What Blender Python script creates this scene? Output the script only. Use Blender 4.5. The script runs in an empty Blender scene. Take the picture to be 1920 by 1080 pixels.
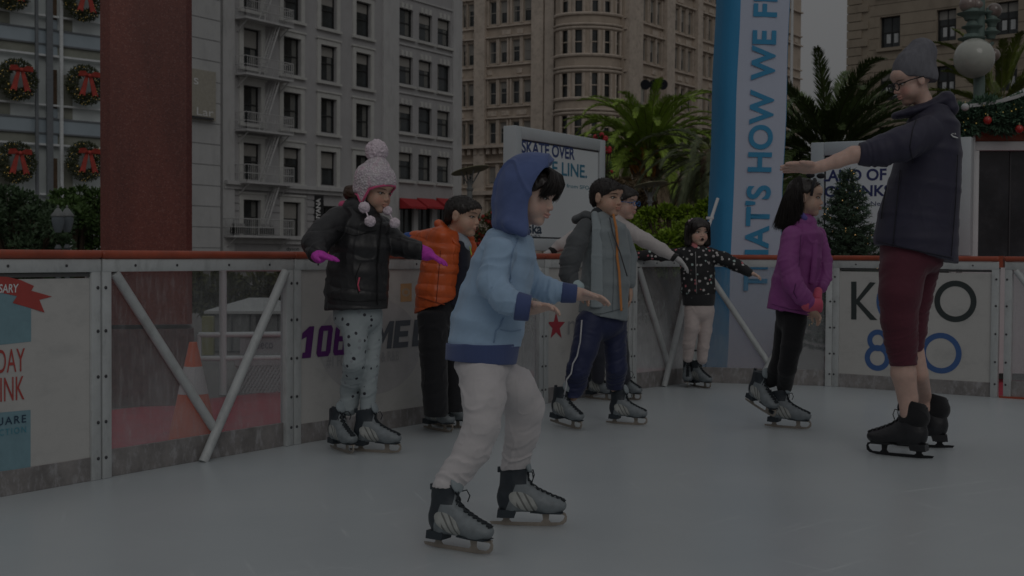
import bpy, bmesh, math, random
import numpy as np
from mathutils import Vector, Matrix, Euler
random.seed(7); RNG = np.random.default_rng(11)
SC = bpy.context.scene; COL = SC.collection
rad = math.radians
# ------------------------------------------------------------------ camera
F = 2400.0; CAMH = 0.95; PIT = math.atan(63.5/F); ROLL = rad(0.36)
CAM = Vector((0, 0, CAMH))
FW = Vector((0, math.cos(PIT), -math.sin(PIT)))
R0 = Vector((1, 0, 0)); U0 = Vector((0, math.sin(PIT), math.cos(PIT)))
CR = R0*math.cos(ROLL)+U0*math.sin(ROLL)
CU = U0*math.cos(ROLL)-R0*math.sin(ROLL)
def ray(x, y): return FW+CR*((x-960)/F)+CU*((540-y)/F)
def P(x, y, d): return CAM+ray(x, y)*d
def G(x, y, z=0.0):
    r = ray(x, y); t = (z-CAMH)/r.z
    return CAM+r*t
def atZ(x, d, z):            # point seen in column x at depth d with height z
    r = ray(x, 476); p = CAM+r*d; p.z = z; return p
cam = bpy.data.cameras.new('camera'); camo = bpy.data.objects.new('camera', cam); COL.objects.link(camo)
M = Matrix((CR, CU, -FW)).transposed().to_4x4(); M.translation = CAM; camo.matrix_world = M
cam.sensor_width = 36; cam.lens = F/1920*36; cam.clip_end = 2000; cam.clip_start = .05
cam.dof.use_dof = True; cam.dof.focus_distance = 4.9; cam.dof.aperture_fstop = 9.0
SC.camera = camo
# ------------------------------------------------------------------ materials
def nt(name):
    m = bpy.data.materials.new(name); m.use_nodes = True
    n = m.node_tree.nodes; l = m.node_tree.links
    return m, n, l, n['Principled BSDF']
def pm(name, col, rough=.7, var=.12, vscale=6, bump=.0, bscale=150, metal=0, spec=.4, sheen=0, coords='Object', wave=None, stretch=(1,1,1), dirt=None, bdist=.004):
    m, n, l, b = nt(name)
    b.inputs['Roughness'].default_value = rough; b.inputs['Metallic'].default_value = metal
    b.inputs['Specular IOR Level'].default_value = spec
    if sheen: b.inputs['Sheen Weight'].default_value = sheen; b.inputs['Sheen Roughness'].default_value = .5
    tc = n.new('ShaderNodeTexCoord'); mp = n.new('ShaderNodeMapping'); mp.inputs['Scale'].default_value = stretch
    l.new(tc.outputs[coords], mp.inputs[0])
    nz = n.new('ShaderNodeTexNoise'); nz.inputs['Scale'].default_value = vscale; nz.inputs['Detail'].default_value = 6; nz.inputs['Roughness'].default_value = .65
    l.new(mp.outputs[0], nz.inputs['Vector'])
    cr = n.new('ShaderNodeValToRGB'); c = col
    cr.color_ramp.elements[0].position = .3; cr.color_ramp.elements[1].position = .7
    cr.color_ramp.elements[0].color = (c[0]*(1-var), c[1]*(1-var), c[2]*(1-var), 1)
    cr.color_ramp.elements[1].color = (min(1, c[0]*(1+var)), min(1, c[1]*(1+var)), min(1, c[2]*(1+var)), 1)
    l.new(nz.outputs['Fac'], cr.inputs[0]); out = cr.outputs[0]
    if dirt:       # (colour, scale, amount, stretch)
        mp2 = n.new('ShaderNodeMapping'); mp2.inputs['Scale'].default_value = dirt[3]; l.new(tc.outputs[coords], mp2.inputs[0])
        n2 = n.new('ShaderNodeTexNoise'); n2.inputs['Scale'].default_value = dirt[1]; n2.inputs['Detail'].default_value = 8; n2.inputs['Roughness'].default_value = .7
        l.new(mp2.outputs[0], n2.inputs['Vector'])
        r2 = n.new('ShaderNodeValToRGB'); r2.color_ramp.elements[0].position = .5; r2.color_ramp.elements[1].position = .75
        r2.color_ramp.elements[1].color = (dirt[2],)*3+(1,)
        l.new(n2.outputs['Fac'], r2.inputs[0])
        mx = n.new('ShaderNodeMixRGB'); l.new(r2.outputs[0], mx.inputs[0]); l.new(out, mx.inputs[1]); mx.inputs[2].default_value = (*dirt[0], 1); out = mx.outputs[0]
    l.new(out, b.inputs['Base Color'])
    if bump:
        if wave:
            t = n.new('ShaderNodeTexWave'); t.inputs['Scale'].default_value = wave; t.inputs['Distortion'].default_value = 3; t.inputs['Detail'].default_value = 2
            fo = t.outputs['Fac']
        else:
            t = n.new('ShaderNodeTexNoise'); t.inputs['Scale'].default_value = bscale; t.inputs['Detail'].default_value = 3; fo = t.outputs['Fac']
        l.new(mp.outputs[0], t.inputs['Vector'])
        bp = n.new('ShaderNodeBump'); bp.inputs['Strength'].default_value = bump; bp.inputs['Distance'].default_value = bdist
        l.new(fo, bp.inputs['Height']); l.new(bp.outputs[0], b.inputs['Normal'])
    return m
def emis(name, col, s):
    m, n, l, b = nt(name); b.inputs['Base Color'].default_value = (*col, 1); b.inputs['Emission Color'].default_value = (*col, 1); b.inputs['Emission Strength'].default_value = s
    return m
def glassy(name, tint=(.03, .035, .04), rough=.05, spec=.5, var=.5, vs=.6):
    m = pm(name, tint, rough=rough, var=var, vscale=vs, spec=spec); return m
# ------------------------------------------------------------------ objects
def tag(o, label=None, cat=None, group=None, kind=None):
    if label: o['label'] = label
    if cat: o['category'] = cat
    if group: o['group'] = group
    if kind: o['kind'] = kind
    return o
def empty(name, loc, rz=0, label=None, cat=None, group=None):
    o = bpy.data.objects.new(name, None); COL.objects.link(o); o.location = loc; o.rotation_euler = (0, 0, rz); o.empty_display_size = .1
    bpy.context.view_layer.update() if False else None
    o['_m'] = 0; del o['_m']
    return tag(o, label, cat, group)
def wm(o):
    m = Matrix.LocRotScale(o.location, o.rotation_euler if o.rotation_mode != 'QUATERNION' else o.rotation_quaternion, o.scale)
    return (wm(o.parent) @ o.matrix_parent_inverse @ m) if o.parent else m
def link(name, me, mats, parent=None, world=True, smooth=True):
    """world=True: mesh verts are in world space; keep them there under the parent."""
    o = bpy.data.objects.new(name, me); COL.objects.link(o)
    if not isinstance(mats, (list, tuple)): mats = [mats]
    for m in mats: me.materials.append(m)
    if parent is not None:
        if world: me.transform(wm(parent).inverted())
        o.parent = parent
    if smooth: me.polygons.foreach_set('use_smooth', [True]*len(me.polygons))
    me.update()
    return o
def recentre(o):
    """top-level mesh thing: put its origin at its base"""
    me = o.data; n = len(me.vertices); a = np.empty(n*3, 'f'); me.vertices.foreach_get('co', a); a = a.reshape(-1, 3)
    c = Vector(((a[:, 0].min()+a[:, 0].max())/2, (a[:, 1].min()+a[:, 1].max())/2, a[:, 2].min()))
    me.transform(Matrix.Translation(-c)); o.location = c; return o
class MB:
    """mesh builder: world-space pieces -> one mesh"""
    def __init__(s): s.v = []; s.f = []; s.m = []; s.mi = 0
    def add(s, vs, fs, mi=None):
        o = len(s.v); s.v += [tuple(v) for v in vs]; s.f += [tuple(i+o for i in f) for f in fs]; s.m += [s.mi if mi is None else mi]*len(fs); return s
    def box(s, c, size, ax=None, mi=None, bev=0):
        """c centre, size full extents, ax optional 3 axis vectors"""
        X, Y, Z = ax if ax else (Vector((1, 0, 0)), Vector((0, 1, 0)), Vector((0, 0, 1)))
        c = Vector(c); hx, hy, hz = [q/2 for q in size]
        if bev and min(hx, hy, hz) > bev*1.2:
            vs = []; fs = []; b = bev
            import itertools
            bm = bmesh.new(); bmesh.ops.create_cube(bm, size=1)
            for v in bm.verts: v.co = Vector((v.co.x*2*hx, v.co.y*2*hy, v.co.z*2*hz))
            bmesh.ops.bevel(bm, geom=bm.edges[:], offset=b, segments=2, profile=.5, affect='EDGES')
            bm.verts.ensure_lookup_table(); bm.verts.index_update()
            vs = [c+X*v.co.x+Y*v.co.y+Z*v.co.z for v in bm.verts]; fs = [[v.index for v in f.verts] for f in bm.faces]; bm.free()
            return s.add(vs, fs, mi)
        vs = [c+X*(a*hx)+Y*(b*hy)+Z*(d*hz) for d in (-1, 1) for b in (-1, 1) for a in (-1, 1)]
        return s.add(vs, [(0, 2, 3, 1), (4, 5, 7, 6), (0, 1, 5, 4), (2, 6, 7, 3), (0, 4, 6, 2), (1, 3, 7, 5)], mi)
    def tube(s, pts, r, n=8, mi=None, caps=True, flat=None):
        pts = [Vector(p) for p in pts]; k = len(pts)
        rs = r if isinstance(r, (list, tuple)) else [r]*k
        base = []; up = None; vs = []
        for i in range(k):
            t = (pts[min(i+1, k-1)]-pts[max(i-1, 0)])
            if t.length < 1e-9: t = Vector((0, 0, 1))
            t.normalize()
            if up is None: up = t.orthogonal().normalized()
            up = (up-t*up.dot(t)); up = up.normalized() if up.length > 1e-6 else t.orthogonal().normalized()
            w = t.cross(up)
            for j in range(n):
                a = 2*math.pi*j/n; vs.append(pts[i]+(up*math.cos(a)+w*math.sin(a))*rs[i])
        fs = [(i*n+j, i*n+(j+1) % n, (i+1)*n+(j+1) % n, (i+1)*n+j) for i in range(k-1) for j in range(n)]
        if caps: fs += [tuple(range(n-1, -1, -1)), tuple((k-1)*n+j for j in range(n))]
        return s.add(vs, fs, mi)
    def lathe(s, c, prof, n=20, ax=None, mi=None):
        X, Y, Z = ax if ax else (Vector((1, 0, 0)), Vector((0, 1, 0)), Vector((0, 0, 1))); c = Vector(c)
        vs = [c+Z*z+(X*math.cos(2*math.pi*j/n)+Y*math.sin(2*math.pi*j/n))*r for (r, z) in prof for j in range(n)]
        fs = [(i*n+j, i*n+(j+1) % n, (i+1)*n+(j+1) % n, (i+1)*n+j) for i in range(len(prof)-1) for j in range(n)]
        fs += [tuple(range(n-1, -1, -1)), tuple((len(prof)-1)*n+j for j in range(n))]
        return s.add(vs, fs, mi)
    def ball(s, c, r, n=10, m=7, mi=None, sc=(1, 1, 1), ax=None):
        pr = [(max(1e-4, r*math.sin(math.pi*i/m)), -r*math.cos(math.pi*i/m)) for i in range(m+1)]
        X, Y, Z = ax if ax else (Vector((1, 0, 0)), Vector((0, 1, 0)), Vector((0, 0, 1)))
        return s.lathe(c, pr, n, (X*sc[0], Y*sc[1], Z*sc[2]), mi)
    def prism(s, poly, n, th, mi=None):
        """poly: world points of a planar outline, n: thickness direction"""
        poly = [Vector(p) for p in poly]; n = Vector(n).normalized()*th; k = len(poly)
        vs = poly+[p+n for p in poly]
        fs = [tuple(range(k)), tuple(range(2*k-1, k-1, -1))]+[(i, i+k, (i+1) % k+k, (i+1) % k) for i in range(k)]
        return s.add(vs, fs, mi)
    def quad(s, a, b, c, d, mi=None): return s.add([a, b, c, d], [(0, 1, 2, 3)], mi)
    def mesh(s, name):
        me = bpy.data.meshes.new(name); me.from_pydata(s.v, [], s.f)
        if any(s.m): me.polygons.foreach_set('material_index', s.m)
        me.update(); return me
    def build(s, name, mats, parent=None, smooth=False, ang=None):
        o = link(name, s.mesh(name), mats, parent, True, smooth)
        if ang is not None or not smooth: pass
        if ang:
            o.data.polygons.foreach_set('use_smooth', [True]*len(o.data.polygons))
            bm = bmesh.new(); bm.from_mesh(o.data)
            bmesh.ops.recalc_face_normals(bm, faces=bm.faces[:])
            for e in bm.edges: e.smooth = not (len(e.link_faces) != 2 or e.calc_face_angle(0) > rad(ang))
            bm.to_mesh(o.data); bm.free()
        else:
            bm = bmesh.new(); bm.from_mesh(o.data); bmesh.ops.recalc_face_normals(bm, faces=bm.faces[:]); bm.to_mesh(o.data); bm.free()
        return o
def copy_thing(o, loc, rz=None, label=None, scale=None):
    def rec(s, par):
        c = s.copy(); COL.objects.link(c); c.parent = par
        for ch in list(s.children): rec(ch, c)
        return c
    c = rec(o, None); c.location = loc
    if rz is not None: c.rotation_euler = (0, 0, rz)
    if scale is not None: c.scale = (scale,)*3
    if label: c['label'] = label
    return c
def text(body, size, orig, xdir, up, mat, parent, name='lettering', off=0, shear=0, th=.0015, align='LEFT', sx=1.0, gap=1.0, bold=0):
    cu = bpy.data.curves.new('t', 'FONT'); cu.body = body; cu.size = 1; cu.offset = off; cu.shear = shear; cu.align_x = align; cu.space_character = gap
    cu.extrude = 0.0; cu.resolution_u = 4
    o = bpy.data.objects.new('t', cu); COL.objects.link(o)
    dg = bpy.context.evaluated_depsgraph_get(); me = bpy.data.meshes.new_from_object(o.evaluated_get(dg))
    bpy.data.objects.remove(o); bpy.data.curves.remove(cu)
    xdir = Vector(xdir).normalized(); up = Vector(up).normalized(); nn = xdir.cross(up).normalized()
    Mx = Matrix((xdir*size*sx, up*size, nn)).transposed().to_4x4(); Mx.translation = Vector(orig)+nn*th
    me.transform(Mx); me.materials.clear()
    return link(name, me, mat, parent, True, False)
# ------------------------------------------------------------------ noise (numpy)
_L = RNG.random((32, 32, 32)).astype('f')
def vnoise(p):
    p = np.asarray(p, 'f'); i = np.floor(p).astype(int); f = p-i; f = f*f*(3-2*f); i &= 31; j = (i+1) & 31
    x0, y0, z0 = i.T; x1, y1, z1 = j.T; fx, fy, fz = f.T
    a = _L[x0, y0, z0]*(1-fx)+_L[x1, y0, z0]*fx; b = _L[x0, y1, z0]*(1-fx)+_L[x1, y1, z0]*fx
    c = _L[x0, y0, z1]*(1-fx)+_L[x1, y0, z1]*fx; d = _L[x0, y1, z1]*(1-fx)+_L[x1, y1, z1]*fx
    return ((a*(1-fy)+b*fy)*(1-fz)+(c*(1-fy)+d*fy)*fz)*2-1
# ------------------------------------------------------------------ implicit volumes
class Vol:
    def __init__(s, lo, hi, h):
        s.lo = np.array(lo, 'f'); s.h = h
        s.n = np.maximum(4, np.ceil((np.array(hi)-s.lo)/h).astype(int)+1)
        s.d = np.full(tuple(s.n), .05, 'f')
    def sl(s, lo, hi):
        a = np.clip(np.floor((np.array(lo)-s.lo)/s.h).astype(int), 0, s.n); b = np.clip(np.ceil((np.array(hi)-s.lo)/s.h).astype(int)+1, 0, s.n)
        ax = [(s.lo[i]+s.h*np.arange(a[i], b[i])).astype('f') for i in range(3)]
        return tuple(slice(a[i], b[i]) for i in range(3)), ax[0][:, None, None], ax[1][None, :, None], ax[2][None, None, :]
    def comb(s, S, d, k, op):
        if op == 'mul': return
        D = s.d[S]
        if D.size == 0: return
        if op == 'sub':
            if k > 0:
                e = -d; hh = np.clip(.5+.5*(e-D)/k, 0, 1); s.d[S] = D*(1-hh)+e*hh+k*hh*(1-hh)
            else: s.d[S] = np.maximum(D, -d)
        elif k > 0:
            hh = np.clip(.5+.5*(D-d)/k, 0, 1); s.d[S] = D*(1-hh)+d*hh-k*hh*(1-hh)
        else: s.d[S] = np.minimum(D, d)
    def seg(s, a, b, ra, rb, k=.01, u=None, va=None, vb=None, flatend=False, op='add', wr=None, cap=1.0):
        """tapered capsule; u: direction of the radii ra/rb, va/vb radii across; wr=(amp, wavelength)"""
        a = np.array(a, 'f'); b = np.array(b, 'f'); R = max(ra, rb, va or 0, vb or 0)+.012+k
        S, X, Y, Z = s.sl(np.minimum(a, b)-R, np.maximum(a, b)+R)
        ab = b-a; L = float(np.linalg.norm(ab))+1e-9; t_ = ab/L
        px, py, pz = X-a[0], Y-a[1], Z-a[2]
        ax = px*t_[0]+py*t_[1]+pz*t_[2]; t = np.clip(ax/L, 0, 1)
        r = ra+(rb-ra)*t
        if u is None:
            q2 = px*px+py*py+pz*pz-2*ax*(t*L)+(t*L)**2
            if flatend: q2 = px*px+py*py+pz*pz-ax*ax
            rr = r
            if wr is not None: rr = r+wr[0]*np.sin(ax*(6.283/wr[1])+px*31+pz*13+2*np.sin(py*37+px*23+1.3))
            d = np.sqrt(np.maximum(q2, 0))-rr
        else:
            u = np.array(u, 'f'); u = u-t_*u.dot(t_); u /= np.linalg.norm(u); v = np.cross(t_, u)
            rv = (va if va else ra)+((vb if vb else rb)-(va if va else ra))*t
            if wr is not None:
                q = ax/wr[1]; e = np.sin(q*6.283+px*38+2.2*np.sin(py*41+px*29+1.3)+1.5*np.sin(q*2.1+a[0]*50)); e = e*(.45+.55*np.sin(q*3.9+px*46+py*33+a[2]*20)); r = r+wr[0]*e; rv = rv+wr[0]*.8*e
            qu = px*u[0]+py*u[1]+pz*u[2]; qv = px*v[0]+py*v[1]+pz*v[2]
            ex = 0 if flatend else (ax-t*L)
            m = np.minimum(r, rv)*cap; k0 = np.sqrt((qu/r)**2+(qv/rv)**2+(ex/m)**2)+1e-6
            k1 = np.sqrt((qu/(r*r))**2+(qv/(rv*rv))**2+(ex/(m*m))**2)+1e-6
            d = k0*(k0-1)/k1
        if flatend: d = np.maximum(d, np.abs(ax-L/2)-L/2)
        s.comb(S, d.astype('f'), k, op)
    def ell(s, c, r, R=None, k=.01, op='add'):
        c = np.array(c, 'f'); r = np.array(r, 'f'); m = float(r.max())+.012+k
        S, X, Y, Z = s.sl(c-m, c+m); X = X-c[0]; Y = Y-c[1]; Z = Z-c[2]
        if R is not None:
            R = np.array(R, 'f'); A = X*R[0, 0]+Y*R[1, 0]+Z*R[2, 0]; B = X*R[0, 1]+Y*R[1, 1]+Z*R[2, 1]; C = X*R[0, 2]+Y*R[1, 2]+Z*R[2, 2]
        else: A, B, C = X, Y, Z
        k0 = np.sqrt((A/r[0])**2+(B/r[1])**2+(C/r[2])**2)+1e-6; k1 = np.sqrt((A/r[0]**2)**2+(B/r[1]**2)**2+(C/r[2]**2)**2)+1e-6
        s.comb(S, (k0*(k0-1)/k1).astype('f'), k, op)
    def plane(s, p, n, k=0.0, box=None):
        """remove everything on the +n side of the plane (optionally within a ball box=(centre, radius))"""
        p = np.array(p, 'f'); n = np.array(n, 'f'); n = n/np.linalg.norm(n)
        if box: S, X, Y, Z = s.sl(np.array(box[0])-box[1], np.array(box[0])+box[1])
        else: S, X, Y, Z = s.sl(s.lo, s.lo+s.h*s.n)
        d = (X-p[0])*n[0]+(Y-p[1])*n[1]+(Z-p[2])*n[2]
        if box:
            q = np.sqrt((X-box[0][0])**2+(Y-box[0][1])**2+(Z-box[0][2])**2)-box[1]
            d = np.minimum(d, -q)
        s.d[S] = np.maximum(s.d[S], d)
    def mesh(s, name, disp=None, smooth=1):
        d = s.d; ins = d < 0
        c = np.zeros(tuple(s.n-1), 'u1')
        offs = [(i, j, k) for i in (0, 1) for j in (0, 1) for k in (0, 1)]
        nx, ny, nz = s.n-1
        for (i, j, k) in offs: c += ins[i:nx+i, j:ny+j, k:nz+k]
        act = (c > 0) & (c < 8); idx = np.argwhere(act); nv = len(idx)
        vid = np.full(act.shape, -1, 'i4'); vid[act] = np.arange(nv)
        acc = np.zeros((nv, 3)); cnt = np.zeros((nv, 1))
        for A in offs:
            for ax in range(3):
                if A[ax] == 1: continue
                B = list(A); B[ax] = 1
                a = idx+np.array(A); b = idx+np.array(B)
                da = d[a[:, 0], a[:, 1], a[:, 2]]; db = d[b[:, 0], b[:, 1], b[:, 2]]
                cr = (da < 0) != (db < 0); t = np.where(cr, da/np.where(cr, da-db, 1), 0)
                p = np.tile(np.array(A, float), (nv, 1)); p[:, ax] += t
                acc += p*cr[:, None]; cnt += cr[:, None]
        V = (idx+acc/cnt)*s.h+s.lo
        Q = []
        I = ins
        for ax in range(3):
            sa = [slice(1, -1)]*3; sb = [slice(1, -1)]*3; sa[ax] = slice(0, -1); sb[ax] = slice(1, None)
            e = np.argwhere(I[tuple(sa)] != I[tuple(sb)]); e += np.array([0 if i == ax else 1 for i in range(3)])
            o1, o2 = [(1, 2), (2, 0), (0, 1)][ax]
            def cell(q1, q2):
                w = e.copy(); w[:, o1] -= q1; w[:, o2] -= q2; return vid[w[:, 0], w[:, 1], w[:, 2]]
            q = np.stack([cell(1, 1), cell(0, 1), cell(0, 0), cell(1, 0)], 1)
            fl = ~I[e[:, 0], e[:, 1], e[:, 2]]; q[fl] = q[fl][:, ::-1]
            Q.append(q)
        Q = np.concatenate(Q); Q = Q[(Q >= 0).all(1)]
        for it in range(smooth):
            S_ = np.zeros_like(V); C_ = np.zeros(len(V))
            for i in range(4):
                np.add.at(S_, Q[:, i], V[Q[:, (i+1) % 4]]+V[Q[:, (i-1) % 4]]); np.add.at(C_, Q[:, i], 2)
            ok = C_ > 0; V[ok] = V[ok]*.5+.5*S_[ok]/C_[ok, None]
        me = bpy.data.meshes.new(name)
        me.vertices.add(nv); me.loops.add(len(Q)*4); me.polygons.add(len(Q))
        def setv(): me.vertices.foreach_set('co', V.astype('f').ravel())
        setv(); me.loops.foreach_set('vertex_index', Q.astype('i4').ravel())
        me.polygons.foreach_set('loop_start', np.arange(0, len(Q)*4, 4, dtype='i4')); me.update(calc_edges=True)
        if disp is not None:
            N = np.empty(nv*3, 'f'); me.vertex_normals.foreach_get('vector', N); N = N.reshape(-1, 3)
            V = V+N*disp(V, N)[:, None]; setv(); me.update()
        me['_n'] = nv
        return me
def verts(me):
    a = np.empty(len(me.vertices)*3, 'f'); me.vertices.foreach_get('co', a); return a.reshape(-1, 3)
def vcol(me, cols, name='Col'):
    at = me.color_attributes.new(name, 'FLOAT_COLOR', 'POINT'); c = np.ones((len(cols), 4), 'f'); c[:, :3] = cols; at.data.foreach_set('color', c.ravel())
EXPO = -3.5
# ================================================================== planes / facades
Z = Vector((0, 0, 1))
class Pl:
    """vertical plane: O origin (z=0), u horizontal direction to the right in the picture, n towards the camera"""
    def __init__(s, O, ang=None, u=None):
        s.O = Vector(O); s.O.z = 0
        s.u = Vector(u).normalized() if u is not None else Vector((math.sin(rad(ang)), math.cos(rad(ang)), 0))
        if s.u.x < 0: s.u = -s.u
        s.n = Vector((s.u.y, -s.u.x, 0))
        if s.n.dot(CAM-s.O) < 0: s.n = -s.n
    def hit(s, x, y):
        r = ray(x, y); t = (s.O-CAM).dot(s.n)/r.dot(s.n); p = CAM+r*t
        return (p-s.O).dot(s.u), p.z
    def pt(s, a, z, o=0.0): return s.O+s.u*a+Z*z+s.n*o
    def ax(s): return (s.u, s.n, Z)
    def bx(s, mb, a0, a1, z0, z1, o0, o1, mi=None, bev=0):
        mb.box(s.pt((a0+a1)/2, (z0+z1)/2, (o0+o1)/2), (abs(a1-a0), abs(o1-o0), abs(z1-z0)), s.ax(), mi, bev)
def rect_text(body, pl, a0, a1, z0, z1, mat, parent, out=.002, off=0.0, shear=0.0, rot=False, name='lettering', gap=1.0):
    cu = bpy.data.curves.new('t', 'FONT'); cu.body = body; cu.size = 1; cu.offset = off; cu.shear = shear; cu.space_character = gap; cu.resolution_u = 5
    o = bpy.data.objects.new('t', cu); COL.objects.link(o)
    dg = bpy.context.evaluated_depsgraph_get(); dg.update(); me = bpy.data.meshes.new_from_object(o.evaluated_get(dg))
    bpy.data.objects.remove(o); bpy.data.curves.remove(cu)
    v = verts(me).astype('f8'); lo = v.min(0); hi = v.max(0)
    q = (v-lo)/np.maximum(hi-lo, 1e-6)
    if rot: A = a0+(1-q[:, 1])*(a1-a0); B = z0+q[:, 0]*(z1-z0)      # reads bottom to top
    else: A = a0+q[:, 0]*(a1-a0); B = z0+q[:, 1]*(z1-z0)
    w = np.array([pl.pt(float(a), float(b), out) for a, b in zip(A, B)], 'f')
    me.vertices.foreach_set('co', w.ravel()); me.materials.clear(); me.update()
    return link(name, me, mat, parent, True, False)
# ================================================================== materials of the place
m_rail = pm('rail_red', (.36, .075, .038), .4, .2, 8, dirt=((.25, .09, .06), 30, .6, (1, 1, 1)))
m_frame = pm('rink_frame', (.50, .52, .52), .45, .08, 12, dirt=((.25, .26, .26), 14, .6, (1, 1, .4)))
m_print = pm('printed_panel', (.53, .52, .50), .45, .04, 3, dirt=((.36, .36, .35), 5, .55, (1, 1, 2)))
m_kick = pm('kick_plate', (.24, .225, .22), .5, .3, 9, dirt=((.5, .5, .52), 22, .8, (1, 1, .5)))
m_dark = pm('dark_metal', (.05, .05, .055), .4)
m_white = pm('white_paint', (.62, .64, .65), .4, .05, 3)
m_ltgrey = pm('light_grey', (.45, .45, .45), .6, .08, 3)
def acrylic(K=1.0):
    m, n, l, b = nt('scuffed_acrylic')
    out = n['Material Output']; tr = n.new('ShaderNodeBsdfTransparent'); tr.inputs[0].default_value = (.87, .89, .90, 1)
    df = n.new('ShaderNodeBsdfPrincipled'); df.inputs['Base Color'].default_value = (.62, .63, .64, 1); df.inputs['Roughness'].default_value = .35
    n.remove(b)
    tc = n.new('ShaderNodeTexCoord'); sx = n.new('ShaderNodeSeparateXYZ'); l.new(tc.outputs['Object'], sx.inputs[0])
    mr = n.new('ShaderNodeMapRange'); mr.inputs[1].default_value = .0; mr.inputs[2].default_value = .75; mr.inputs[3].default_value = .20*K; mr.inputs[4].default_value = .055*K
    l.new(sx.outputs['Z'], mr.inputs[0])
    nz = n.new('ShaderNodeTexNoise'); nz.inputs['Scale'].default_value = 4; nz.inputs['Detail'].default_value = 8; nz.inputs['Roughness'].default_value = .7; l.new(tc.outputs['Object'], nz.inputs['Vector'])
    mp = n.new('ShaderNodeMapping'); mp.inputs['Scale'].default_value = (40, 40, 6); l.new(tc.outputs['Object'], mp.inputs[0])
    n2 = n.new('ShaderNodeTexNoise'); n2.inputs['Scale'].default_value = 1.5; n2.inputs['Detail'].default_value = 6; n2.inputs['Roughness'].default_value = .75; l.new(mp.outputs[0], n2.inputs['Vector'])
    r2 = n.new('ShaderNodeMapRange'); r2.inputs[1].default_value = .5; r2.inputs[2].default_value = .8; r2.inputs[3].default_value = 0; r2.inputs[4].default_value = .2; l.new(n2.outputs[0], r2.inputs[0])
    mu = n.new('ShaderNodeMath'); mu.operation = 'MULTIPLY_ADD'; l.new(nz.outputs[0], mu.inputs[0]); mu.inputs[1].default_value = 1.6; mu.inputs[2].default_value = .1
    m2 = n.new('ShaderNodeMath'); m2.operation = 'MULTIPLY'; l.new(mu.outputs[0], m2.inputs[0]); l.new(mr.outputs[0], m2.inputs[1])
    m3 = n.new('ShaderNodeMath'); m3.operation = 'ADD'; m3.use_clamp = True; l.new(m2.outputs[0], m3.inputs[0]); l.new(r2.outputs[0], m3.inputs[1])
    ms = n.new('ShaderNodeMixShader'); l.new(m3.outputs[0], ms.inputs[0]); l.new(tr.outputs[0], ms.inputs[1]); l.new(df.outputs[0], ms.inputs[2])
    l.new(ms.outputs[0], out.inputs[0]); return m
m_acr = acrylic(1.3); m_acr2 = acrylic(3.2)
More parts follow.
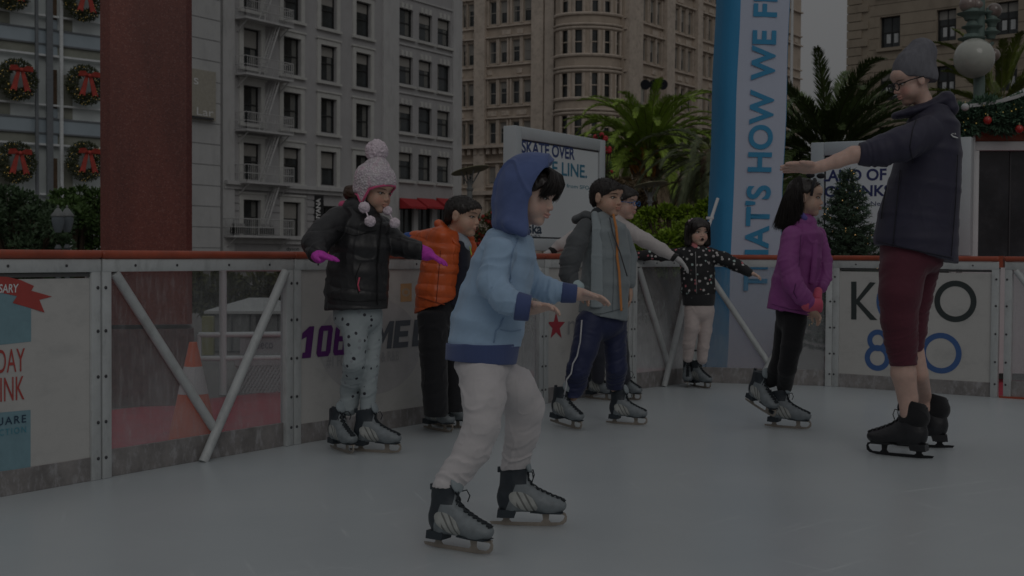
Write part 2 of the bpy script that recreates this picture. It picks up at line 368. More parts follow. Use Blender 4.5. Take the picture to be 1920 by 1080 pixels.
# ================================================================== ice and plaza
def ice_mat():
    m, n, l, b = nt('ice'); b.inputs['Specular IOR Level'].default_value = .25
    tc = n.new('ShaderNodeTexCoord')
    def noise(sc, st, rz, det=6, ro=.6):
        mp = n.new('ShaderNodeMapping'); mp.inputs['Scale'].default_value = st; mp.inputs['Rotation'].default_value = (0, 0, rad(rz)); l.new(tc.outputs['Object'], mp.inputs[0])
        t = n.new('ShaderNodeTexNoise'); t.inputs['Scale'].default_value = sc; t.inputs['Detail'].default_value = det; t.inputs['Roughness'].default_value = ro; l.new(mp.outputs[0], t.inputs['Vector']); return t.outputs[0]
    base = noise(.8, (1, 1, 1), 0, 5); r = n.new('ShaderNodeValToRGB')
    r.color_ramp.elements[0].position = .3; r.color_ramp.elements[1].position = .72
    r.color_ramp.elements[0].color = (.465, .505, .525, 1); r.color_ramp.elements[1].color = (.52, .555, .57, 1); l.new(base, r.inputs[0])
    acc = None
    for (sc, st, rz, lo, hi, am) in ((2.2, (.5, 13, 1), 33, .66, .80, .5), (2.6, (.6, 19, 1), -24, .67, .80, .4), (2.2, (.35, 22, 1), 68, .66, .8, .4), (60, (1, 1, 1), 0, .68, .8, .5), (14, (1, 1, 1), 0, .66, .8, .25)):
        q = n.new('ShaderNodeMapRange'); q.inputs[1].default_value = lo; q.inputs[2].default_value = hi; q.inputs[4].default_value = am; l.new(noise(sc, st, rz, 7, .68), q.inputs[0])
        if acc is None: acc = q.outputs[0]
        else:
            a = n.new('ShaderNodeMath'); a.operation = 'MAXIMUM'; l.new(acc, a.inputs[0]); l.new(q.outputs[0], a.inputs[1]); acc = a.outputs[0]
    for (cx, cy, sc_, seed) in ((4.5, 1.0, 9, 3.1), (-3.0, 8.5, 7, 7.7), (1.5, 12.0, 11, 1.3), (7.5, 7.0, 8, 5.9), (-1.0, 2.5, 13, 9.2)):    # arcs cut by blades
        mp = n.new('ShaderNodeMapping'); mp.inputs['Location'].default_value = (-cx, -cy, 0); l.new(tc.outputs['Object'], mp.inputs[0])
        wv = n.new('ShaderNodeTexWave'); wv.wave_type = 'RINGS'; wv.rings_direction = 'Z'; wv.inputs['Scale'].default_value = sc_*.21; wv.inputs['Distortion'].default_value = 5; wv.inputs['Detail'].default_value = 2; wv.inputs['Detail Scale'].default_value = .25; l.new(mp.outputs[0], wv.inputs['Vector'])
        th = n.new('ShaderNodeMapRange'); th.inputs[1].default_value = .978; th.inputs[2].default_value = 1; th.inputs[4].default_value = .5; l.new(wv.outputs['Fac'], th.inputs[0])
        mk_ = n.new('ShaderNodeMapRange'); mk_.inputs[1].default_value = .54; mk_.inputs[2].default_value = .78; l.new(noise(.9+.13*seed, (1, 1.7, 1), seed*37, 4), mk_.inputs[0])
        mu = n.new('ShaderNodeMath'); mu.operation = 'MULTIPLY'; l.new(th.outputs[0], mu.inputs[0]); l.new(mk_.outputs[0], mu.inputs[1]); a = n.new('ShaderNodeMath'); a.operation = 'MAXIMUM'; l.new(acc, a.inputs[0]); l.new(mu.outputs[0], a.inputs[1]); acc = a.outputs[0]
    mx = n.new('ShaderNodeMixRGB'); l.new(acc, mx.inputs[0]); l.new(r.outputs[0], mx.inputs[1]); mx.inputs[2].default_value = (.66, .68, .69, 1); l.new(mx.outputs[0], b.inputs['Base Color'])
    rr = n.new('ShaderNodeMapRange'); rr.inputs[3].default_value = .30; rr.inputs[4].default_value = .7; l.new(acc, rr.inputs[0]); l.new(rr.outputs[0], b.inputs['Roughness'])
    bp = n.new('ShaderNodeBump'); bp.inputs['Strength'].default_value = .25; bp.inputs['Distance'].default_value = .004
    ad = n.new('ShaderNodeMath'); l.new(acc, ad.inputs[0]); l.new(noise(3, (1, 1, 1), 0, 4), ad.inputs[1]); l.new(ad.outputs[0], bp.inputs['Height']); l.new(bp.outputs[0], b.inputs['Normal'])
    return m
# rink outline (board feet on the ice)
A1 = G(185, 898); A2 = G(545, 834); A4 = G(1014, 757); A5 = G(1181, 731.5)
A3 = A2.lerp(A4, .5); A0 = A1+(A1-A2).normalized()*1.18; A00 = A1+(A1-A2).normalized()*2.36
A6 = G(1300, 716.5); A7 = G(1560, 724); A8 = G(1872, 745)
A9 = A8+(A8-A7).normalized()*1.15; A10 = A9+Vector((.7, -.9, 0)); A6.z = A7.z = A8.z = 0
for a, b in ((A1, A2), (A2, A4), (A4, A5), (A5, A6), (A6, A7), (A7, A8)): print('board', round((b-a).length, 2), [round(q, 2) for q in a])
feet = [A00, A0, A1, A2, A3, A4, A5, A6, A7, A8, A9, A10]
mb = MB(); mb.add([Vector((-60, -40, -.12)), Vector((120, -40, -.12)), Vector((160, 700, -.12)), Vector((-160, 700, -.12))], [(0, 1, 2, 3)])
m_pave = pm('plaza_paving', (.16, .145, .135), .8, .2, 2, .2, 30)
o = mb.build('plaza_ground', m_pave); tag(o, kind='structure')
poly = [Vector((p.x, p.y, .0)) for p in feet]; ctr = Vector((1.5, 3, 0))
poly = [p+(p-ctr).normalized()*.05 for p in poly]
ring = [Vector((-4.8, -5, 0))]+poly+[Vector((6.5, 0, 0)), Vector((6.5, -5, 0))]
mb = MB(); mb.prism(ring, Vector((0, 0, -1)), .11)
o = mb.build('ice', ice_mat()); tag(o, kind='structure')
# ================================================================== rink boards
H = .95
def board(a, b, kind, label, group='boards around the rink', cap=True, foot=None, gap=True, hazy=False):
    pl = Pl(a, u=(b-a)); L = (b-a).length
    root = empty('rink_board', a, 0, label, 'rink board', group)
    fr = MB(); w = .052
    pl.bx(fr, .004, w, .0, H-.03, -.022, .022, bev=.004); pl.bx(fr, L-w, L-.004, .0, H-.03, -.022, .022, bev=.004)
    pl.bx(fr, .004, L-.004, H-.085, H-.031, -.024, .024, bev=.004)
    for z in (.09, .24, .43, .62, .8):
        for s_ in (.02, L-.02): fr.lathe(pl.pt(s_, z, .022), [(.0075, 0), (.0075, .002), (.004, .005)], 8, (pl.u, Z, pl.n), 1)
    for s_ in (.15, .35, .62, .85): fr.lathe(pl.pt(L*s_, H-.058, .024), [(.006, 0), (.006, .002), (.003, .004)], 8, (pl.u, Z, pl.n), 1)
    fr.build('frame', [m_frame, m_dark], root, ang=40)
    if cap:
        r = MB(); pl.bx(r, -.001, L-.001, H-.03, H+.006, -.035, .035, bev=.014); r.build('top_rail', m_rail, root, ang=50)
    k = MB(); pl.bx(k, w, L-w, .0, .115 if kind != 'print' else .098, -.012, .014 if kind == 'print' else .0, bev=.002); k.build('kick_plate', m_kick, root)
    if kind == 'print':
        s = MB(); pl.bx(s, w+.001, L-w-.001, .098, H-(.11 if gap else .0865), -.008, .010); s.build('printed_sheet', m_print, root)
        if not gap: return root, pl, L
        s = MB(); pl.bx(s, w+.001, L-w-.001, H-.103, H-.087, -.008, .012); s.build('gap_shadow_strip', pm('gap_shadow_grey', (.09, .09, .09), .6), root)  # solid dark strip stands in for the shade in the gap under the rail
    else:
        s = MB(); pl.bx(s, w+.001, L-w-.001, .1, H-.087, -.012, -.006); o = s.build('clear_sheet', m_acr2 if hazy else m_acr, root)
        t = MB(); q = [(.075, H-.09), (L/2+.055, .145)]; q2 = [(L-.075, H-.09), (L/2-.03, .0)]
        for (p0, p1), oo in ((q, .012), (q2, .034)):
            t.tube([pl.pt(p0[0], p0[1], oo), pl.pt(p1[0], p1[1], oo)], .022, 12)
        t.build('brace', m_frame, root, ang=40)
    return root, pl, L
bA, plA, LA = board(A0, A1, 'print', 'white printed rink board with red ribbon and pale blue blocks at far left')
bZ, plZ, LZ = board(A00, A0, 'print', 'plain white rink board outside the left edge')
bpy.data.objects.remove(bZ) if False else None
bB, plB, LB = board(A1, A2, 'clear', 'clear scuffed rink board in front of the orange cone and red column')
bC, plC, LC = board(A2, A3, 'print', 'white rink board with purple numerals behind the girl in the bobble hat', gap=False)
bD, plD, LD = board(A3, A4, 'clear', 'clear rink board mostly hidden behind the boy in the blue hood', hazy=True)
bE, plE, LE = board(A4, A5, 'print', 'white rink board with a red star behind the boy in grey', gap=False)
bF, plF, LF = board(A5, A6, 'clear', 'short clear rink board left of the girl in the patterned jacket', hazy=True)
bG, plG, LG = board(A6, A7, 'clear', 'clear rink board in front of the blue and white banner tower')
bH, plH, LH = board(A7, A8, 'print', 'white rink board with large black and blue round letters behind the instructor')
bI, plI, LI = board(A8+(A9-A8).normalized()*.03, A9, 'clear', 'clear rink board at the far right edge with red foot rail')
for o_ in list(bZ.children_recursive)+[bZ]: bpy.data.objects.remove(o_)
m_ink = {k: pm('ink_'+k, c, .45, .08, 20) for k, c in dict(red=(.42, .07, .06), blue=(.20, .33, .38), navy=(.03, .06, .1), purple=(.115, .02, .16), grey=(.10, .11, .13), black=(.04, .05, .05), royal=(.06, .13, .32), orange=(.55, .33, .16), pale=(.34, .34, .35), white=(.7, .7, .7), mid=(.07, .16, .38), green=(.08, .36, .30), teal=(.08, .28, .36)).items()}
def on(pl, x0, x1, y0, y1):
    a0, z1 = pl.hit(x0, y0); a1, _ = pl.hit(x1, y0); _, z0 = pl.hit(x0, y1); return a0, a1, z0, z1
def T(body, pl, x0, x1, y0, y1, col, par, rot=False, **k):
    a0, a1, z0, z1 = on(pl, x0, x1, y0, y1); return rect_text(body, pl, a0, a1, z0, z1, m_ink[col] if isinstance(col, str) else col, par, rot=rot, **k)
def shape(name, pl, pts, mat, par, out=.0115, px=True):
    mb = MB(); q = [pl.pt(*pl.hit(*p), out) for p in pts] if px else [pl.pt(p[0], p[1], out) for p in pts]
    mb.add(q, [tuple(range(len(q)))]); return mb.build(name, mat, par)
# board A print
s0 = -.25
shape('printed_block', plA, [(-55, 552), (55, 548), (55, 640), (-55, 652)], m_ink['blue'], bA, .0112)
shape('printed_block', plA, [(-55, 778), (54, 768), (54, 876), (-55, 890)], m_ink['blue'], bA, .0112)
rb = [(-70, 520), (-30, 517), (10, 519), (35, 525), (60, 536), (55, 545), (94, 556), (70, 562), (80, 586), (55, 578), (20, 568), (28, 555), (0, 549), (-30, 547), (-70, 550)]
shape('printed_ribbon', plA, rb, m_ink['red'], bA, .0124)
T('ANNIVERSARY', plA, -75, 31, 534, 551, 'white', bA, out=.0136, off=.02, shear=.1)
T('HOLIDAY', plA, -75, 43, 660, 706, 'red', bA, out=.0125)
T('ICE RINK', plA, -72, 42, 714, 761, 'red', bA, out=.0125)
T('SQUARE', plA, -42, 45, 787, 805, 'navy', bA, out=.0136, gap=1.25, off=.01)
T('COLLECTION', plA, -60, 45, 812, 824, 'teal', bA, out=.0136, gap=1.3)
# board C print
shape('printed_disc', plC, [(690+95*math.cos(t*math.pi/20), 648+92*math.sin(t*math.pi/20)) for t in range(40)], m_ink['pale'] if False else pm('ink_disc', (.44, .43, .43), .5), bC, .0110)
def ringp(x0, x1, y0, y1, t, gap=None):
    a = [(x0, y0, x0+t, y1), (x1-t, y0, x1, y1), (x0+t, y0, x1-t, y0+t*.62), (x0+t, y1-t*.62, x1-t, y1)]
    return [[(q[0], q[1]), (q[2], q[1]), (q[2], q[3]), (q[0], q[3])] for q in a]
def rc(x0, y0, x1, y1): return [(x0, y0), (x1, y0), (x1, y1), (x0, y1)]
GL = {'1': [[(.2, 0), (.75, 0), (.75, 1), (.45, 1), (.05, .8), (.05, .6), (.35, .68), (.35, .18), (.2, .18)]],
 '0': [[(0, .12), (.12, 0), (.3, 0), (.3, 1), (.12, 1), (0, .88)], [(.6, 0), (.78, 0), (.9, .12), (.9, .88), (.78, 1), (.6, 1)], rc(.3, 0, .6, .17), rc(.3, .83, .6, 1)],
 '6': [[(0, .12), (.12, 0), (.3, 0), (.3, 1), (.12, 1), (0, .88)], rc(.3, .83, .88, 1), rc(.3, 0, .6, .17), rc(.3, .45, .6, .62), [(.6, 0), (.78, 0), (.9, .12), (.9, .5), (.78, .62), (.6, .62)]],
 'K': [rc(0, 0, .3, 1), [(.3, .38), (.6, 0), (.95, 0), (.5, .55), (.3, .6)], [(.3, .6), (.5, .55), (.92, 1), (.58, 1), (.3, .68)]],
 'M': [rc(0, 0, .26, 1), rc(.74, 0, 1, 1), [(.26, .62), (.5, .2), (.5, .55), (.26, 1)], [(.74, .62), (.74, 1), (.5, .55), (.5, .2)]],
 'E': [rc(0, 0, .3, 1), rc(.3, 0, .85, .2), rc(.3, .4, .78, .6), rc(.3, .8, .85, 1)], 'L': [rc(0, 0, .3, 1), rc(.3, 0, .85, .22)]}
def block(word, pl, x0, x1, y0, y1, col, par, slant=.16):
    a0, a1, z0, z1 = on(pl, x0, x1, y0, y1); n = len(word); w = (a1-a0)/n; h = z1-z0
    for i, ch in enumerate(word):
        mb = MB()
        for poly in GL[ch]: mb.add([pl.pt(a0+w*i+w*.93*p[0]+slant*h*(p[1]-.5), z0+h*p[1], .013) for p in poly], [tuple(range(len(poly)))])
        mb.build('letter_block', m_ink[col], par)
block('106', plC, 560, 654, 613, 672, 'purple', bC); block('KMEL', plC, 660, 806, 606, 659, 'grey', bC)
T('#1 FOR HIP HOP & R&B', plC, 609, 745, 668, 691, 'pale', bC, out=.0125, off=.02)
for i, r in enumerate((13, 8, 4)):
    shape('printed_badge', plC, [(758+(r if i else 11)*math.cos(t*math.pi/8+.4), 548+(r if i else 16)*math.sin(t*math.pi/8+.4)) for t in range(16)] if i else [(748, 532), (769, 531), (769, 565), (748, 566)], m_ink['orange'] if i != 1 else pm('ink_tan', (.48, .38, .28), .5), bC, .0112+.0006*i)
# board E print
c = (1040, 608); st = []
for i in range(10):
    r = (26 if i % 2 == 0 else 10.5); a = -math.pi/2+i*math.pi/5; st.append((c[0]+r*.68*math.cos(a), c[1]+r*1.05*math.sin(a)+4))
shape('printed_star', plE, st, pm('ink_star', (.40, .05, .07), .5), bE, .0115)
T("macy's", plE, 1062, 1160, 588, 640, 'pale', bE, out=.0118)
# board H print
def ringm(name, pl, cx, cy, ro, ri, col, par, out=.0115, n=48):
    a, z = pl.hit(cx, cy); a2, _ = pl.hit(cx+ro, cy); R_ = abs(a2-a); r_ = R_*ri/ro; mb = MB()
    vs = [pl.pt(a+q*math.cos(2*math.pi*i/n), z+q*math.sin(2*math.pi*i/n), out) for q in (R_, r_) for i in range(n)]
    mb.add(vs, [(i, (i+1) % n, n+(i+1) % n, n+i) for i in range(n)]); return mb.build(name, m_ink[col], par)
shape('letter_k', plH, [(1597, 528), (1607, 528), (1607, 561), (1632, 529), (1643, 530), (1613, 565), (1646, 600), (1633, 600), (1607, 570), (1607, 599), (1597, 599)], m_ink['black'], bH)
ringm('letter_ring', plH, 1792, 565, 40, 29, 'black', bH)
ringm('letter_ring', plH, 1693, 565, 50, 38.5, 'royal', bH)
shape('letter_bar', plH, [(1693, 562), (1741, 562), (1741, 572), (1693, 572)], m_ink['royal'], bH, .0120)
ringm('numeral_ring', plH, 1646, 671, 24, 14, 'royal', bH)
ringm('numeral_ring', plH, 1647, 638, 20, 10.5, 'royal', bH, .0122)
shape('numeral_bar', plH, [(1686, 628), (1697, 628), (1697, 697), (1686, 697)], m_ink['royal'], bH)
ringm('numeral_ring', plH, 1765, 662, 39, 28.5, 'royal', bH)
# red foot rail under the last board
mb = MB(); plI.bx(mb, -.02, LI, .0, .012, -.02, .026); plI.bx(mb, -.04, -.008, H-.07, H+.008, -.03, .02); mb.build('foot_rail', m_rail, bI)
# red carpet laid on the plaza along the outside of the boards
out_ = []
for i, p in enumerate(feet):
    a = feet[max(0, i-1)]; b = feet[min(len(feet)-1, i+1)]; t = (b-a).normalized(); nn = Vector((-t.y, t.x, 0)); out_.append((Vector((p.x, p.y, -.112))+nn*.07, Vector((p.x, p.y, -.112))+nn*2.6))
mb = MB()
for i in range(len(out_)-1): mb.quad(out_[i][0], out_[i+1][0], out_[i+1][1], out_[i][1])
o = mb.build('red_carpet', pm('carpet_red', (.42, .035, .06), .95, .2, 12, .4, 60, dirt=((.2, .14, .15), 9, .5, (1, 1, 1)))); tag(o, kind='structure')
def split_loose(names):
    for o in list(bpy.data.objects):
        if o.type != 'MESH' or o.name.split('.')[0] not in names: continue
        bm = bmesh.new(); bm.from_mesh(o.data); left = set(bm.faces); groups = []
        while left:
            st = [left.pop()]; g = []
            while st:
                f = st.pop(); g.append(f)
                for e in f.edges:
                    for q in e.link_faces:
                        if q in left: left.discard(q); st.append(q)
            groups.append([f.index for f in g])
        if len(groups) < 2: bm.free(); continue
        for gi in groups[1:]:
            keep = set(gi); b2 = bmesh.new(); b2.from_mesh(o.data); b2.faces.ensure_lookup_table(); bmesh.ops.delete(b2, geom=[f for f in b2.faces if f.index not in keep], context='FACES')
            me = o.data.copy(); b2.to_mesh(me); b2.free(); c = o.copy(); c.data = me; COL.objects.link(c); c.parent = o.parent
        keep = set(groups[0]); bm.faces.ensure_lookup_table(); bmesh.ops.delete(bm, geom=[f for f in bm.faces if f.index not in keep], context='FACES'); bm.to_mesh(o.data); bm.free()
# ================================================================== traffic cone
def cone():
    b = P(362, 476, 6.75); b.z = -.11; root = empty('traffic_cone', b, 0, 'orange traffic cone with white band behind the clear rink board', 'traffic cone')
    h = .555; mb = MB()
    def r(z): return .118*(1-z/h)+.02
    mb.lathe(b+Z*.03, [(r(z*h), z*h) for z in (0, .2, .36, .51)], 28)
    mb.lathe(b+Z*.03, [(r(z*h), z*h) for z in (.77, .85, .97, 1)]+[(.012, h)], 28)
    mb.build('cone_body', pm('cone_orange', (.72, .12, .03), .45, .1, 10), root, ang=50)
    mb = MB(); mb.lathe(b+Z*.03, [(r(z*h)+.001, z*h) for z in (.51, .64, .77)], 28); mb.build('reflective_band', pm('cone_white', (.62, .62, .62), .4, .1), root, ang=50)
    mb = MB(); mb.box(b+Z*.018, (.36, .36, .03), bev=.008); mb.build('base', pm('cone_base', (.6, .1, .03), .5), root)
cone()
# ================================================================== granite column
def granite():
    m, n, l, b = nt('red_granite'); tc = n.new('ShaderNodeTexCoord')
    v = n.new('ShaderNodeTexVoronoi'); v.inputs['Scale'].default_value = 130; l.new(tc.outputs['Object'], v.inputs['Vector'])
    r = n.new('ShaderNodeValToRGB'); e = r.color_ramp.elements; e[0].position = 0; e[0].color = (.12, .042, .036, 1); e[1].position = 1; e[1].color = (.215, .10, .085, 1)
    e2 = e.new(.25); e2.color = (.155, .052, .042, 1); e3 = e.new(.8); e3.color = (.18, .06, .045, 1)
    sep = n.new('ShaderNodeSeparateColor'); l.new(v.outputs['Color'], sep.inputs[0]); l.new(sep.outputs[0], r.inputs[0])
    nz = n.new('ShaderNodeTexNoise'); nz.inputs['Scale'].default_value = 1.2; nz.inputs['Detail'].default_value = 4; mp = n.new('ShaderNodeMapping'); mp.inputs['Scale'].default_value = (3, 3, .6); l.new(tc.outputs['Object'], mp.inputs[0]); l.new(mp.outputs[0], nz.inputs['Vector'])
    mx = n.new('ShaderNodeMixRGB'); mx.blend_type = 'MULTIPLY'; mx.inputs[0].default_value = 1; l.new(r.outputs[0], mx.inputs[1])
    r2 = n.new('ShaderNodeValToRGB'); r2.color_ramp.elements[0].color = (.72, .72, .74, 1); r2.color_ramp.elements[1].color = (1.2, 1.15, 1.12, 1); r2.color_ramp.elements[0].position = .3; r2.color_ramp.elements[1].position = .7; l.new(nz.outputs[0], r2.inputs[0]); l.new(r2.outputs[0], mx.inputs[2])
    l.new(mx.outputs[0], b.inputs['Base Color']); b.inputs['Roughness'].default_value = .3; return m
m_gran = granite()
def column():
    d = 8.8; L_ = P(188, 476, d); R_ = P(360, 476, d); w = (R_-L_).length*.965; c = (L_+R_)/2+Vector((-.075, w*.45, 0)); c.z = -.12
    root = empty('granite_column', c, 0, 'tall polished red granite column rising behind the rink boards', 'column')
    a = Vector((math.cos(rad(16)), math.sin(rad(16)), 0)); b = Vector((-a.y, a.x, 0)); ch = .065
    def outl(s, z): 
        h = w/2*s; k = ch*s; q = [(-h+k, -h), (h-k*.6, -h), (h, -h+k*.6), (h, h-k), (h-k, h), (-h+k, h), (-h, h-k), (-h, -h+k)]
        return [c+a*x+b*y+Z*(z+.12) for x, y in q]
    mb = MB(); o = outl(1, .45); t = outl(.985, 7); mb.add(o+t, [tuple(range(7, -1, -1)), tuple(range(8, 16))]+[(i, (i+1) % 8, (i+1) % 8+8, i+8) for i in range(8)])
    mb.build('shaft', m_gran, root)
    mb = MB(); o = outl(1.04, -.12); t = outl(1.04, .42); mb.add(o+t, [tuple(range(7, -1, -1)), tuple(range(8, 16))]+[(i, (i+1) % 8, (i+1) % 8+8, i+8) for i in range(8)])
    mb.build('plinth', pm('plinth_granite', (.10, .055, .05), .4, .4, 30), root)
column()
# ================================================================== buildings
def wall_grid(mb, pl, a0, a1, z0, z1, ops, dep=.25, mi=0, mi_r=None):
    """front wall with real openings and reveals. ops: (a0,a1,z0,z1)"""
    ua = sorted(set([a0, a1]+[q for o in ops for q in o[:2] if a0 < q < a1])); uz = sorted(set([z0, z1]+[q for o in ops for q in o[2:] if z0 < q < z1]))
    idx = {}
    def vid(a, z):
        if (a, z) not in idx: idx[(a, z)] = len(mb.v); mb.v.append(tuple(pl.pt(a, z)))
        return idx[(a, z)]
    for i in range(len(ua)-1):
        for j in range(len(uz)-1):
            ca = (ua[i]+ua[i+1])/2; cz = (uz[j]+uz[j+1])/2
            if any(o[0] < ca < o[1] and o[2] < cz < o[3] for o in ops): continue
            mb.f.append((vid(ua[i], uz[j]), vid(ua[i+1], uz[j]), vid(ua[i+1], uz[j+1]), vid(ua[i], uz[j+1]))); mb.m.append(mi)
    for (x0, x1, y0, y1) in ops:
        f = [(x0, y0), (x1, y0), (x1, y1), (x0, y1)]
        vs = [pl.pt(a, z) for a, z in f]+[pl.pt(a, z, -dep) for a, z in f]
        mb.add(vs, [(i, i+4, (i+1) % 4+4, (i+1) % 4) for i in range(4)], mi if mi_r is None else mi_r)
m_glass = glassy('window_glass', (.035, .04, .042), .06, .5, .6, .9)
m_sash_d = pm('sash_dark', (.03, .03, .03), .5); m_sash_w = pm('sash_white', (.36, .34, .31), .6)
m_blind = pm('blind', (.30, .29, .27), .8, .1, 2)
_wm = {}
m_curtain = pm('curtain', (.17, .17, .16), .85, .2, 2)
def window(pl, o, par, sash, dep=.22, blind=None, fw=.07, bars='h', sub=True, curtain=None):
    """one window as a part: frame mesh, with pane and blind as sub-parts (mesh shared through a cache)"""
    a0, a1, z0, z1 = o; w = a1-a0; h = z1-z0
    key = (round(w, 2), round(h, 2), sash.name, bars, blind, curtain, round(pl.u.x, 3), round(fw, 2))
    org = pl.pt(a0, z0)
    if key not in _wm:
        L0 = Pl((0, 0, 0), u=pl.u); L0.n = pl.n
        fr = MB()
        for q in ((0, fw, 0, h), (w-fw, w, 0, h), (fw, w-fw, 0, fw), (fw, w-fw, h-fw, h)): L0.bx(fr, *q, -dep-.06, -dep+.05)
        if 'h' in bars: L0.bx(fr, fw, w-fw, h*.5-fw*.4, h*.5+fw*.4, -dep-.05, -dep+.03)
        if 'v' in bars: L0.bx(fr, w*.5-fw*.4, w*.5+fw*.4, fw, h-fw, -dep-.05, -dep+.025)
        fm = fr.mesh('window'); fm.materials.append(sash)
        g = MB(); g.quad(*[L0.pt(a, z, -dep-.03) for a, z in ((fw*.9, fw*.9), (w-fw*.9, fw*.9), (w-fw*.9, h-fw*.9), (fw*.9, h-fw*.9))]); gm = g.mesh('pane'); gm.materials.append(m_glass)
        bm_ = None
        if blind:
            b = MB(); L0.bx(b, fw, w-fw, h*(1-blind), h-fw, -dep-.028, -dep-.012)
            bm_ = b.mesh('blind'); bm_.materials.append(m_blind)
        cm = None
        if curtain:
            b = MB(); c0, c1 = curtain; k = 6; x0, x1 = fw+(w-2*fw)*c0, fw+(w-2*fw)*c1
            for i in range(k): L0.bx(b, x0+(x1-x0)*i/k, x0+(x1-x0)*(i+.82)/k, fw, h*(1-(blind or 0))-fw*.5, -dep-.028, -dep-.018)
            cm = b.mesh('curtain'); cm.materials.append(m_curtain)
        _wm[key] = (fm, gm, bm_, cm)
    fm, gm, bm_, cm = _wm[key]
    f = bpy.data.objects.new('window', fm); COL.objects.link(f); f.parent = par; f.location = wm(par).inverted() @ org
    for nm, me in (('pane', gm), ('blind', bm_), ('curtain', cm)):
        if me is None: continue
        q = bpy.data.objects.new(nm, me); COL.objects.link(q); q.parent = f
    return f
def backbox(mb, pl, a0, a1, z0, z1, dep, mi=0):
    """sides, top and back of the building volume behind a facade"""
    f = [(a0, z0), (a1, z0), (a1, z1), (a0, z1)]; vs = [pl.pt(a, z) for a, z in f]+[pl.pt(a, z, -dep) for a, z in f]
    mb.add(vs, [(i, i+4, (i+1) % 4+4, (i+1) % 4) for i in (1, 2, 3)]+[(4, 5, 6, 7)], mi)
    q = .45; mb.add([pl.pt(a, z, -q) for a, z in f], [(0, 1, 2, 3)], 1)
m_inner = pm('dark_room', (.03, .03, .03), .9)
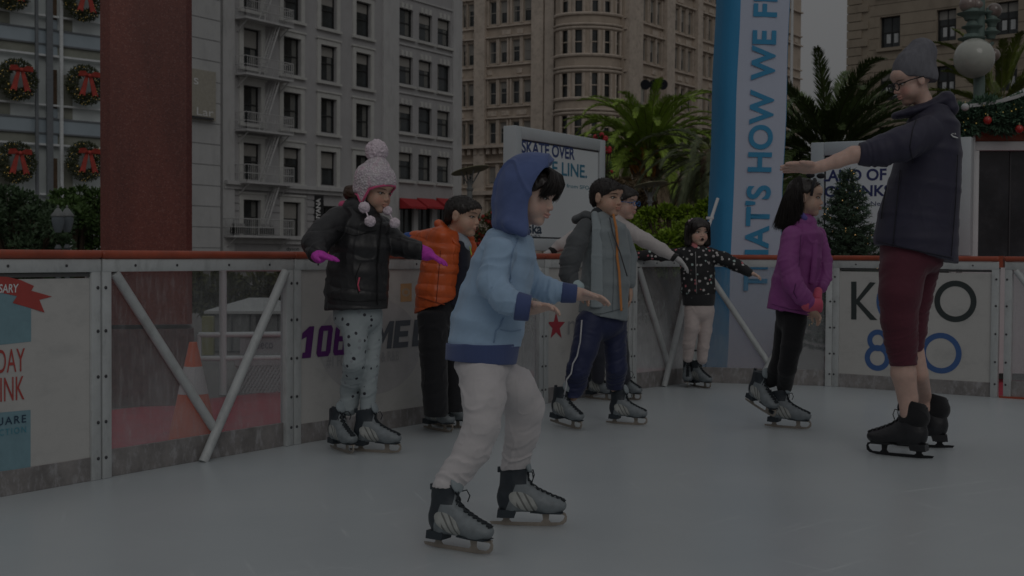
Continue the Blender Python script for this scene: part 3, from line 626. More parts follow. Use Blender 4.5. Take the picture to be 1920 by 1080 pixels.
# ---- grey building
m_grey = pm('grey_render', (.40, .395, .40), .85, .08, .6, .15, 8, dirt=((.3, .295, .295), 1.2, .5, (1, 1, .3)))
m_trim = pm('pale_trim', (.52, .52, .50), .8, .08, 1.5, dirt=((.35, .35, .33), 3, .5, (1, 1, .4)))
def grey_building():
    pl = Pl(atZ(545, 81, 0), 31.7)
    aL = pl.hit(413, 300)[0]; aR = pl.hit(863, 300)[0]; zT = pl.hit(413, -40)[1]+3
    root = empty('office_building', pl.pt(aL, 0), 0, 'grey rendered building with iron fire escape, dark sash windows and red awnings', 'building')
    zr1 = [on(pl, 530, 562, a, b)[2:] for a, b in ((-37, 32), (67, 136), (171, 238), (275, 341), (378, 442))]
    zr2 = [on(pl, 748, 773, a, b)[2:] for a, b in ((13, 65), (103, 155), (194, 245), (285, 335))]
    cols1 = [(455, 488), (530, 563), (600, 630), (666, 694)]; cols2 = [(748, 774), (785, 810), (820, 844)]
    ops = []; w1 = []
    for c in cols1:
        a0 = pl.hit(c[0], 200)[0]; a1 = pl.hit(c[1], 200)[0]
        for i, (z0, z1) in enumerate(zr1):
            if c[0] == 666 and i == 4: continue
            w1.append((a0, a1, z0, z1))
    for c in cols2:
        a0 = pl.hit(c[0], 200)[0]; a1 = pl.hit(c[1], 200)[0]
        for (z0, z1) in zr2: w1.append((a0, a1, z0, z1))
    sh = []
    for c in ((596, 635), (750, 776), (784, 810), (820, 844)):
        a0 = pl.hit(c[0], 420)[0]; a1 = pl.hit(c[1], 420)[0]; z1 = pl.hit(c[0], 385)[1]; sh.append((a0, a1, .4, z1))
    w1 = [w for w in w1 if not (w[0] > sh[0][0]-2 and w[1] < sh[0][1]+1 and w[2] < sh[0][3])]
    mb = MB(); wall_grid(mb, pl, aL, aR, 0, zT, w1+sh, .35); backbox(mb, pl, aL, aR, 0, zT, 16)
    mb.build('wall', [m_grey, m_inner], root)
    rr = random.Random(3)
    for w in w1: window(pl, w, root, m_sash_d, .24, rr.choice([None, None, None, .35, .5, .3]), .09, curtain=rr.choice([None, (.62, .92), (.62, .92), (.05, .3), (.7, .98)]))
    for w in sh: window(pl, w, root, m_sash_d, .24, None, .12, 'v')
    tm = MB()
    for (a0, a1, z0, z1) in w1:
        left = a0 < pl.hit(720, 300)[0]
        e = .34 if left else .12
        tm = MB()
        if left:
            for q in ((a0-e, a0, z0-.1, z1+e), (a1, a1+e, z0-.1, z1+e), (a0, a1, z1, z1+e)): pl.bx(tm, *q, 0, .09)
            pl.bx(tm, a0-e-.1, a1+e+.1, z1+e, z1+e+.12, 0, .16)
        else:
            for k in range(3): pl.bx(tm, a0+(a1-a0)*(.12+.3*k), a0+(a1-a0)*(.28+.3*k), z1+.02, z1+.4, 0, .07)
        pl.bx(tm, a0-e-.08, a1+e+.08, z0-.26, z0-.1, 0, .2)
        tm.build('window_surround', m_trim, root)
    tm = MB()
    for x0, x1, o_ in ((414, 436, .18), (716, 745, .14), (846, 862.5, .16)):
        pl.bx(tm, pl.hit(x0, 300)[0], pl.hit(x1, 300)[0], 0, zT, 0, o_)
    for y0, y1, x0, x1, o_ in ((338, 345, 416, 640, .45), (345, 353, 416, 640, .25), (440, 447, 416, 600, .35), (447, 456, 416, 600, .2), (353, 358, 640, 716, .3)):
        a0, a1, z0, z1 = on(pl, x0, x1, y0 if x0 < 500 else y0, y1); pl.bx(tm, a0, a1, z0, z1, 0.002, o_)
    a0 = pl.hit(745, 300)[0]; a1 = aR
    for (z0, z1) in zr2: pl.bx(tm, a0, a1-.6, z1+.75, z1+.87, .001, .1)
    tm.build('pilaster_and_cornice', pm('pale_render', (.48, .48, .48), .85, .06, .8, dirt=((.18, .18, .18), 2, .4, (1, 1, .3))), root)
    # rustication of the lower storey
    tm = MB(); z = pl.hit(440, 353)[1]; zb = pl.hit(440, 440)[1]; k = 0
    while z-.42 > zb:
        for x0, x1 in ((421, 449), (506, 528), (575, 598)):
            pl.bx(tm, pl.hit(x0, 400)[0], pl.hit(x1, 400)[0], z-.4, z-.06, .0, .06)
        z -= .46
    tm.build('rusticated_blocks', m_grey, root)
    # fire escape
    fe = MB(); m_iron = pm('fire_escape_paint', (.46, .46, .46), .6, .1, 4)
    levels = [(-68, 437, 528), (32, 437, 528), (137, 438, 528), (242, 439, 528), (340, 440, 529), (441, 415, 529)]
    plats = []
    for (y, x0, x1) in levels:
        a0 = pl.hit(x0, y)[0]; a1 = pl.hit(x1, y)[0]; z = pl.hit(x0, y)[1]; plats.append((a0, a1, z))
        pl.bx(fe, a0, a1, z-.12, z, .02, 1.0)
        for k in range(int((a1-a0)/.16)+1):
            fe.tube([pl.pt(a0+.16*k, z, .98), pl.pt(a0+.16*k, z+1.0, .98)], .016, 4)
        for k in range(7):
            for aa in (a0, a1): fe.tube([pl.pt(aa, z, .98*k/6), pl.pt(aa, z+1.0, .98*k/6)], .016, 4)
        for hh in (.5, 1.0):
            fe.tube([pl.pt(a0, z+hh, 0), pl.pt(a0, z+hh, .98), pl.pt(a1, z+hh, .98), pl.pt(a1, z+hh, 0)], .03, 5)
        for aa in (a0+.3, a1-.3): fe.tube([pl.pt(aa, z-.12, .9), pl.pt(aa, z-.8, .02)], .04, 5)
    fobj = fe.build('fire_escape', m_iron, root)
    ld = MB()
    for i in range(len(plats)-1):
        a0, a1, zt = plats[i]; zb = plats[i+1][2]; xs = pl.hit(508, 150)[0]; xe = pl.hit(478, 215)[0]
        for o_ in (.3, .75): ld.tube([pl.pt(xs, zt, o_), pl.pt(xe, zb, o_)], .05, 5)
        for k in range(1, 12): t = k/12; ld.tube([pl.pt(xs+(xe-xs)*t, zt+(zb-zt)*t, .3), pl.pt(xs+(xe-xs)*t, zt+(zb-zt)*t, .75)], .022, 4)
        for o_ in (.3, .75): ld.tube([pl.pt(xs+.1, zt+.8, o_), pl.pt(xe+.1, zb+.8, o_)], .02, 4)
    ld.build('ladder', m_iron, fobj)
    # planters on the lowest platform
    a0, a1, z = plats[-1]
    for aa in (a0+.2, a0+2.7):
        mb = MB(); pl.bx(mb, aa, aa+1.0, z+.1, z+.5, .5, .85, bev=.02); f = mb.build('planter_box', pm('planter', (.04, .04, .04), .6), fobj)
        mb = MB(); 
        for k in range(3): pl.bx(mb, aa+.08+.3*k, aa+.32+.3*k, z+.5, z+.72, .55, .8, bev=.03)
        mb.build('plant_tuft', pm('frosty_leaves', (.3, .3, .3), .8, .5, 20), fobj)
    # awnings
    m_awn = pm('awning_red', (.36, .025, .03), .75, .12, 3)
    for c in ((748, 779), (781, 813), (817, 846)):
        a0 = pl.hit(c[0], 380)[0]; a1 = pl.hit(c[1], 380)[0]; zt = pl.hit(c[0], 371)[1]; zb = pl.hit(c[0], 391)[1]
        mb = MB(); mb.add([pl.pt(a0, zt, .05), pl.pt(a1, zt, .05), pl.pt(a1, zb+.15, 1.0), pl.pt(a0, zb+.15, 1.0), pl.pt(a1, zb, 1.0), pl.pt(a0, zb, 1.0), pl.pt(a0, zb, .05), pl.pt(a1, zb, .05)], [(0, 1, 2, 3), (3, 2, 4, 5), (0, 3, 5, 6), (1, 7, 4, 2)]); mb.build('awning', m_awn, root)
    # banner sign
    a0, a1, z0, z1 = on(pl, 588, 607, 366, 428); mb = MB(); cc = pl.pt(a0, 0, 0)
    sp = Pl(pl.pt(a0, 0, .0), u=Vector((1, .05, 0)))
    b0, b1, z0, z1 = on(sp, 588, 607, 366, 428); sp.bx(mb, b0, b1, z0, z1, -.03, .03); bn = mb.build('blade_sign', pm('sign_black', (.012, .012, .014), .6), root)
    rect_text('CUYANA', sp, b0+.16, b1-.2, z0+.12, z1-.2, m_ink['white'], bn, out=.034, rot=True, off=.03)
    T('dyson', pl, 537, 561, 463, 472, 'black', root, out=.004, off=.02)
    return pl, root
gpl, groot = grey_building()
# ---- limestone building to its left
m_lime = pm('limestone', (.47, .475, .475), .8, .06, .7, dirt=((.2, .2, .2), 1.5, .3, (1, 1, .3)))
def lime_building():
    pl = Pl(gpl.pt(0, 0, .5), u=gpl.u); a0 = pl.hit(300, 300)[0]; a1 = pl.hit(413, 300)[0]-.02; zT = pl.hit(300, -60)[1]+4
    root = empty('stone_building', pl.pt(a0, 0), 0, 'pale limestone building between the red column and the grey building', 'building')
    mb = MB(); wall_grid(mb, pl, a0, a1, 0, zT, []); backbox(mb, pl, a0, a1, 0, zT, 16, 0); mb.build('wall', [m_lime, m_inner], root)
    mb = MB(); z = 0; k = 0
    while z < zT-1.2:
        aa = a0
        while aa < a1-.2:
            e = min(a1-.03, aa+2.3); pl.bx(mb, aa+.02, e, z+.03, z+1.15, .001, .05); aa = e+.03
        z += 1.2; k += 1
    mb.build('stone_course', m_lime, root)
    a_0, a_1, z0, z1 = on(pl, 352, 399, 128, 222); mb = MB(); pl.bx(mb, a_0, a_1, z0, z1, .05, .25); s = mb.build('plaque', pm('tan_plaque', (.36, .34, .29), .7), root)
    mb = MB(); q = on(pl, 352, 392, 217, 221); pl.bx(mb, *q, .252, .4); mb.build('plaque_ledge', m_dark, s)
    T('Lar', pl, 363, 394, 201, 216, 'white', s, out=.262)
    T('s', pl, 357, 366, 146, 158, 'white', s, out=.262)
lime_building()
# ---- glass store with wreaths
def store():
    pl = Pl(atZ(0, 63, 0), 45.5); aL = pl.hit(-60, 300)[0]; aR = pl.hit(290, 300)[0]; zT = pl.hit(-60, -60)[1]+4
    root = empty('store_building', pl.pt(aL, 0), 0, 'glass fronted store with white mullions and wreaths in its windows', 'building')
    m_pan = pm('pale_glass', (.60, .65, .65), .3, .15, .25, spec=.6)
    m_sp = pm('spandrel_glass', (.36, .43, .48), .2, .12, .3, spec=.6); m_mul = pm('mullion', (.66, .69, .70), .4); m_dk = pm('mullion_dark', (.17, .185, .20), .4)
    m_brown = pm('interior_brown', (.13, .085, .055), .8, .5, .8); m_olive = pm('interior_olive', (.26, .27, .23), .8, .2, .6)  # plain brown and olive panels for the openings behind the glass
    mb = MB(); wall_grid(mb, pl, aL, aR, 0, zT, []); backbox(mb, pl, aL, aR, 0, zT, 20); mb.build('glazing', [m_pan, m_inner], root)
    sp = MB(); ml = MB(); dk = MB(); br = MB(); ol = MB()
    for k in range(-2, 4):
        y = 45+171*k
        zt = pl.hit(0, y)[1]; zb = pl.hit(0, y+28)[1]; pl.bx(sp, aL, aR, zb, zt, .002, .12)
        for z in (zt, zb): pl.bx(dk, aL, aR, z-.04, z+.04, .121, .17)
        for dy in (50, 145): z = pl.hit(0, y+dy)[1]; pl.bx(ml, aL, aR, z-.05, z+.05, .122, .3)
        zo = pl.hit(0, y+29)[1]; zo2 = pl.hit(0, y+49)[1]; pl.bx(ol, aL, aR, zo2, zo, .003, .05)
        zi = pl.hit(0, y+75)[1]; zi2 = pl.hit(0, y+150)[1]
        a0 = pl.hit(92, 150)[0]; a1 = pl.hit(106, 150)[0]; pl.bx(br, a0, a1, zi2, zi, .004, .06)
        zi3 = pl.hit(0, y+168)[1]
        for x0, x1 in ((112, 135), (-20, 18)):
            a0 = pl.hit(x0, 150)[0]; a1 = pl.hit(x1, 150)[0]; pl.bx(ol, a0, a1, zi3, zi-.2, .006, .05)
        a0 = pl.hit(68, 150)[0]; a1 = pl.hit(106, 150)[0]; pl.bx(sp, a0, a1, zo2, zo, .06, .11)
        a0 = pl.hit(92, 150)[0]; pl.bx(sp, a0, a1, zi3, zi2, .06, .11)
    for x, w, b_ in ((87, .16, dk), (63, .07, dk), (109, .08, ml), (210, .12, dk), (-30, .1, dk)):
        a = pl.hit(x, 150)[0]; pl.bx(b_, a-w, a+w, 0, zT, .3 if b_ is dk else .301, .42)
    sp.build('spandrel', m_sp, root); ml.build('mullion', m_mul, root); dk.build('mullion', m_dk, root); br.build('interior_wall', m_brown, root); ol.build('interior_wall', m_olive, root)
    return pl
spl = store()
m_wr = pm('wreath_green', (.075, .09, .048), .8, .5, 12); m_bow = pm('bow_red', (.42, .06, .045), .55, .25, 4); m_bulb = emis('warm_bulb', (1, .72, .2), 1.0)
def leaves(mb, pts, n, size, rr, mi=0, el=2.2, up=None):
    """n leaf quads scattered round the given (centre, radii) blobs"""
    for _ in range(n):
        c, r = rr.choice(pts)
        while True:
            v = Vector((rr.uniform(-1, 1), rr.uniform(-1, 1), rr.uniform(-1, 1)))
            if .35 < v.length < 1: break
        p = Vector((c[0]+v.x*r[0], c[1]+v.y*r[1], c[2]+v.z*r[2]))
        d = (v.normalized()+Vector((rr.uniform(-1, 1), rr.uniform(-1, 1), rr.uniform(-.6, 1)))*.9).normalized(); w = d.orthogonal().normalized()
        w = Matrix.Rotation(rr.uniform(0, 6.28), 3, d) @ w; s_ = size*rr.uniform(.6, 1.3)
        mb.add([p-w*s_*.05, p+d*s_*el*.5-w*s_*.5, p+d*s_*el, p+d*s_*el*.5+w*s_*.5], [(0, 1, 2, 3)], mi)
def wreath(px, py, r):
    a, z = spl.hit(px, py); R_ = r/2400*(spl.pt(a, z)-CAM).dot(FW); c = spl.pt(a, z, .75)
    rr = random.Random(5); root = empty('wreath', c, 0, None, 'wreath', 'wreaths in the store windows'); fo = MB(); li = MB(); pts = []
    for i in range(26):
        t = 2*math.pi*i/26; pts.append((c+spl.u*math.cos(t)*R_*.7+Z*math.sin(t)*R_*.7, (R_*.27,)*3))
    leaves(fo, pts, 3400, .06, rr)
    fo.build('foliage', m_wr, root)
    for i in range(80):
        p, q = rr.choice(pts); v = Vector((rr.uniform(-1, 1), rr.uniform(-1, 1), rr.uniform(-1, 1))).normalized()
        if (v.dot(spl.n)) < 0: v = -v
        li.ball(Vector(p)+v*q[0]*1.0, .017*R_/.9, 6, 4)
    li.build('light', m_bulb, root)
    bw = MB(); top = c+Z*R_*.42+spl.n*R_*.35
    for sg in (-1, 1):
        loop = [top, top+spl.u*sg*R_*.25+Z*R_*.2+spl.n*.1, top+spl.u*sg*R_*.52+Z*R_*.17+spl.n*.12, top+spl.u*sg*R_*.55-Z*R_*.06+spl.n*.06, top+spl.u*sg*R_*.25-Z*R_*.06]
        bw.prism(loop, spl.n, .12)
        tail = [top, top+spl.u*sg*R_*.16, top+spl.u*sg*R_*.5-Z*R_*1.0, top+spl.u*sg*R_*.36-Z*R_*.9, top+spl.u*sg*R_*.2-Z*R_*1.0]
        bw.prism(tail, spl.n, .05)
        loop2 = [top+spl.u*sg*R_*.1+Z*R_*.05, top+spl.u*sg*R_*.3+Z*R_*.11, top+spl.u*sg*R_*.42+Z*R_*.04, top+spl.u*sg*R_*.28-Z*R_*.0]
        bw.prism([q+spl.n*.14 for q in loop2], spl.n, .03)
    bw.ball(top+spl.n*.12, R_*.1, 10, 7)
    bw.build('bow', m_bow, root)
    return root, c
w0, c0 = wreath(147, 162, 38)
w0['label'] = 'lit wreath with red bow in the middle row, beside the red column'
for (x, y, lab) in ((20, 152, 'lit wreath with red bow cut by the left edge, middle row'), (147, 304, 'lit wreath with red bow just above the green bush by the column'), (18, 306, 'darker wreath with red bow cut by the left edge, bottom row'), (143, 6, 'lit wreath with red bow at the top beside the column'), (8, -16, 'wreath at the top left corner, mostly out of frame')):
    a, z = spl.hit(x, y); copy_thing(w0, spl.pt(a, z, .75), None, lab)
# ---- beige corner building
m_bei = pm('beige_terracotta', (.46, .385, .315), .85, .12, .5, .3, 3, dirt=((.24, .19, .15), 1.1, .6, (1, 1, .6)), bdist=.05)
m_bei2 = pm('beige_trim', (.54, .465, .395), .85, .12, 1, dirt=((.24, .195, .155), 2.5, .7, (1, 1, 1)))
def corner_building():
    pl = Pl(atZ(1042, 114, 0), u=Vector((math.sin(rad(57.5)), -math.cos(rad(57.5)), 0)))
    pr = Pl(atZ(1168, 112.5, 0), 35.5)
    root = empty('corner_building', pl.pt(0, 0), 0, 'ornate beige stone corner building with rounded bay and paired windows', 'building')
    aL = pl.hit(780, 200)[0]; aR = pl.hit(1044, 200)[0]; zT = pl.hit(1042, -100)[1]+3
    rows = [on(pl, 917, 931, a, b)[2:] for a, b in ((-72, -30), (4, 47), (79, 120), (155, 197), (230, 270), (312, 345), (380, 440))]
    ops = []
    for x0, x1 in ((826, 840), (845, 858), (866, 873.5), (877, 891), (917, 931), (937, 951), (960, 975), (981, 996)):
        a0 = pl.hit(x0, 200)[0]; a1 = pl.hit(x1, 200)[0]
        for (z0, z1) in rows: ops.append((a0, a1, z0, z1))
    ops2 = []
    for g in ((1202, 1211, 1216, 1226, 1229, 1237.5), (1262, 1271, 1274, 1283, 1287, 1296), (1313, 1321, 1325, 1333, 1337, 1345), (1362, 1369, 1373, 1380, 1384, 1391), (1410, 1417, 1420, 1427, 1430, 1437)):
        for k in range(3):
            a0 = pr.hit(g[2*k], 200)[0]; a1 = pr.hit(g[2*k+1], 200)[0]
            for (z0, z1) in rows+[(rows[0][0]+3.7, rows[0][1]+3.7)]: ops2.append((a0, a1, z0, z1))
    aR2 = pr.hit(1500, 200)[0]
    mb = MB(); wall_grid(mb, pl, aL, aR, 0, zT, ops, .35); wall_grid(mb, pr, -.2, aR2, 0, zT+4, ops2, .35)
    backbox(mb, pr, -.2, aR2, 0, zT+4, 18); backbox(mb, pl, aL, aR, 0, zT, 14)
    # rounded bay
    cxy = (pl.pt(aR, 0)+pr.pt(-.2, 0))/2; Rb = (pl.pt(aR, 0)-pr.pt(-.2, 0)).length/2*1.02; cd = (pl.n+pr.n).normalized(); cs = Vector((cd.y*-1, cd.x, 0))
    if cs.x < 0: cs = -cs
    cxy = cxy-cd*.3
    n = 36; ang = [(-math.pi*.52+math.pi*1.04*i/n) for i in range(n+1)]
    def bp(t, z, o=0): return Vector((cxy.x, cxy.y, 0))+cs*math.sin(t)*(Rb+o)+cd*math.cos(t)*(Rb+o)*.8+Z*z
    wins = []
    for (x0, x1) in ((1049, 1060), (1067, 1083), (1095, 1110), (1118, 1133), (1142, 1153), (1158, 1163)):
        def th(x):
            return math.asin(max(-1, min(1, (x-1105)/61.5)))
        wins.append((th(x0), th(x1)))
    zs = sorted(set([0, zT]+[q for r in rows for q in r])); tt = sorted(set(ang+[q for w in wins for q in w]))
    for j in range(len(zs)-1):
        isrow = any(abs(zs[j]-r[0]) < 1e-6 for r in rows)
        for i in range(len(tt)-1):
            tm_ = (tt[i]+tt[i+1])/2; inw = any(w[0] < tm_ < w[1] for w in wins)
            o_ = -.25 if (isrow and inw) else 0
            mi = 3 if (isrow and inw) else 0
            mb.quad(bp(tt[i], zs[j], o_), bp(tt[i+1], zs[j], o_), bp(tt[i+1], zs[j+1], o_), bp(tt[i], zs[j+1], o_), mi)
    mb.build('wall', [m_bei, m_inner, m_bei2, m_glass], root)
    tr = MB()
    for r in rows:
        for w in wins:
            for t in w: tr.tube([bp(t, r[0]), bp(t, r[1])], .14, 5)
            zm = (r[0]+r[1])/2; tr.tube([bp(w[0]+(w[1]-w[0])*q/3, zm, -.2) for q in range(4)], .06, 4)
        for zz, rad_, oo in ((r[0]-.15, .14, .1), (r[1]+.2, .12, .08), (r[1]+.5, .1, .15)): tr.tube([bp(t, zz, oo) for t in ang], rad_, 6)
    tr.build('bay_window_trim', m_bei2, root)
    rr = random.Random(9)
    cnt = 0
    for w in ops:
        cnt += 1; window(pl, w, root, m_sash_w, .2, rr.choice([None, None, .45, .5, .92, .3]), .08, curtain=rr.choice([None, None, (.0, .35), (.6, 1)]))
    for w in ops2:
        if w[0] > pr.hit(1352, 100)[0]: continue
        window(pr, w, root, m_sash_w, .2, rr.choice([None, .45, .5, .92]), .08)
    tr = MB()
    for P_, a_0, a_1 in ((pl, aL, aR), (pr, -.2, aR2)):
        for r in rows:
            P_.bx(tr, a_0, a_1, r[1]+.28, r[1]+.42, .001, .3); P_.bx(tr, a_0, a_1, r[0]-.32, r[0]-.18, .001, .22)
            for k in range(int((a_1-a_0)/1.6)):     # relief ornaments between the floors
                if rr.random() < .75: P_.bx(tr, a_0+1.6*k+.2, a_0+1.6*k+.2+rr.uniform(.5, 1.1), r[0]-1.05, r[0]-.62, .001, .09)
    for w in ops: pl.bx(tr, w[0]-.16, w[0]-.02, w[2]-.1, w[3]+.2, .002, .14); pl.bx(tr, w[1]+.02, w[1]+.16, w[2]-.1, w[3]+.2, .002, .14)
    for w in ops2: pr.bx(tr, w[0]-.14, w[0]-.02, w[2]-.1, w[3]+.2, .002, .14); pr.bx(tr, w[1]+.02, w[1]+.14, w[2]-.1, w[3]+.2, .002, .14)
    for (x0, x1) in ((893, 913), (1000, 1022), (1025, 1042)):
        pl.bx(tr, pl.hit(x0, 200)[0], pl.hit(x1, 200)[0], 0, zT, .0, .45)
    for (x0, x1) in ((1170, 1196), (1241, 1256), (1299, 1308), (1348, 1358), (1395, 1404)):
        pr.bx(tr, pr.hit(x0, 200)[0], pr.hit(x1, 200)[0], 0, zT+4, .0, .5)
    q = on(pl, 866, 1040, 276, 281); pl.bx(tr, aL, aR, q[2], q[3], 0, .9); z0 = q[2]
    for k in range(int((aR-aL)/.7)): pl.bx(tr, aL+.7*k, aL+.7*k+.35, z0-.55, z0-.05, .01, .55)
    q = on(pl, 866, 1040, 360, 367); pl.bx(tr, aL, aR, q[2], q[3], 0, .8)
    tr.build('cornice_and_pilaster', m_bei2, root)
corner_building()
# ---- sandstone building right
def sand_building():
    pl = Pl(atZ(1585, 94, 0), u=Vector((math.sin(rad(47.5)), -math.cos(rad(47.5)), 0)))
    aL = 0; aR = pl.hit(2010, 200)[0]; zT = pl.hit(1600, -80)[1]+3
    root = empty('sandstone_building', pl.pt(0, 0), 0, 'tan sandstone building with deep single windows behind the instructor', 'building')
    m = pm('sandstone', (.33, .28, .22), .9, .1, .7, .3, 5, dirt=((.13, .105, .08), 1.5, .4, (1, 1, .5)), bdist=.03)
    rows = [on(pl, 1649, 1687, a, b)[2:] for a, b in ((-70, -10), (33, 91), (135, 190), (238, 290), (340, 395))]
    ops = []
    for x0, x1 in ((1649, 1687), (1755, 1792), (1864, 1908), (1975, 2003)):
        a0 = pl.hit(x0, 100)[0]; a1 = pl.hit(x1, 100)[0]
        for r in rows: ops.append((a0, a1, *r))
    mb = MB(); wall_grid(mb, pl, aL, aR, 0, zT, ops, .5); backbox(mb, pl, aL, aR, 0, zT, 15)
    mb.build('wall', [m, m_inner], root)
    for w in ops: window(pl, w, root, m_sash_d, .32, random.choice([None, .3]), .08, 'hv')
    h = .62; z = 0; k = 0
    while z < zT-h:
        mb = MB(); pl.bx(mb, aL-.05, aL+(1.1 if k % 2 else 1.6), z+.03, z+h-.03, .0, .13); mb.build('quoin', m, root); z += h; k += 1
    mb = MB()
    for w in ops: pl.bx(mb, w[0]-.2, w[1]+.2, w[2]-.25, w[2]-.02, .0, .2)
    mb.build('window_sill', m, root)
    jt = MB(); z = .6
    while z < zT-1:                                     # joints of the ashlar as shallow courses
        segs = [(0, aR)]
        cuts = [(w[0]-.03, w[1]+.03) for w in ops if w[2]-.3 < z < w[3]+.05]
        a = 1.7
        for c in sorted(set(cuts)):
            if c[0]-.05 > a: pl.bx(jt, a, c[0], z-.012, z+.02, .0, .012)
            a = max(a, c[1])
        pl.bx(jt, a, aR, z-.012, z+.02, .0, .012); z += .8
    jt.build('joint', pm('joint_dark', (.10, .08, .06), .9), root)
    m_pap = pm('paper', (.5, .52, .53), .7)
    for w in ops:
      for q in (.25, .62):
        mb = MB(); pl.bx(mb, w[0]+(w[1]-w[0])*q, w[0]+(w[1]-w[0])*(q+.2), w[2]+.35, w[2]+1.0, -.33, -.315); mb.build('paper_in_window', m_pap, root)
sand_building()
split_loose({'interior_wall', 'foot_rail', 'mullion', 'spandrel', 'brace'})
mb = MB(); p = atZ(1480, 90, 0); mb.tube([p, p+Z*30], [.14, .07], 8); o = mb.build('flagpole', m_white, ang=50); recentre(o); tag(o, 'thin white flagpole against the sky beside the banner tower', 'flagpole')
# ================================================================== banner tower
def banner():
    d = 10.3; a = P(1371, 476, d); b = P(1463, 476, d+.06); pl = Pl(Vector((a.x, a.y, 0)), u=Vector((b.x-a.x, b.y-a.y, 0)))
    root = empty('banner_tower', pl.pt(.2, -.12), 0, 'tall white banner tower with blue edges and blue upright lettering', 'banner tower')
    lean = .026
    def q(a_, z, o=0): return pl.pt(a_+lean*(z-.95), z, o)
    w = pl.hit(1463, 476)[0]; D = .34; z0, z1 = -.1, 4.6
    nz = 26
    def sheet(mb, pts, mi=0):
        k = len(pts); vs = []
        for i in range(nz+1):
            z = z0+(z1-z0)*i/nz; vs += [q(p[0]+.004*math.sin(z*5+p[0]*9), z, p[1]+.003*math.sin(z*7)) for p in pts]
        mb.add(vs, [(i*k+j, i*k+j+1, (i+1)*k+j+1, (i+1)*k+j) for i in range(nz) for j in range(k-1)], mi)
    m_fab = pm('banner_fabric', (.50, .56, .68), .75, .04, 2, .25, 6, bdist=.02, stretch=(1, 1, .4)); m_blue = pm('banner_blue', (.035, .26, .50), .6, .12, 2, .3, 5, bdist=.03, stretch=(1, 1, .3))
    mb = MB(); sheet(mb, [(0, 0), (w*.5, .012), (w, 0)]); mb.build('front_cloth', m_fab, root, smooth=True)
    mb = MB(); side = [(w, .0), (w+.012, -.02), (w+.02, -D)]; sheet(mb, side); sheet(mb, [(w+.02, -D), (0, -D-.05), (-.10, -D)])
    lf = [(0, 0), (-.045, .004), (-.085, -.03), (-.115, -.09), (-.12, -D*.6), (-.10, -D)]; sheet(mb, lf); mb.build('blue_side', m_blue, root, smooth=True)
    mb = MB(); mb.prism([q(p[0], z1, p[1]) for p in [(0, 0), (w, 0), (w+.02, -D), (-.1, -D), (-.12, -.1)]], Z, .01); mb.build('top_cap', m_blue, root)
    # lettering reads upwards
    cu = bpy.data.curves.new('t', 'FONT'); cu.body = "THAT'S HOW WE FLY"; cu.size = 1; cu.offset = .028; cu.space_character = 1.06; cu.space_word = 1.15
    o = bpy.data.objects.new('t', cu); COL.objects.link(o); dg = bpy.context.evaluated_depsgraph_get(); dg.update(); me = bpy.data.meshes.new_from_object(o.evaluated_get(dg)); bpy.data.objects.remove(o)
    v = verts(me).astype('f8'); lo = v.min(0); hi = v.max(0); t = (v-lo)/np.maximum(hi-lo, 1e-6)
    aL, zb = pl.hit(1392, 545); aR, _ = pl.hit(1439, 545); zt = pl.hit(1415, -64)[1]
    A = aL+(1-t[:, 1])*(aR-aL); B = zb+t[:, 0]*(zt-zb); aoff = lean*(zb-.95)
    wv = np.array([q(float(x)-aoff*0, float(z), .018) for x, z in zip(A, B)], 'f'); me.vertices.foreach_set('co', wv.ravel()); me.materials.clear(); me.update()
    link('lettering', me, pm('letter_blue', (.045, .28, .50), .6, .06), root, True, False)
    # guy strut with clamp at the left
    mb = MB(); mb.tube([P(1346, 372, d), P(1322, 446, d-.1)], .013, 8); mb.tube([P(1322, 446, d-.1), P(1300, 512, d-.2)], .012, 8); mb.box(P(1331, 409, d-.05), (.06, .03, .022), bev=.004); mb.build('strut', m_white, root, ang=40)
banner()
# ================================================================== advertising boards
def adboard(d, x0, ang, quad, label, lines, th, out):
    pl = Pl(atZ(x0, d, 0), u=Vector((math.sin(rad(ang)), math.cos(rad(ang)), 0)))
    a0, z1 = pl.hit(quad[0], quad[1]); a1 = pl.hit(quad[2], 300)[0]; z0 = pl.hit(quad[0], quad[3])[1]
    root = empty('advertising_board', pl.pt(a0, 0), 0, label, 'advertising board'); f = .13*th
    mb = MB()
    for q in ((a0, a0+f, z0, z1), (a1-f, a1, z0, z1), (a0+f, a1-f, z1-f, z1), (a0+f, a1-f, z0, z0+f)): pl.bx(mb, *q, -.12, .03, bev=.01)
    pl.bx(mb, a0+.02, a1-.02, z0+.02, z1-.02, -.11, -.06)
    mb.build('frame', pm('ad_frame', (.52, .57, .59), .4, .05, 3), root, ang=40)
    mb = MB(); pl.bx(mb, a0+f, a1-f, z0+f, z1-f, -.01, .004); mb.build('gasket', m_dark, root)
    mb = MB(); g = f+.018*th; pl.bx(mb, a0+g, a1-g, z0+g, z1-g, .0, .012); pn = mb.build('poster', pm('poster_white', (.74, .80, .82), .45, .03, 1), root)
    mb = MB()
    for a_ in (a0+.15, a1-.15): mb.tube([pl.pt(a_, -.12, -.05), pl.pt(a_, z0+.02, -.05)], .03, 8)
    mb.build('leg', m_frame, root, ang=40)
    for (body, x0_, x1_, y0_, y1_, col, off) in lines:
        aa, zt = pl.hit(x0_, y0_); ab = pl.hit(x1_, y0_)[0]; zb = pl.hit(x0_, y1_)[1]
        rect_text(body, pl, aa, ab, zb, zt, col, pn, out=.0135, off=off)
    return pl, root
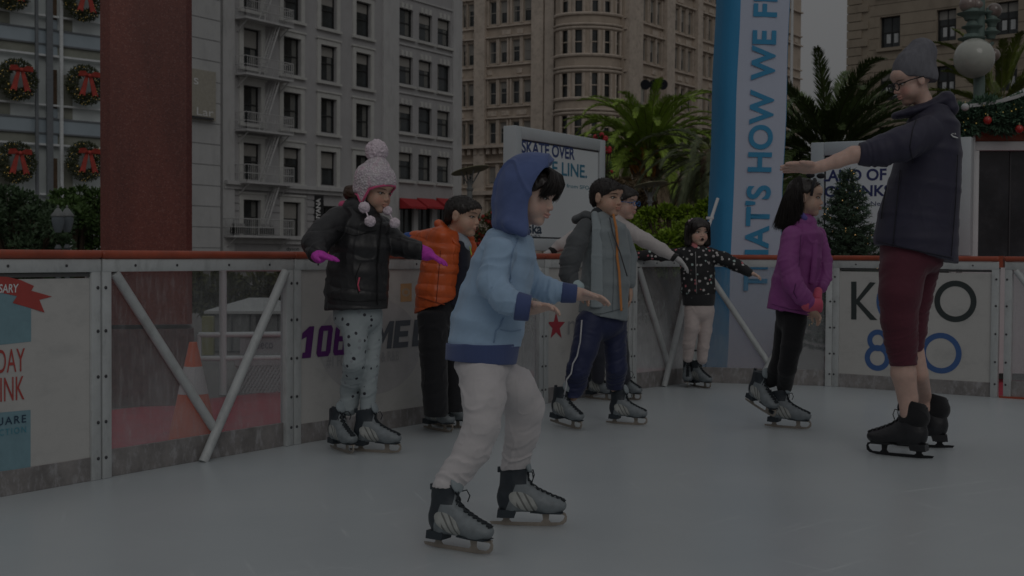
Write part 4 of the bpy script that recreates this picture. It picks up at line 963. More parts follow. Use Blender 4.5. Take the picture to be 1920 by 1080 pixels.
def grad(name, c1, c2, x0, x1):
    m, n, l, b = nt(name); tc = n.new('ShaderNodeTexCoord'); s = n.new('ShaderNodeSeparateXYZ'); l.new(tc.outputs['Generated'], s.inputs[0])
    r = n.new('ShaderNodeValToRGB'); r.color_ramp.elements[0].color = (*c1, 1); r.color_ramp.elements[1].color = (*c2, 1); r.color_ramp.elements[0].position = x0; r.color_ramp.elements[1].position = x1
    l.new(s.outputs['X'], r.inputs[0]); l.new(r.outputs[0], b.inputs['Base Color']); b.inputs['Roughness'].default_value = .5; return m
g1 = grad('ink_navy_teal', (.03, .06, .20), (.06, .30, .36), .3, 1); g2 = grad('ink_teal_green', (.04, .22, .34), (.10, .42, .28), .2, 1)
adboard(13, 962, 31.9, (962, 235, 1131, 470), 'white framed advertising board reading SKATE OVER behind the boy in the blue hood',
        [('SKATE OVER', 976, 1076, 262, 287, g1, .028), ('STATE LINE.', 976, 1099, 294, 321, g2, .02), ('Nonstop escapes from SFO', 976, 1103, 336, 346, m_ink['teal'], .01), ('Alaska', 958, 1014, 416, 437, m_ink['navy'], .03), ('AIRLINES', 966, 1011, 439, 444, m_ink['navy'], 0)], 1, 0)
g3 = grad('ink_navy_blue', (.03, .04, .15), (.05, .16, .40), .1, 1)
adboard(11.3, 1522, 119.5, (1522, 268, 1822, 478), 'white framed advertising board reading LAND OF behind the small lit fir tree',
        [('LAND OF', 1541, 1663, 319, 341, g3, .028), ('ICE RINKS', 1541, 1672, 349, 370, g3, .028), ('Daily flights to New York', 1541, 1700, 379, 390, g3, .0)], .9, 0)
# ================================================================== kiosk with garland
def kiosk():
    pl = Pl(atZ(1780, 10.9, 0), u=Vector((1, -.10, 0)))
    root = empty('kiosk', pl.pt(1.0, -.1), 0, 'white ticket kiosk with dark window, red fascia and white canopy at right', 'kiosk')
    def B(mb, x0, x1, y0, y1, o0, o1, bev=0):
        a0 = pl.hit(x0, 300)[0]; a1 = pl.hit(x1, 300)[0]; z1 = pl.hit((x0+x1)/2, y0)[1]; z0 = pl.hit((x0+x1)/2, y1)[1]; pl.bx(mb, a0, a1, z0, z1, o0, o1, bev=bev)
    mb = MB(); B(mb, 1800, 1822, 252, 700, -.1, .12, .01); B(mb, 1823, 2040, 266, 283, -.05, .06, .006); B(mb, 1824, 1833, 283, 700, -.05, .06, .006); B(mb, 1833, 2040, 484, 700, -.05, .04); mb.build('frame', m_white, root, ang=40)
    mb = MB(); B(mb, 1833, 2040, 283, 484, -.03, -.015); g = mb.build('window', pm('kiosk_glass', (.03, .03, .035), .12, .5, 2, dirt=((.06, .06, .065), 8, .5, (1, 1, 1))), root)
    for x in (1894, 1955): 
        mb = MB(); B(mb, x, x+2.5, 283, 484, -.014, -.004); mb.build('pane_joint', m_dark, g)
    mb = MB(); B(mb, 1800, 2040, 200, 265, -.04, .02, .004); mb.build('fascia', m_rail, root)
    mb = MB(); B(mb, 1801, 2040, 266, 700, -1.5, -1.4); B(mb, 2035, 2040, 200, 700, -1.5, .0); mb.build('back_wall', pm('kiosk_wall', (.06, .05, .05), .8), root)
    mb = MB(); a0 = pl.hit(1806, 200)[0]; a1 = pl.hit(2060, 200)[0]; n = 12; vs = []
    for i in range(n+1):
        t = i/n; a_ = a0+(a1-a0)*t; zz = pl.hit(1806, 207)[1]+.42*t*t+.07*t
        for (o_, dz) in ((.22, 0), (.22, .03), (-.6, .06), (-1.4, .03), (-1.4, -.02)): vs.append(pl.pt(a_, zz+dz*(1-.1*t), o_))
    mb.add(vs, [(i*5+j, i*5+(j+1) % 5, (i+1)*5+(j+1) % 5, (i+1)*5+j) for i in range(n) for j in range(5)]+[(0, 1, 2, 3, 4)]); mb.build('canopy', pm('canopy_white', (.45, .46, .46), .7, .06, 2), root)
    mb = MB()
    for (x, y) in ((1907, 184), (1891, 196)):
        a_, z = pl.hit(x, y); mb.box(pl.pt(a_, z+.0, .37), (.04, .012, .03))
    # garland
    gr = empty('garland', pl.pt(pl.hit(1850, 230)[0], 1.9), 0, 'thick green fir garland along the red kiosk fascia', 'garland'); rr = random.Random(4); pts = []
    for i in range(26):
        x = 1786+i*8; a_, z = pl.hit(x, 226+8*math.sin(i*.7)-i*.6); pts.append((pl.pt(a_, z, .14), (.09, .09, .125)))
    mb = MB(); leaves(mb, pts, 11000, .018, rr, el=3.2); mb.build('foliage', pm('garland_green', (.08, .15, .095), .7, .55, 18), gr)
    li = MB()
    for i in range(26):
        p, r = rr.choice(pts); v = Vector((rr.uniform(-.8, .8), -1, rr.uniform(-.8, .8))).normalized(); li.ball(Vector(p)+Vector((v.x*r[0], v.y*r[1], v.z*r[2]))*1.02, .006, 6, 4)
    li.build('light', m_bulb, gr)
    m_or = pm('ornament_red', (.42, .03, .025), .18, .15, 9, spec=.6); m_ow = pm('ornament_white', (.5, .52, .52), .3, .1, 9)
    for x, y, r, m_, lab in ((1835, 232, .034, m_or, 'red bauble on the kiosk garland, left one'), (1893, 248, .034, m_or, 'red bauble low on the kiosk garland, right one'), (1794, 208, .032, m_ow, 'white bauble by the instructor\'s collar'), (1921, 243, .032, m_ow, 'white bauble at the right edge of the garland')):
        a_, z = pl.hit(x, y); c = pl.pt(a_, z, .28); rt = empty('bauble', c-Z*r, 0, lab, 'bauble', 'baubles on the kiosk garland')
        mb = MB(); mb.ball(c, r, 20, 14); mb.build('ball', m_, rt, smooth=True); mb = MB(); mb.lathe(c+Z*r*.95, [(.008, 0), (.008, .012), (.003, .02)], 10); mb.build('cap', pm('cap_metal', (.4, .35, .2), .3, metal=1), rt)
kiosk()
# ================================================================== small lit fir tree
def fir():
    base = atZ(1588, 10.35, -.1); base.y = base.y; top = P(1586, 320, 10.35); hgt = top.z-base.z
    root = empty('fir_tree', base, 0, 'small fir tree with warm fairy lights in front of the advertising board', 'tree'); rr = random.Random(8)
    mb = MB(); mb.tube([base, base+Z*hgt*.95], [.035, .006], 8); mb.build('trunk', pm('bark', (.09, .06, .04), .9, .3, 20), root)
    fo = MB(); tips = []
    nb = 190
    for i in range(nb):
        t = .17+.83*(i/nb)**.9; z = base.z+hgt*t; L = .52*(1-t)**.85*rr.uniform(.75, 1.15)+.03; az = i*2.4+rr.uniform(-.3, .3); d = Vector((math.cos(az), math.sin(az), .0))
        p0 = Vector((base.x, base.y, z)); up = rr.uniform(.05, .35) if t > .5 else rr.uniform(-.12, .2)
        n = max(3, int(L/.022)); 
        for k in range(n):
            s_ = (k+1)/n; p = p0+d*L*s_+Z*L*(up*s_+.25*s_*s_-.15*s_)
            if s_ > .6 and rr.random() < .14: tips.append(p)
            for j in range(10):
                w = Vector((rr.uniform(-1, 1), rr.uniform(-1, 1), rr.uniform(-.9, .9))).normalized(); dd = (w+d*.8).normalized(); l_ = rr.uniform(.03, .055); sd = dd.orthogonal().normalized()*.006
                fo.add([p-sd, p+sd, p+dd*l_], [(0, 1, 2)])
            # side twigs
            if k % 2 == 0 and L > .1:
                sw = Vector((-d.y, d.x, 0))*(1 if k % 4 else -1)
                for m_ in range(3):
                    pp = p+(sw+d*.6)*.028*(m_+1)*(1.4-s_)
                    for j in range(5):
                        w = Vector((rr.uniform(-1, 1), rr.uniform(-1, 1), rr.uniform(-.8, .8))).normalized(); l_ = rr.uniform(.025, .045); sd = w.orthogonal().normalized()*.0045; fo.add([pp-sd, pp+sd, pp+w*l_], [(0, 1, 2)])
    fo.build('crown', pm('fir_green', (.05, .085, .05), .75, .5, 15), root)
    li = MB()
    for p in rr.sample(tips, min(95, len(tips))): li.ball(p, .0055, 6, 4)
    li.build('light', emis('fairy_light', (1, .6, .22), 4), root)
    mb = MB(); mb.lathe(base-Z*.02, [(.15, 0), (.17, .25), (.16, .25)], 20); mb.build('pot', pm('pot', (.2, .05, .04), .6), root)
fir()
# ================================================================== palms
def frond(fo, st, p0, az, el, L, droop, rr, lw=.018, ll=.36, mi=0, ev=1.0, dens=1.0):
    d = Vector((math.cos(az), math.sin(az), 0)); n = 16; pts = []; p = Vector(p0); e = el
    for i in range(n+1):
        pts.append(p.copy()); t = i/n; p = p+(d*math.cos(e)+Z*math.sin(e))*(L/n); e -= droop/n*(.5+1.3*t)
    st.tube(pts, [.022*(1-.85*i/n)*L/2.5 for i in range(n+1)], 4, mi)
    sd = Vector((-d.y, d.x, 0)); m = int(130*dens)
    for i in range(m):
        t = .14+.86*i/m; k = min(n-1, int(t*n)); f = t*n-k; q = pts[k].lerp(pts[k+1], f); tn = (pts[k+1]-pts[k]).normalized(); nn = sd.cross(tn).normalized()
        if nn.z < 0: nn = -nn
        l_ = ll*L/2.5*math.sin(math.pi*min(1, (.18+t*.82)))**.6*rr.uniform(.8, 1.1)*ev+.04
        for s_ in (-1, 1):
            v = (sd*s_*rr.uniform(.30, .55)+tn*rr.uniform(.7, 1.0)+nn*rr.uniform(.0, .35)).normalized(); tip = q+v*l_-Z*l_*l_*rr.uniform(.15, .45)
            w = tn*lw*L/2.5; mid = q+(v*l_*.5)+nn*.01
            fo.add([q-w*.5, q+w*.5, mid+w*.8, tip, mid-w*.8], [(0, 1, 2, 4), (4, 2, 3)], mi)
def palm(name, base, hc, L, nf, label, mats, seed, elr=(-.3, 1.35), skirt=0, boot=None, tr=.3, lw=.021, dr=(1.1, 1.7)):
    rr = random.Random(seed); root = empty('palm_tree', base, 0, label, 'palm tree'); c = Vector(base)+Z*hc
    mb = MB(); n = 14; pr = [(tr*(1.05-.1*i/n)*(1+.05*(i % 2)), hc*i/n) for i in range(n+1)]+[(tr*.5, hc+.25)]
    mb.lathe(base, pr, 16); mb.build('trunk', pm('palm_bark', (.14, .10, .065), .9, .4, 10, .6, 12, bdist=.03), root)
    fo = MB(); st = MB()
    for i in range(nf):
        t = i/nf; el = elr[1]-(elr[1]-elr[0])*t**.8; az = i*2.39996+rr.uniform(-.2, .2)
        frond(fo, st, c+Vector((math.cos(az), math.sin(az), 0))*tr*.5+Z*(.3-.5*t), az, el, L*rr.uniform(.85, 1.08), rr.uniform(*dr), rr, lw=lw)
    fo.build('crown', mats[0], root); st.build('frond_stem', mats[1], root)
    if boot:
        mb = MB()
        for i in range(90):
            az = rr.uniform(0, 6.28); z = rr.uniform(-.75, .25); d = Vector((math.cos(az), math.sin(az), 0)); p = c+d*tr*.8+Z*z
            mb.tube([p-d*.1, p+d*rr.uniform(.1, .3)+Z*rr.uniform(.25, .5)], [.07, .03], 5)
        mb.build('frond_base', boot, root)
    if skirt:
        fo = MB(); st = MB()
        for i in range(skirt):
            az = rr.uniform(0, 6.28); frond(fo, st, c+Vector((math.cos(az), math.sin(az), 0))*tr*.7-Z*.5, az, rr.uniform(-.6, .15), L*rr.uniform(.55, .85), rr.uniform(1.0, 1.5), rr, ll=.3, dens=.8)
        fo.build('dead_frond', mats[2], root); st.build('dead_stem', mats[3], root)
    return root
m_stem = pm('palm_stem', (.13, .14, .05), .6)
D1 = 36; b1 = atZ(1213, D1, -.1)
palm('p', b1, (P(1213, 303, D1).z+.1), 2.6, 100, 'green palm tree with orange brown frond bases above the bright hedge',
     (pm('palm_green', (.27, .38, .06), .6, .45, 2.5), m_stem, pm('dead_palm', (.46, .36, .25), .85, .3, 4), pm('dead_stem', (.24, .19, .14), .8)), 3, (.1, 1.45), 46, pm('boot_orange', (.36, .16, .035), .8, .4, 4), .42, lw=.022, dr=(1.2, 2.2))
D2 = 19; b2 = atZ(1552, D2, -.1)
palm('p', b2, (P(1552, 312, D2).z+.1), 1.75, 130, 'dark green palm tree with stiff fronds to the right of the banner tower',
     (pm('palm_dark', (.085, .125, .04), .55, .5, 3), pm('stem_dark', (.06, .07, .03), .6), pm('dead_palm_dark', (.12, .10, .05), .85, .3, 4), m_stem), 12, (-.8, 1.28), 8, None, .3, lw=.026, dr=(.6, 1.4))
D3 = 20; b3 = atZ(1872, D3, -.1)
palm('p', b3, (P(1872, 215, D3).z+.1), 1.35, 34, 'yellow green palm fronds rising behind the kiosk and street lamp',
     (pm('palm_lime', (.14, .18, .03), .6, .4, 3), m_stem, m_stem, m_stem), 21, (-.2, 1.4), 0, None, .22, lw=.03, dr=(.4, 1.0))
D4 = 30; b4 = atZ(1335, D4, -.1)
palm('p', b4, (P(1335, 300, D4).z+.1), 1.9, 50, 'grey green drooping palm partly hidden behind the banner tower',
     (pm('palm_grey', (.12, .145, .075), .6, .4, 3), m_stem, pm('dead_palm2', (.17, .13, .09), .85, .3, 4), m_stem), 31, (-.9, .75), 10, None, .3)
# ================================================================== shrubs
def shrub(blobs, n, size, mat, label, seed, extra=None, name='shrub', shell=True, el=2.0):
    rr = random.Random(seed); pts = []
    for (x, y, r, d, ry) in blobs: p = P(x, y, d); q = r/2400*d; pts.append((p, (q, q*.9, q*ry)))
    b = Vector((sum(p[0].x for p in pts)/len(pts), sum(p[0].y for p in pts)/len(pts), -.1)); root = empty(name, b, 0, label, 'shrub')
    mb = MB(); leaves(mb, pts, n, size, rr, el=el); mb.build('foliage', mat, root)
    mb = MB()
    for p, r in pts:
        mb.tube([b+Vector((rr.uniform(-.1, .1), 0, 0)), b.lerp(p, .6), p], [.05, .035, .012], 5)
        for k in range(5): mb.tube([b.lerp(p, .7), p+Vector((rr.uniform(-.8, .8)*r[0], rr.uniform(-.8, .8)*r[1], rr.uniform(-.2, .8)*r[2]))], [.02, .006], 4)
    mb.build('stem', pm('shrub_stem', (.08, .06, .04), .9), root)
    if extra:
        mb = MB()
        for _ in range(extra[1]):
            p, r = rr.choice(pts); v = Vector((rr.uniform(-1, 1), -rr.random(), rr.uniform(-.6, 1))).normalized(); mb.ball(Vector(p)+Vector((v.x*r[0], v.y*r[1], v.z*r[2]))*.95, extra[2]*rr.uniform(.6, 1.2), 7, 5)
        mb.build('blossom', extra[0], root)
    return root
m_l1 = pm('leaf_dark', (.055, .095, .045), .65, .5, 3); m_l2 = pm('leaf_mid', (.065, .12, .03), .65, .5, 3); m_l3 = pm('leaf_bright', (.19, .29, .02), .6, .45, 5)
rq = random.Random(2)
bl = [(rq.uniform(-60, 118), rq.uniform(395, 520), rq.uniform(22, 34), rq.uniform(22, 25), .9) for _ in range(34)]+[(14, 372, 26, 23, .9), (45, 380, 24, 23, .9), (-20, 366, 28, 23, .9), (80, 400, 22, 23, .9)]
shrub(bl, 17000, .045, m_l1, 'dark blue green rounded shrub at the left edge under the wreaths', 1)
bl = [(rq.uniform(95, 200), rq.uniform(385, 430), rq.uniform(16, 26), rq.uniform(26, 29), .9) for _ in range(16)]+[(115, 372, 20, 27, .8), (150, 366, 20, 27, .8), (180, 372, 20, 27, .9), (175, 440, 18, 27, .9), (180, 470, 20, 27, .9)]
shrub(bl, 9000, .05, m_l2, 'lighter green shrub beside the red column behind the twin lanterns', 2)
bl = [(rq.uniform(1190, 1360), rq.uniform(415, 500), rq.uniform(18, 26), rq.uniform(15, 17.5), .9) for _ in range(26)]+[(1215, 402, 15, 16, .7), (1250, 396, 15, 16, .7), (1285, 400, 16, 16, .7), (1320, 392, 14, 16, .9), (1335, 385, 10, 16, 1.2)]
shrub(bl, 13000, .032, m_l3, 'bright lime green hedge behind the girl in the patterned jacket', 3)
m_fl = pm('blossom_red', (.30, .03, .02), .6, .4, 9)
shrub([(905, 425, 20, 21, 1), (885, 440, 16, 21, 1), (925, 410, 14, 21, 1), (915, 455, 20, 21, 1), (890, 470, 22, 21, 1)], 1800, .03, pm('leaf_olive', (.08, .09, .03), .7, .4, 6), 'small olive shrub with dark red blossoms beside the blue hood', 4, (m_fl, 60, .035))
shrub([(1125, 262, 11, 25, 1), (1140, 280, 9, 25, 1), (1110, 300, 12, 25, 1), (1136, 320, 12, 25, 1.4), (1130, 360, 14, 25, 1.6), (1128, 420, 14, 25, 2)], 900, .035, m_l2, 'tall plant with red flowers at the top corner of the advertising board', 5, (pm('flower_red', (.42, .03, .04), .6, .3), 26, .05))
shrub([(1155+8*i, 350+(i*37) % 60, 16, 33, 1) for i in range(9)]+[(1170, 440, 30, 33, 1), (1215, 440, 30, 33, 1)], 3200, .05, pm('leaf_dry', (.12, .085, .045), .8, .5, 4), 'dry brown undergrowth at the foot of the green palm', 6)
# hedge and low planting seen through the clear board
shrub([(350+14*i, 528+(i*13) % 60, 30, 16, .8) for i in range(18)], 5200, .05, pm('hedge_olive', (.085, .085, .03), .8, .5, 3), 'olive and rust coloured low hedge seen through the clear board', 7)
shrub([(1190+14*i, 520+(i*23) % 60, 34, 20, 1) for i in range(12)], 4200, .05, pm('hedge_grey', (.12, .125, .09), .8, .5, 3), 'grey green low hedge seen through the short clear board', 8)
# ================================================================== twin lantern lamp
def lantern(x, y, d, label, r_=.105):
    b = atZ(x, d, -.1); root = empty('street_lantern', b, 0, label, 'lantern', 'twin lanterns in front of the shrubs'); zt = P(x, y, d).z; m_i = pm('lantern_iron', (.10, .11, .12), .5); m_g = pm('lantern_glass', (.14, .165, .185), .25, .1)
    mb = MB(); mb.lathe(b, [(.09, 0), (.09, .3), (.045, .36), (.035, zt-.62), (.06, zt-.58), (.03, zt-.52)], 12); mb.build('post', m_i, root, ang=50)
    mb = MB(); mb.lathe(Vector((b.x, b.y, zt-.42)), [(.05, 0), (.075, .06), (r_, .2), (r_*.93, .27)], 14); g = mb.build('lamp_glass', m_g, root, ang=60)
    mb = MB(); mb.lathe(Vector((b.x, b.y, zt-.155)), [(r_+.01, 0), (r_+.01, .02), (.07, .07), (.04, .12), (.015, .14), (.022, .16), (.004, .19)], 14); mb.build('lamp_cap', pm('lantern_cap', (.17, .18, .18), .4), root, ang=50)
lantern(109, 388, 21, 'grey globe lantern, left of the twin pair in the bushes'); lantern(126, 388, 21.3, 'grey globe lantern, right of the twin pair in the bushes')
# ================================================================== disc topped garden lamps
def disc_lamp(x, y, d, w, tilt, label, sc=1):
    c = P(x, y, d); b = Vector((c.x, c.y, -.1)); root = empty('disc_lamp', b, 0, label, 'lamp', 'disc topped heaters'); u = Vector((math.cos(tilt), .15, math.sin(tilt))).normalized(); v = Vector((0, 1, -.12)).normalized(); nn = u.cross(v).normalized()
    mb = MB(); mb.lathe(c, [(w*.1, .12*w), (w*.5, .0), (w*.98, -.055*w), (w, -.085*w), (w*.96, -.085*w), (w*.3, -.03*w)], 26, (u, v, nn)); mb.build('reflector_disc', pm('disc_olive', (.16, .15, .08), .5, .1), root, ang=50)
    mb = MB(); q = c-Z*w*.75
    for k in range(4): a = k*1.57+.4; mb.tube([c+Vector((math.cos(a), math.sin(a), 0))*w*.55-Z*.05*w, q+Vector((math.cos(a), math.sin(a), 0))*w*.14], .01, 5)
    mb.lathe(q-Z*.35*w, [(w*.16, 0), (w*.2, .1*w), (w*.13, .14*w), (w*.13, .5*w), (w*.17, .56*w), (w*.05, .6*w)], 14); mb.build('burner_head', pm('burner_grey', (.20, .21, .21), .4, metal=0), root, ang=50)
    mb = MB(); mb.tube([b, q-Z*.3*w], .035, 8); mb.lathe(b, [(.28, 0), (.26, .12), (.06, .3)], 16); mb.build('post', pm('lamp_post', (.2, .21, .21), .5), root, ang=50)
disc_lamp(881, 317, 17, .26, .22, 'tilted olive disc heater between the boy in orange and the blue hood')
disc_lamp(1219, 344, 24, .33, .14, 'olive disc heater below the green palm')
# ================================================================== floodlights on a pole
def flood():
    d = 42; c = P(1226, 159, d); b = Vector((P(1203, 300, d).x, c.y, -.1)); root = empty('floodlight_pole', b, 0, 'pair of dark floodlights on a pale pole above the palm', 'floodlight'); mb = MB(); mb.tube([b, Vector((b.x, b.y, c.z+.1))], [.05, .035], 8); mb.tube([Vector((b.x, b.y, c.z)), Vector((c.x+.15, c.y, c.z-.02))], .03, 6); mb.build('pole', pm('pole_pale', (.33, .32, .28), .6), root, ang=40)
    for x in (1212, 1226, 1240):
        mb = MB(); p = P(x, 158, d); a = Vector((.35*(x-1226)/14, -1, -.25)).normalized(); s_ = a.orthogonal().normalized(); mb.lathe(p, [(.07, -.18), (.11, -.14), (.15, .11), (.17, .14), (.14, .14)], 12, (s_, a.cross(s_), a)); mb.build('lamp_head', pm('flood_black', (.015, .016, .025), .35), root, ang=40)
flood()
# ================================================================== ornate street lamp
def street_lamp():
    d = 13.2; b = atZ(1836, d, -.1); root = empty('street_lamp', b, 0, 'ornate verdigris street lamp with large pale globe beside the grey beanie', 'street lamp'); mg = pm('verdigris', (.13, .185, .165), .5, .2, 8, dirt=((.07, .09, .08), 8, .6, (1, 1, 1)))
    gl = pm('lamp_globe', (.42, .43, .385), .12, .08, 6, spec=.6); bronze = pm('globe_reflective', (.22, .17, .15), .08, .5, 4, spec=.8)
    s = d/2400
    def p(x, y): return P(x, y, d)
    mb = MB(); mb.tube([b, p(1836, 0)+Z*.5], [.075, .05], 14)
    for (x, y, w) in ((1822, 74, 26), (1823, 52, 20), (1822, 27, 27), (1858, 62, 17), (1860, 40, 16), (1855, 25, 12)):
        q = p(x, y); mb.lathe(q, [(w*s*.45, -11*s), (w*s*.55, -5*s), (w*s*.62, -3*s), (w*s*.95, 0), (w*s, 2*s), (w*s*.6, 5*s), (w*s*.5, 10*s)], 20)
    mb.tube([p(1836, 60), p(1858, 66), p(1860, 20)], .03, 8); mb.tube([p(1836, 90), p(1850, 92), p(1862, 80)], .02, 8); mb.tube([p(1824, 74), p(1822, 20)], .05, 8)
    mb.build('post', mg, root, ang=45)
    for (x, y, r, m_) in ((1820, 112, 37, gl), (1815, 8, 16, bronze), (1832, 10, 13, bronze), (1864, 20, 14, bronze), (1863, 103, 12, bronze)):
        mb = MB(); mb.ball(p(x, y)+Vector((0, -.1 if r > 30 else 0, 0)), r*s, 32, 20); mb.build('globe', m_, root, smooth=True)
street_lamp()
# ================================================================== things seen through the clear board
def pipe_barrier():
    d = 9.6; pl = Pl(atZ(520, d, 0), u=Vector((1, .25, 0))); root = empty('pipe_barrier', pl.pt(0, -.11), 0, 'white pipe frame barrier with lattice panel behind the clear board', 'barrier'); mb = MB()
    x = lambda v: pl.hit(v, 600)[0]
    z = lambda v: pl.hit(480, v)[1]
    for a_ in (418, 548): mb.tube([pl.pt(x(a_), -.11), pl.pt(x(a_), z(500))], .028, 10)
    for y in (504, 627, 671): mb.tube([pl.pt(x(418 if y < 600 else 372), z(y)), pl.pt(x(548), z(y))], .02, 10)
    mb.tube([pl.pt(x(372), -.11), pl.pt(x(372), z(627))], .02, 8); mb.build('pipe_frame', m_white, root, ang=50)
    mb = MB(); pl.bx(mb, x(450), x(546), z(665), z(632), -.02, -.01); s = mb.build('name_board', pm('name_board', (.30, .32, .33), .6), root)
    rect_text('seeco', pl, x(474), x(512), z(654), z(643), m_ink['grey'], s, out=-.004)
    mb = MB(); a0, a1, z0, z1 = x(440), x(546), -.1, z(680)
    k = 0; n = 15
    for i in range(-n, n):
        for sg in (1, -1):
            p0 = (a0+(a1-a0)*i/n*1.0, z0); p1 = (p0[0]+(z1-z0)*.6, z1)
            if sg < 0: p0, p1 = (p0[0], z1), (p1[0], z0)
            if p0[0] < a0 or p1[0] > a1: continue
            mb.tube([pl.pt(p0[0], p0[1], sg*.006), pl.pt(p1[0], p1[1], sg*.006)], .009, 4)
    pl.bx(mb, a0, a1, z1-.02, z1+.02, -.015, .015); mb.build('lattice_panel', pm('lattice_white', (.36, .37, .38), .6), root)
pipe_barrier()
def booth():  # distant tent-roofed booth, modelled small and close to the rink
    d = 13.6; pl = Pl(atZ(430, d, 0), u=Vector((1, .1, 0))); root = empty('small_booth', pl.pt(0, -.11), 0, 'far white booth with pitched roof, built small and close, seen through the clear board', 'small_booth'); x = lambda v: pl.hit(v, 600)[0]; z = lambda v: pl.hit(480, v)[1]
    mb = MB(); pl.bx(mb, x(392), x(560), -.1, z(588), -.6, 0); mb.build('wall', pm('booth_wall', (.20, .20, .195), .8), root)
    mb = MB()
    for a_ in (400, 434, 468, 520): pl.bx(mb, x(a_), x(a_+3), -.1, z(590), .001, .02)
    pl.bx(mb, x(480), x(500), z(608), z(592), .001, .03); mb.build('panel_rib', m_dark, root)
    mb = MB(); mb.add([pl.pt(x(384), z(588), .06), pl.pt(x(575), z(588), .06), pl.pt(x(575), z(588), -.7), pl.pt(x(384), z(588), -.7), pl.pt(x(384), z(583), .06), pl.pt(x(575), z(583), .06), pl.pt(x(575), z(583), -.7), pl.pt(x(384), z(583), -.7), pl.pt(x(462), z(560), -.3), pl.pt(x(500), z(560), -.3)], [(0, 3, 2, 1), (0, 1, 5, 4), (1, 2, 6, 5), (2, 3, 7, 6), (3, 0, 4, 7), (4, 5, 9, 8), (5, 6, 9), (6, 7, 8, 9), (7, 4, 8)]); mb.build('roof', pm('booth_roof', (.42, .42, .41), .7), root)
    mb = MB(); b = Pl(atZ(389, 13.2, 0), u=Vector((1, .1, 0))); b.bx(mb, b.hit(380, 600)[0], b.hit(401, 600)[0], -.11, b.hit(390, 593)[1], -.06, .06); o = mb.build('bollard_box', pm('yellow_box', (.24, .23, .10), .7)); recentre(o); tag(o, 'dull yellow box post left of the white booth', 'post')
booth()
# ================================================================== sky and light
w = bpy.data.worlds.new('World'); SC.world = w; w.use_nodes = True; n = w.node_tree.nodes; l = w.node_tree.links; bg = n['Background']
sky = n.new('ShaderNodeTexSky'); sky.sky_type = 'NISHITA'; sky.sun_disc = False; sky.sun_elevation = rad(36); sky.sun_rotation = rad(166); sky.dust_density = 4; sky.air_density = 1.2
hs = n.new('ShaderNodeHueSaturation'); hs.inputs['Saturation'].default_value = .18; l.new(sky.outputs[0], hs.inputs['Color'])
mx = n.new('ShaderNodeMixRGB'); mx.inputs[0].default_value = .75; l.new(hs.outputs[0], mx.inputs[1]); mx.inputs[2].default_value = (9.6, 9.7, 9.9, 1)   # even cloud cover
tcw = n.new('ShaderNodeTexCoord'); sw = n.new('ShaderNodeSeparateXYZ'); l.new(tcw.outputs['Generated'], sw.inputs[0])
mrw = n.new('ShaderNodeMapRange'); mrw.inputs[1].default_value = .05; mrw.inputs[2].default_value = .9; mrw.inputs[3].default_value = 1; mrw.inputs[4].default_value = 2.2; l.new(sw.outputs['Z'], mrw.inputs[0])   # overcast sky: brighter overhead than near the horizon
vm = n.new('ShaderNodeVectorMath'); vm.operation = 'SCALE'; l.new(mx.outputs[0], vm.inputs[0]); l.new(mrw.outputs[0], vm.inputs['Scale'])
l.new(vm.outputs[0], bg.inputs['Color']); bg.inputs['Strength'].default_value = .135
sl = bpy.data.lights.new('sun', 'SUN'); sl.energy = 1.5; sl.angle = rad(30); sl.color = (1, .97, .93); so = bpy.data.objects.new('sun', sl); COL.objects.link(so)
so.rotation_euler = (rad(54), 0, rad(14)); so.location = (0, 0, 20)
SC.view_settings.view_transform = 'Standard'; SC.view_settings.look = 'None'; SC.view_settings.gamma = 1; SC.view_settings.exposure = EXPO
SC.cycles.use_denoising = True; SC.cycles.transparent_max_bounces = 12
# ================================================================== figures
def nrm(v): v = np.array(v, 'f'); return v/(np.linalg.norm(v)+1e-9)
class Sc:
    """records implicit operations, then meshes them"""
    def __init__(s): s.ops = []; s.lo = np.full(3, 1e9); s.hi = np.full(3, -1e9)
    def _b(s, a, r): a = np.array(a, float); s.lo = np.minimum(s.lo, a-r); s.hi = np.maximum(s.hi, a+r)
    def seg(s, a, b, ra, rb, **k):
        if k.get('op') != 'sub': m = max(ra, rb, k.get('va') or 0, k.get('vb') or 0); s._b(a, m); s._b(b, m)
        s.ops.append(('seg', (a, b, ra, rb), k))
    def ell(s, c, r, R=None, **k):
        if k.get('op') != 'sub': s._b(c, max(r))
        s.ops.append(('ell', (c, r, R), k))
    def cut(s, p, n, r=None): s.ops.append(('plane', (p, n), dict(box=(tuple(p), r) if r else None)))
    def mesh(s, name, h, disp=None, smooth=1):
        v = Vol(s.lo-.016, s.hi+.016, h)
        for o, a, k in s.ops: getattr(v, o)(*a, **k)
        return v.mesh(name, disp, smooth)
def folds(amp, sc=9, st=(1, 1, 1), fine=.4):
    st = np.array(st, 'f')
    def f(V, N):
        w = vnoise(V*3.1+5)*.25
        q = vnoise((V+w[:, None]*.1)*sc*st+3.3); q2 = vnoise((V+w[:, None]*.05)*sc*2.3*st+11); q3 = vnoise(V*sc*.8+21)
        cr = np.clip(1-np.abs(q)/.16, 0, 1)**1.5; cr2 = np.clip(1-np.abs(q2)/.2, 0, 1)**1.5; wt = np.clip(.5+1.3*q3, 0, 1)
        return amp*(.45*q+.75*cr*wt+fine*.6*cr2*(1-wt*.5)-.3)
    return f
def quilt(axis, org, sp, amp, wob=.12, extra=None):
    axis = nrm(axis); org = np.array(org, 'f')
    def f(V, N):
        c = (V-org) @ axis/sp+wob*vnoise(V*5); fr = np.abs((c % 1)-.5)*2
        d = amp*(np.sqrt(np.maximum(0, 1-fr**3))-.75)+amp*.35*vnoise(V*np.array([30, 30, 18], 'f'))
        return d+(extra(V, N) if extra else 0)
    return f
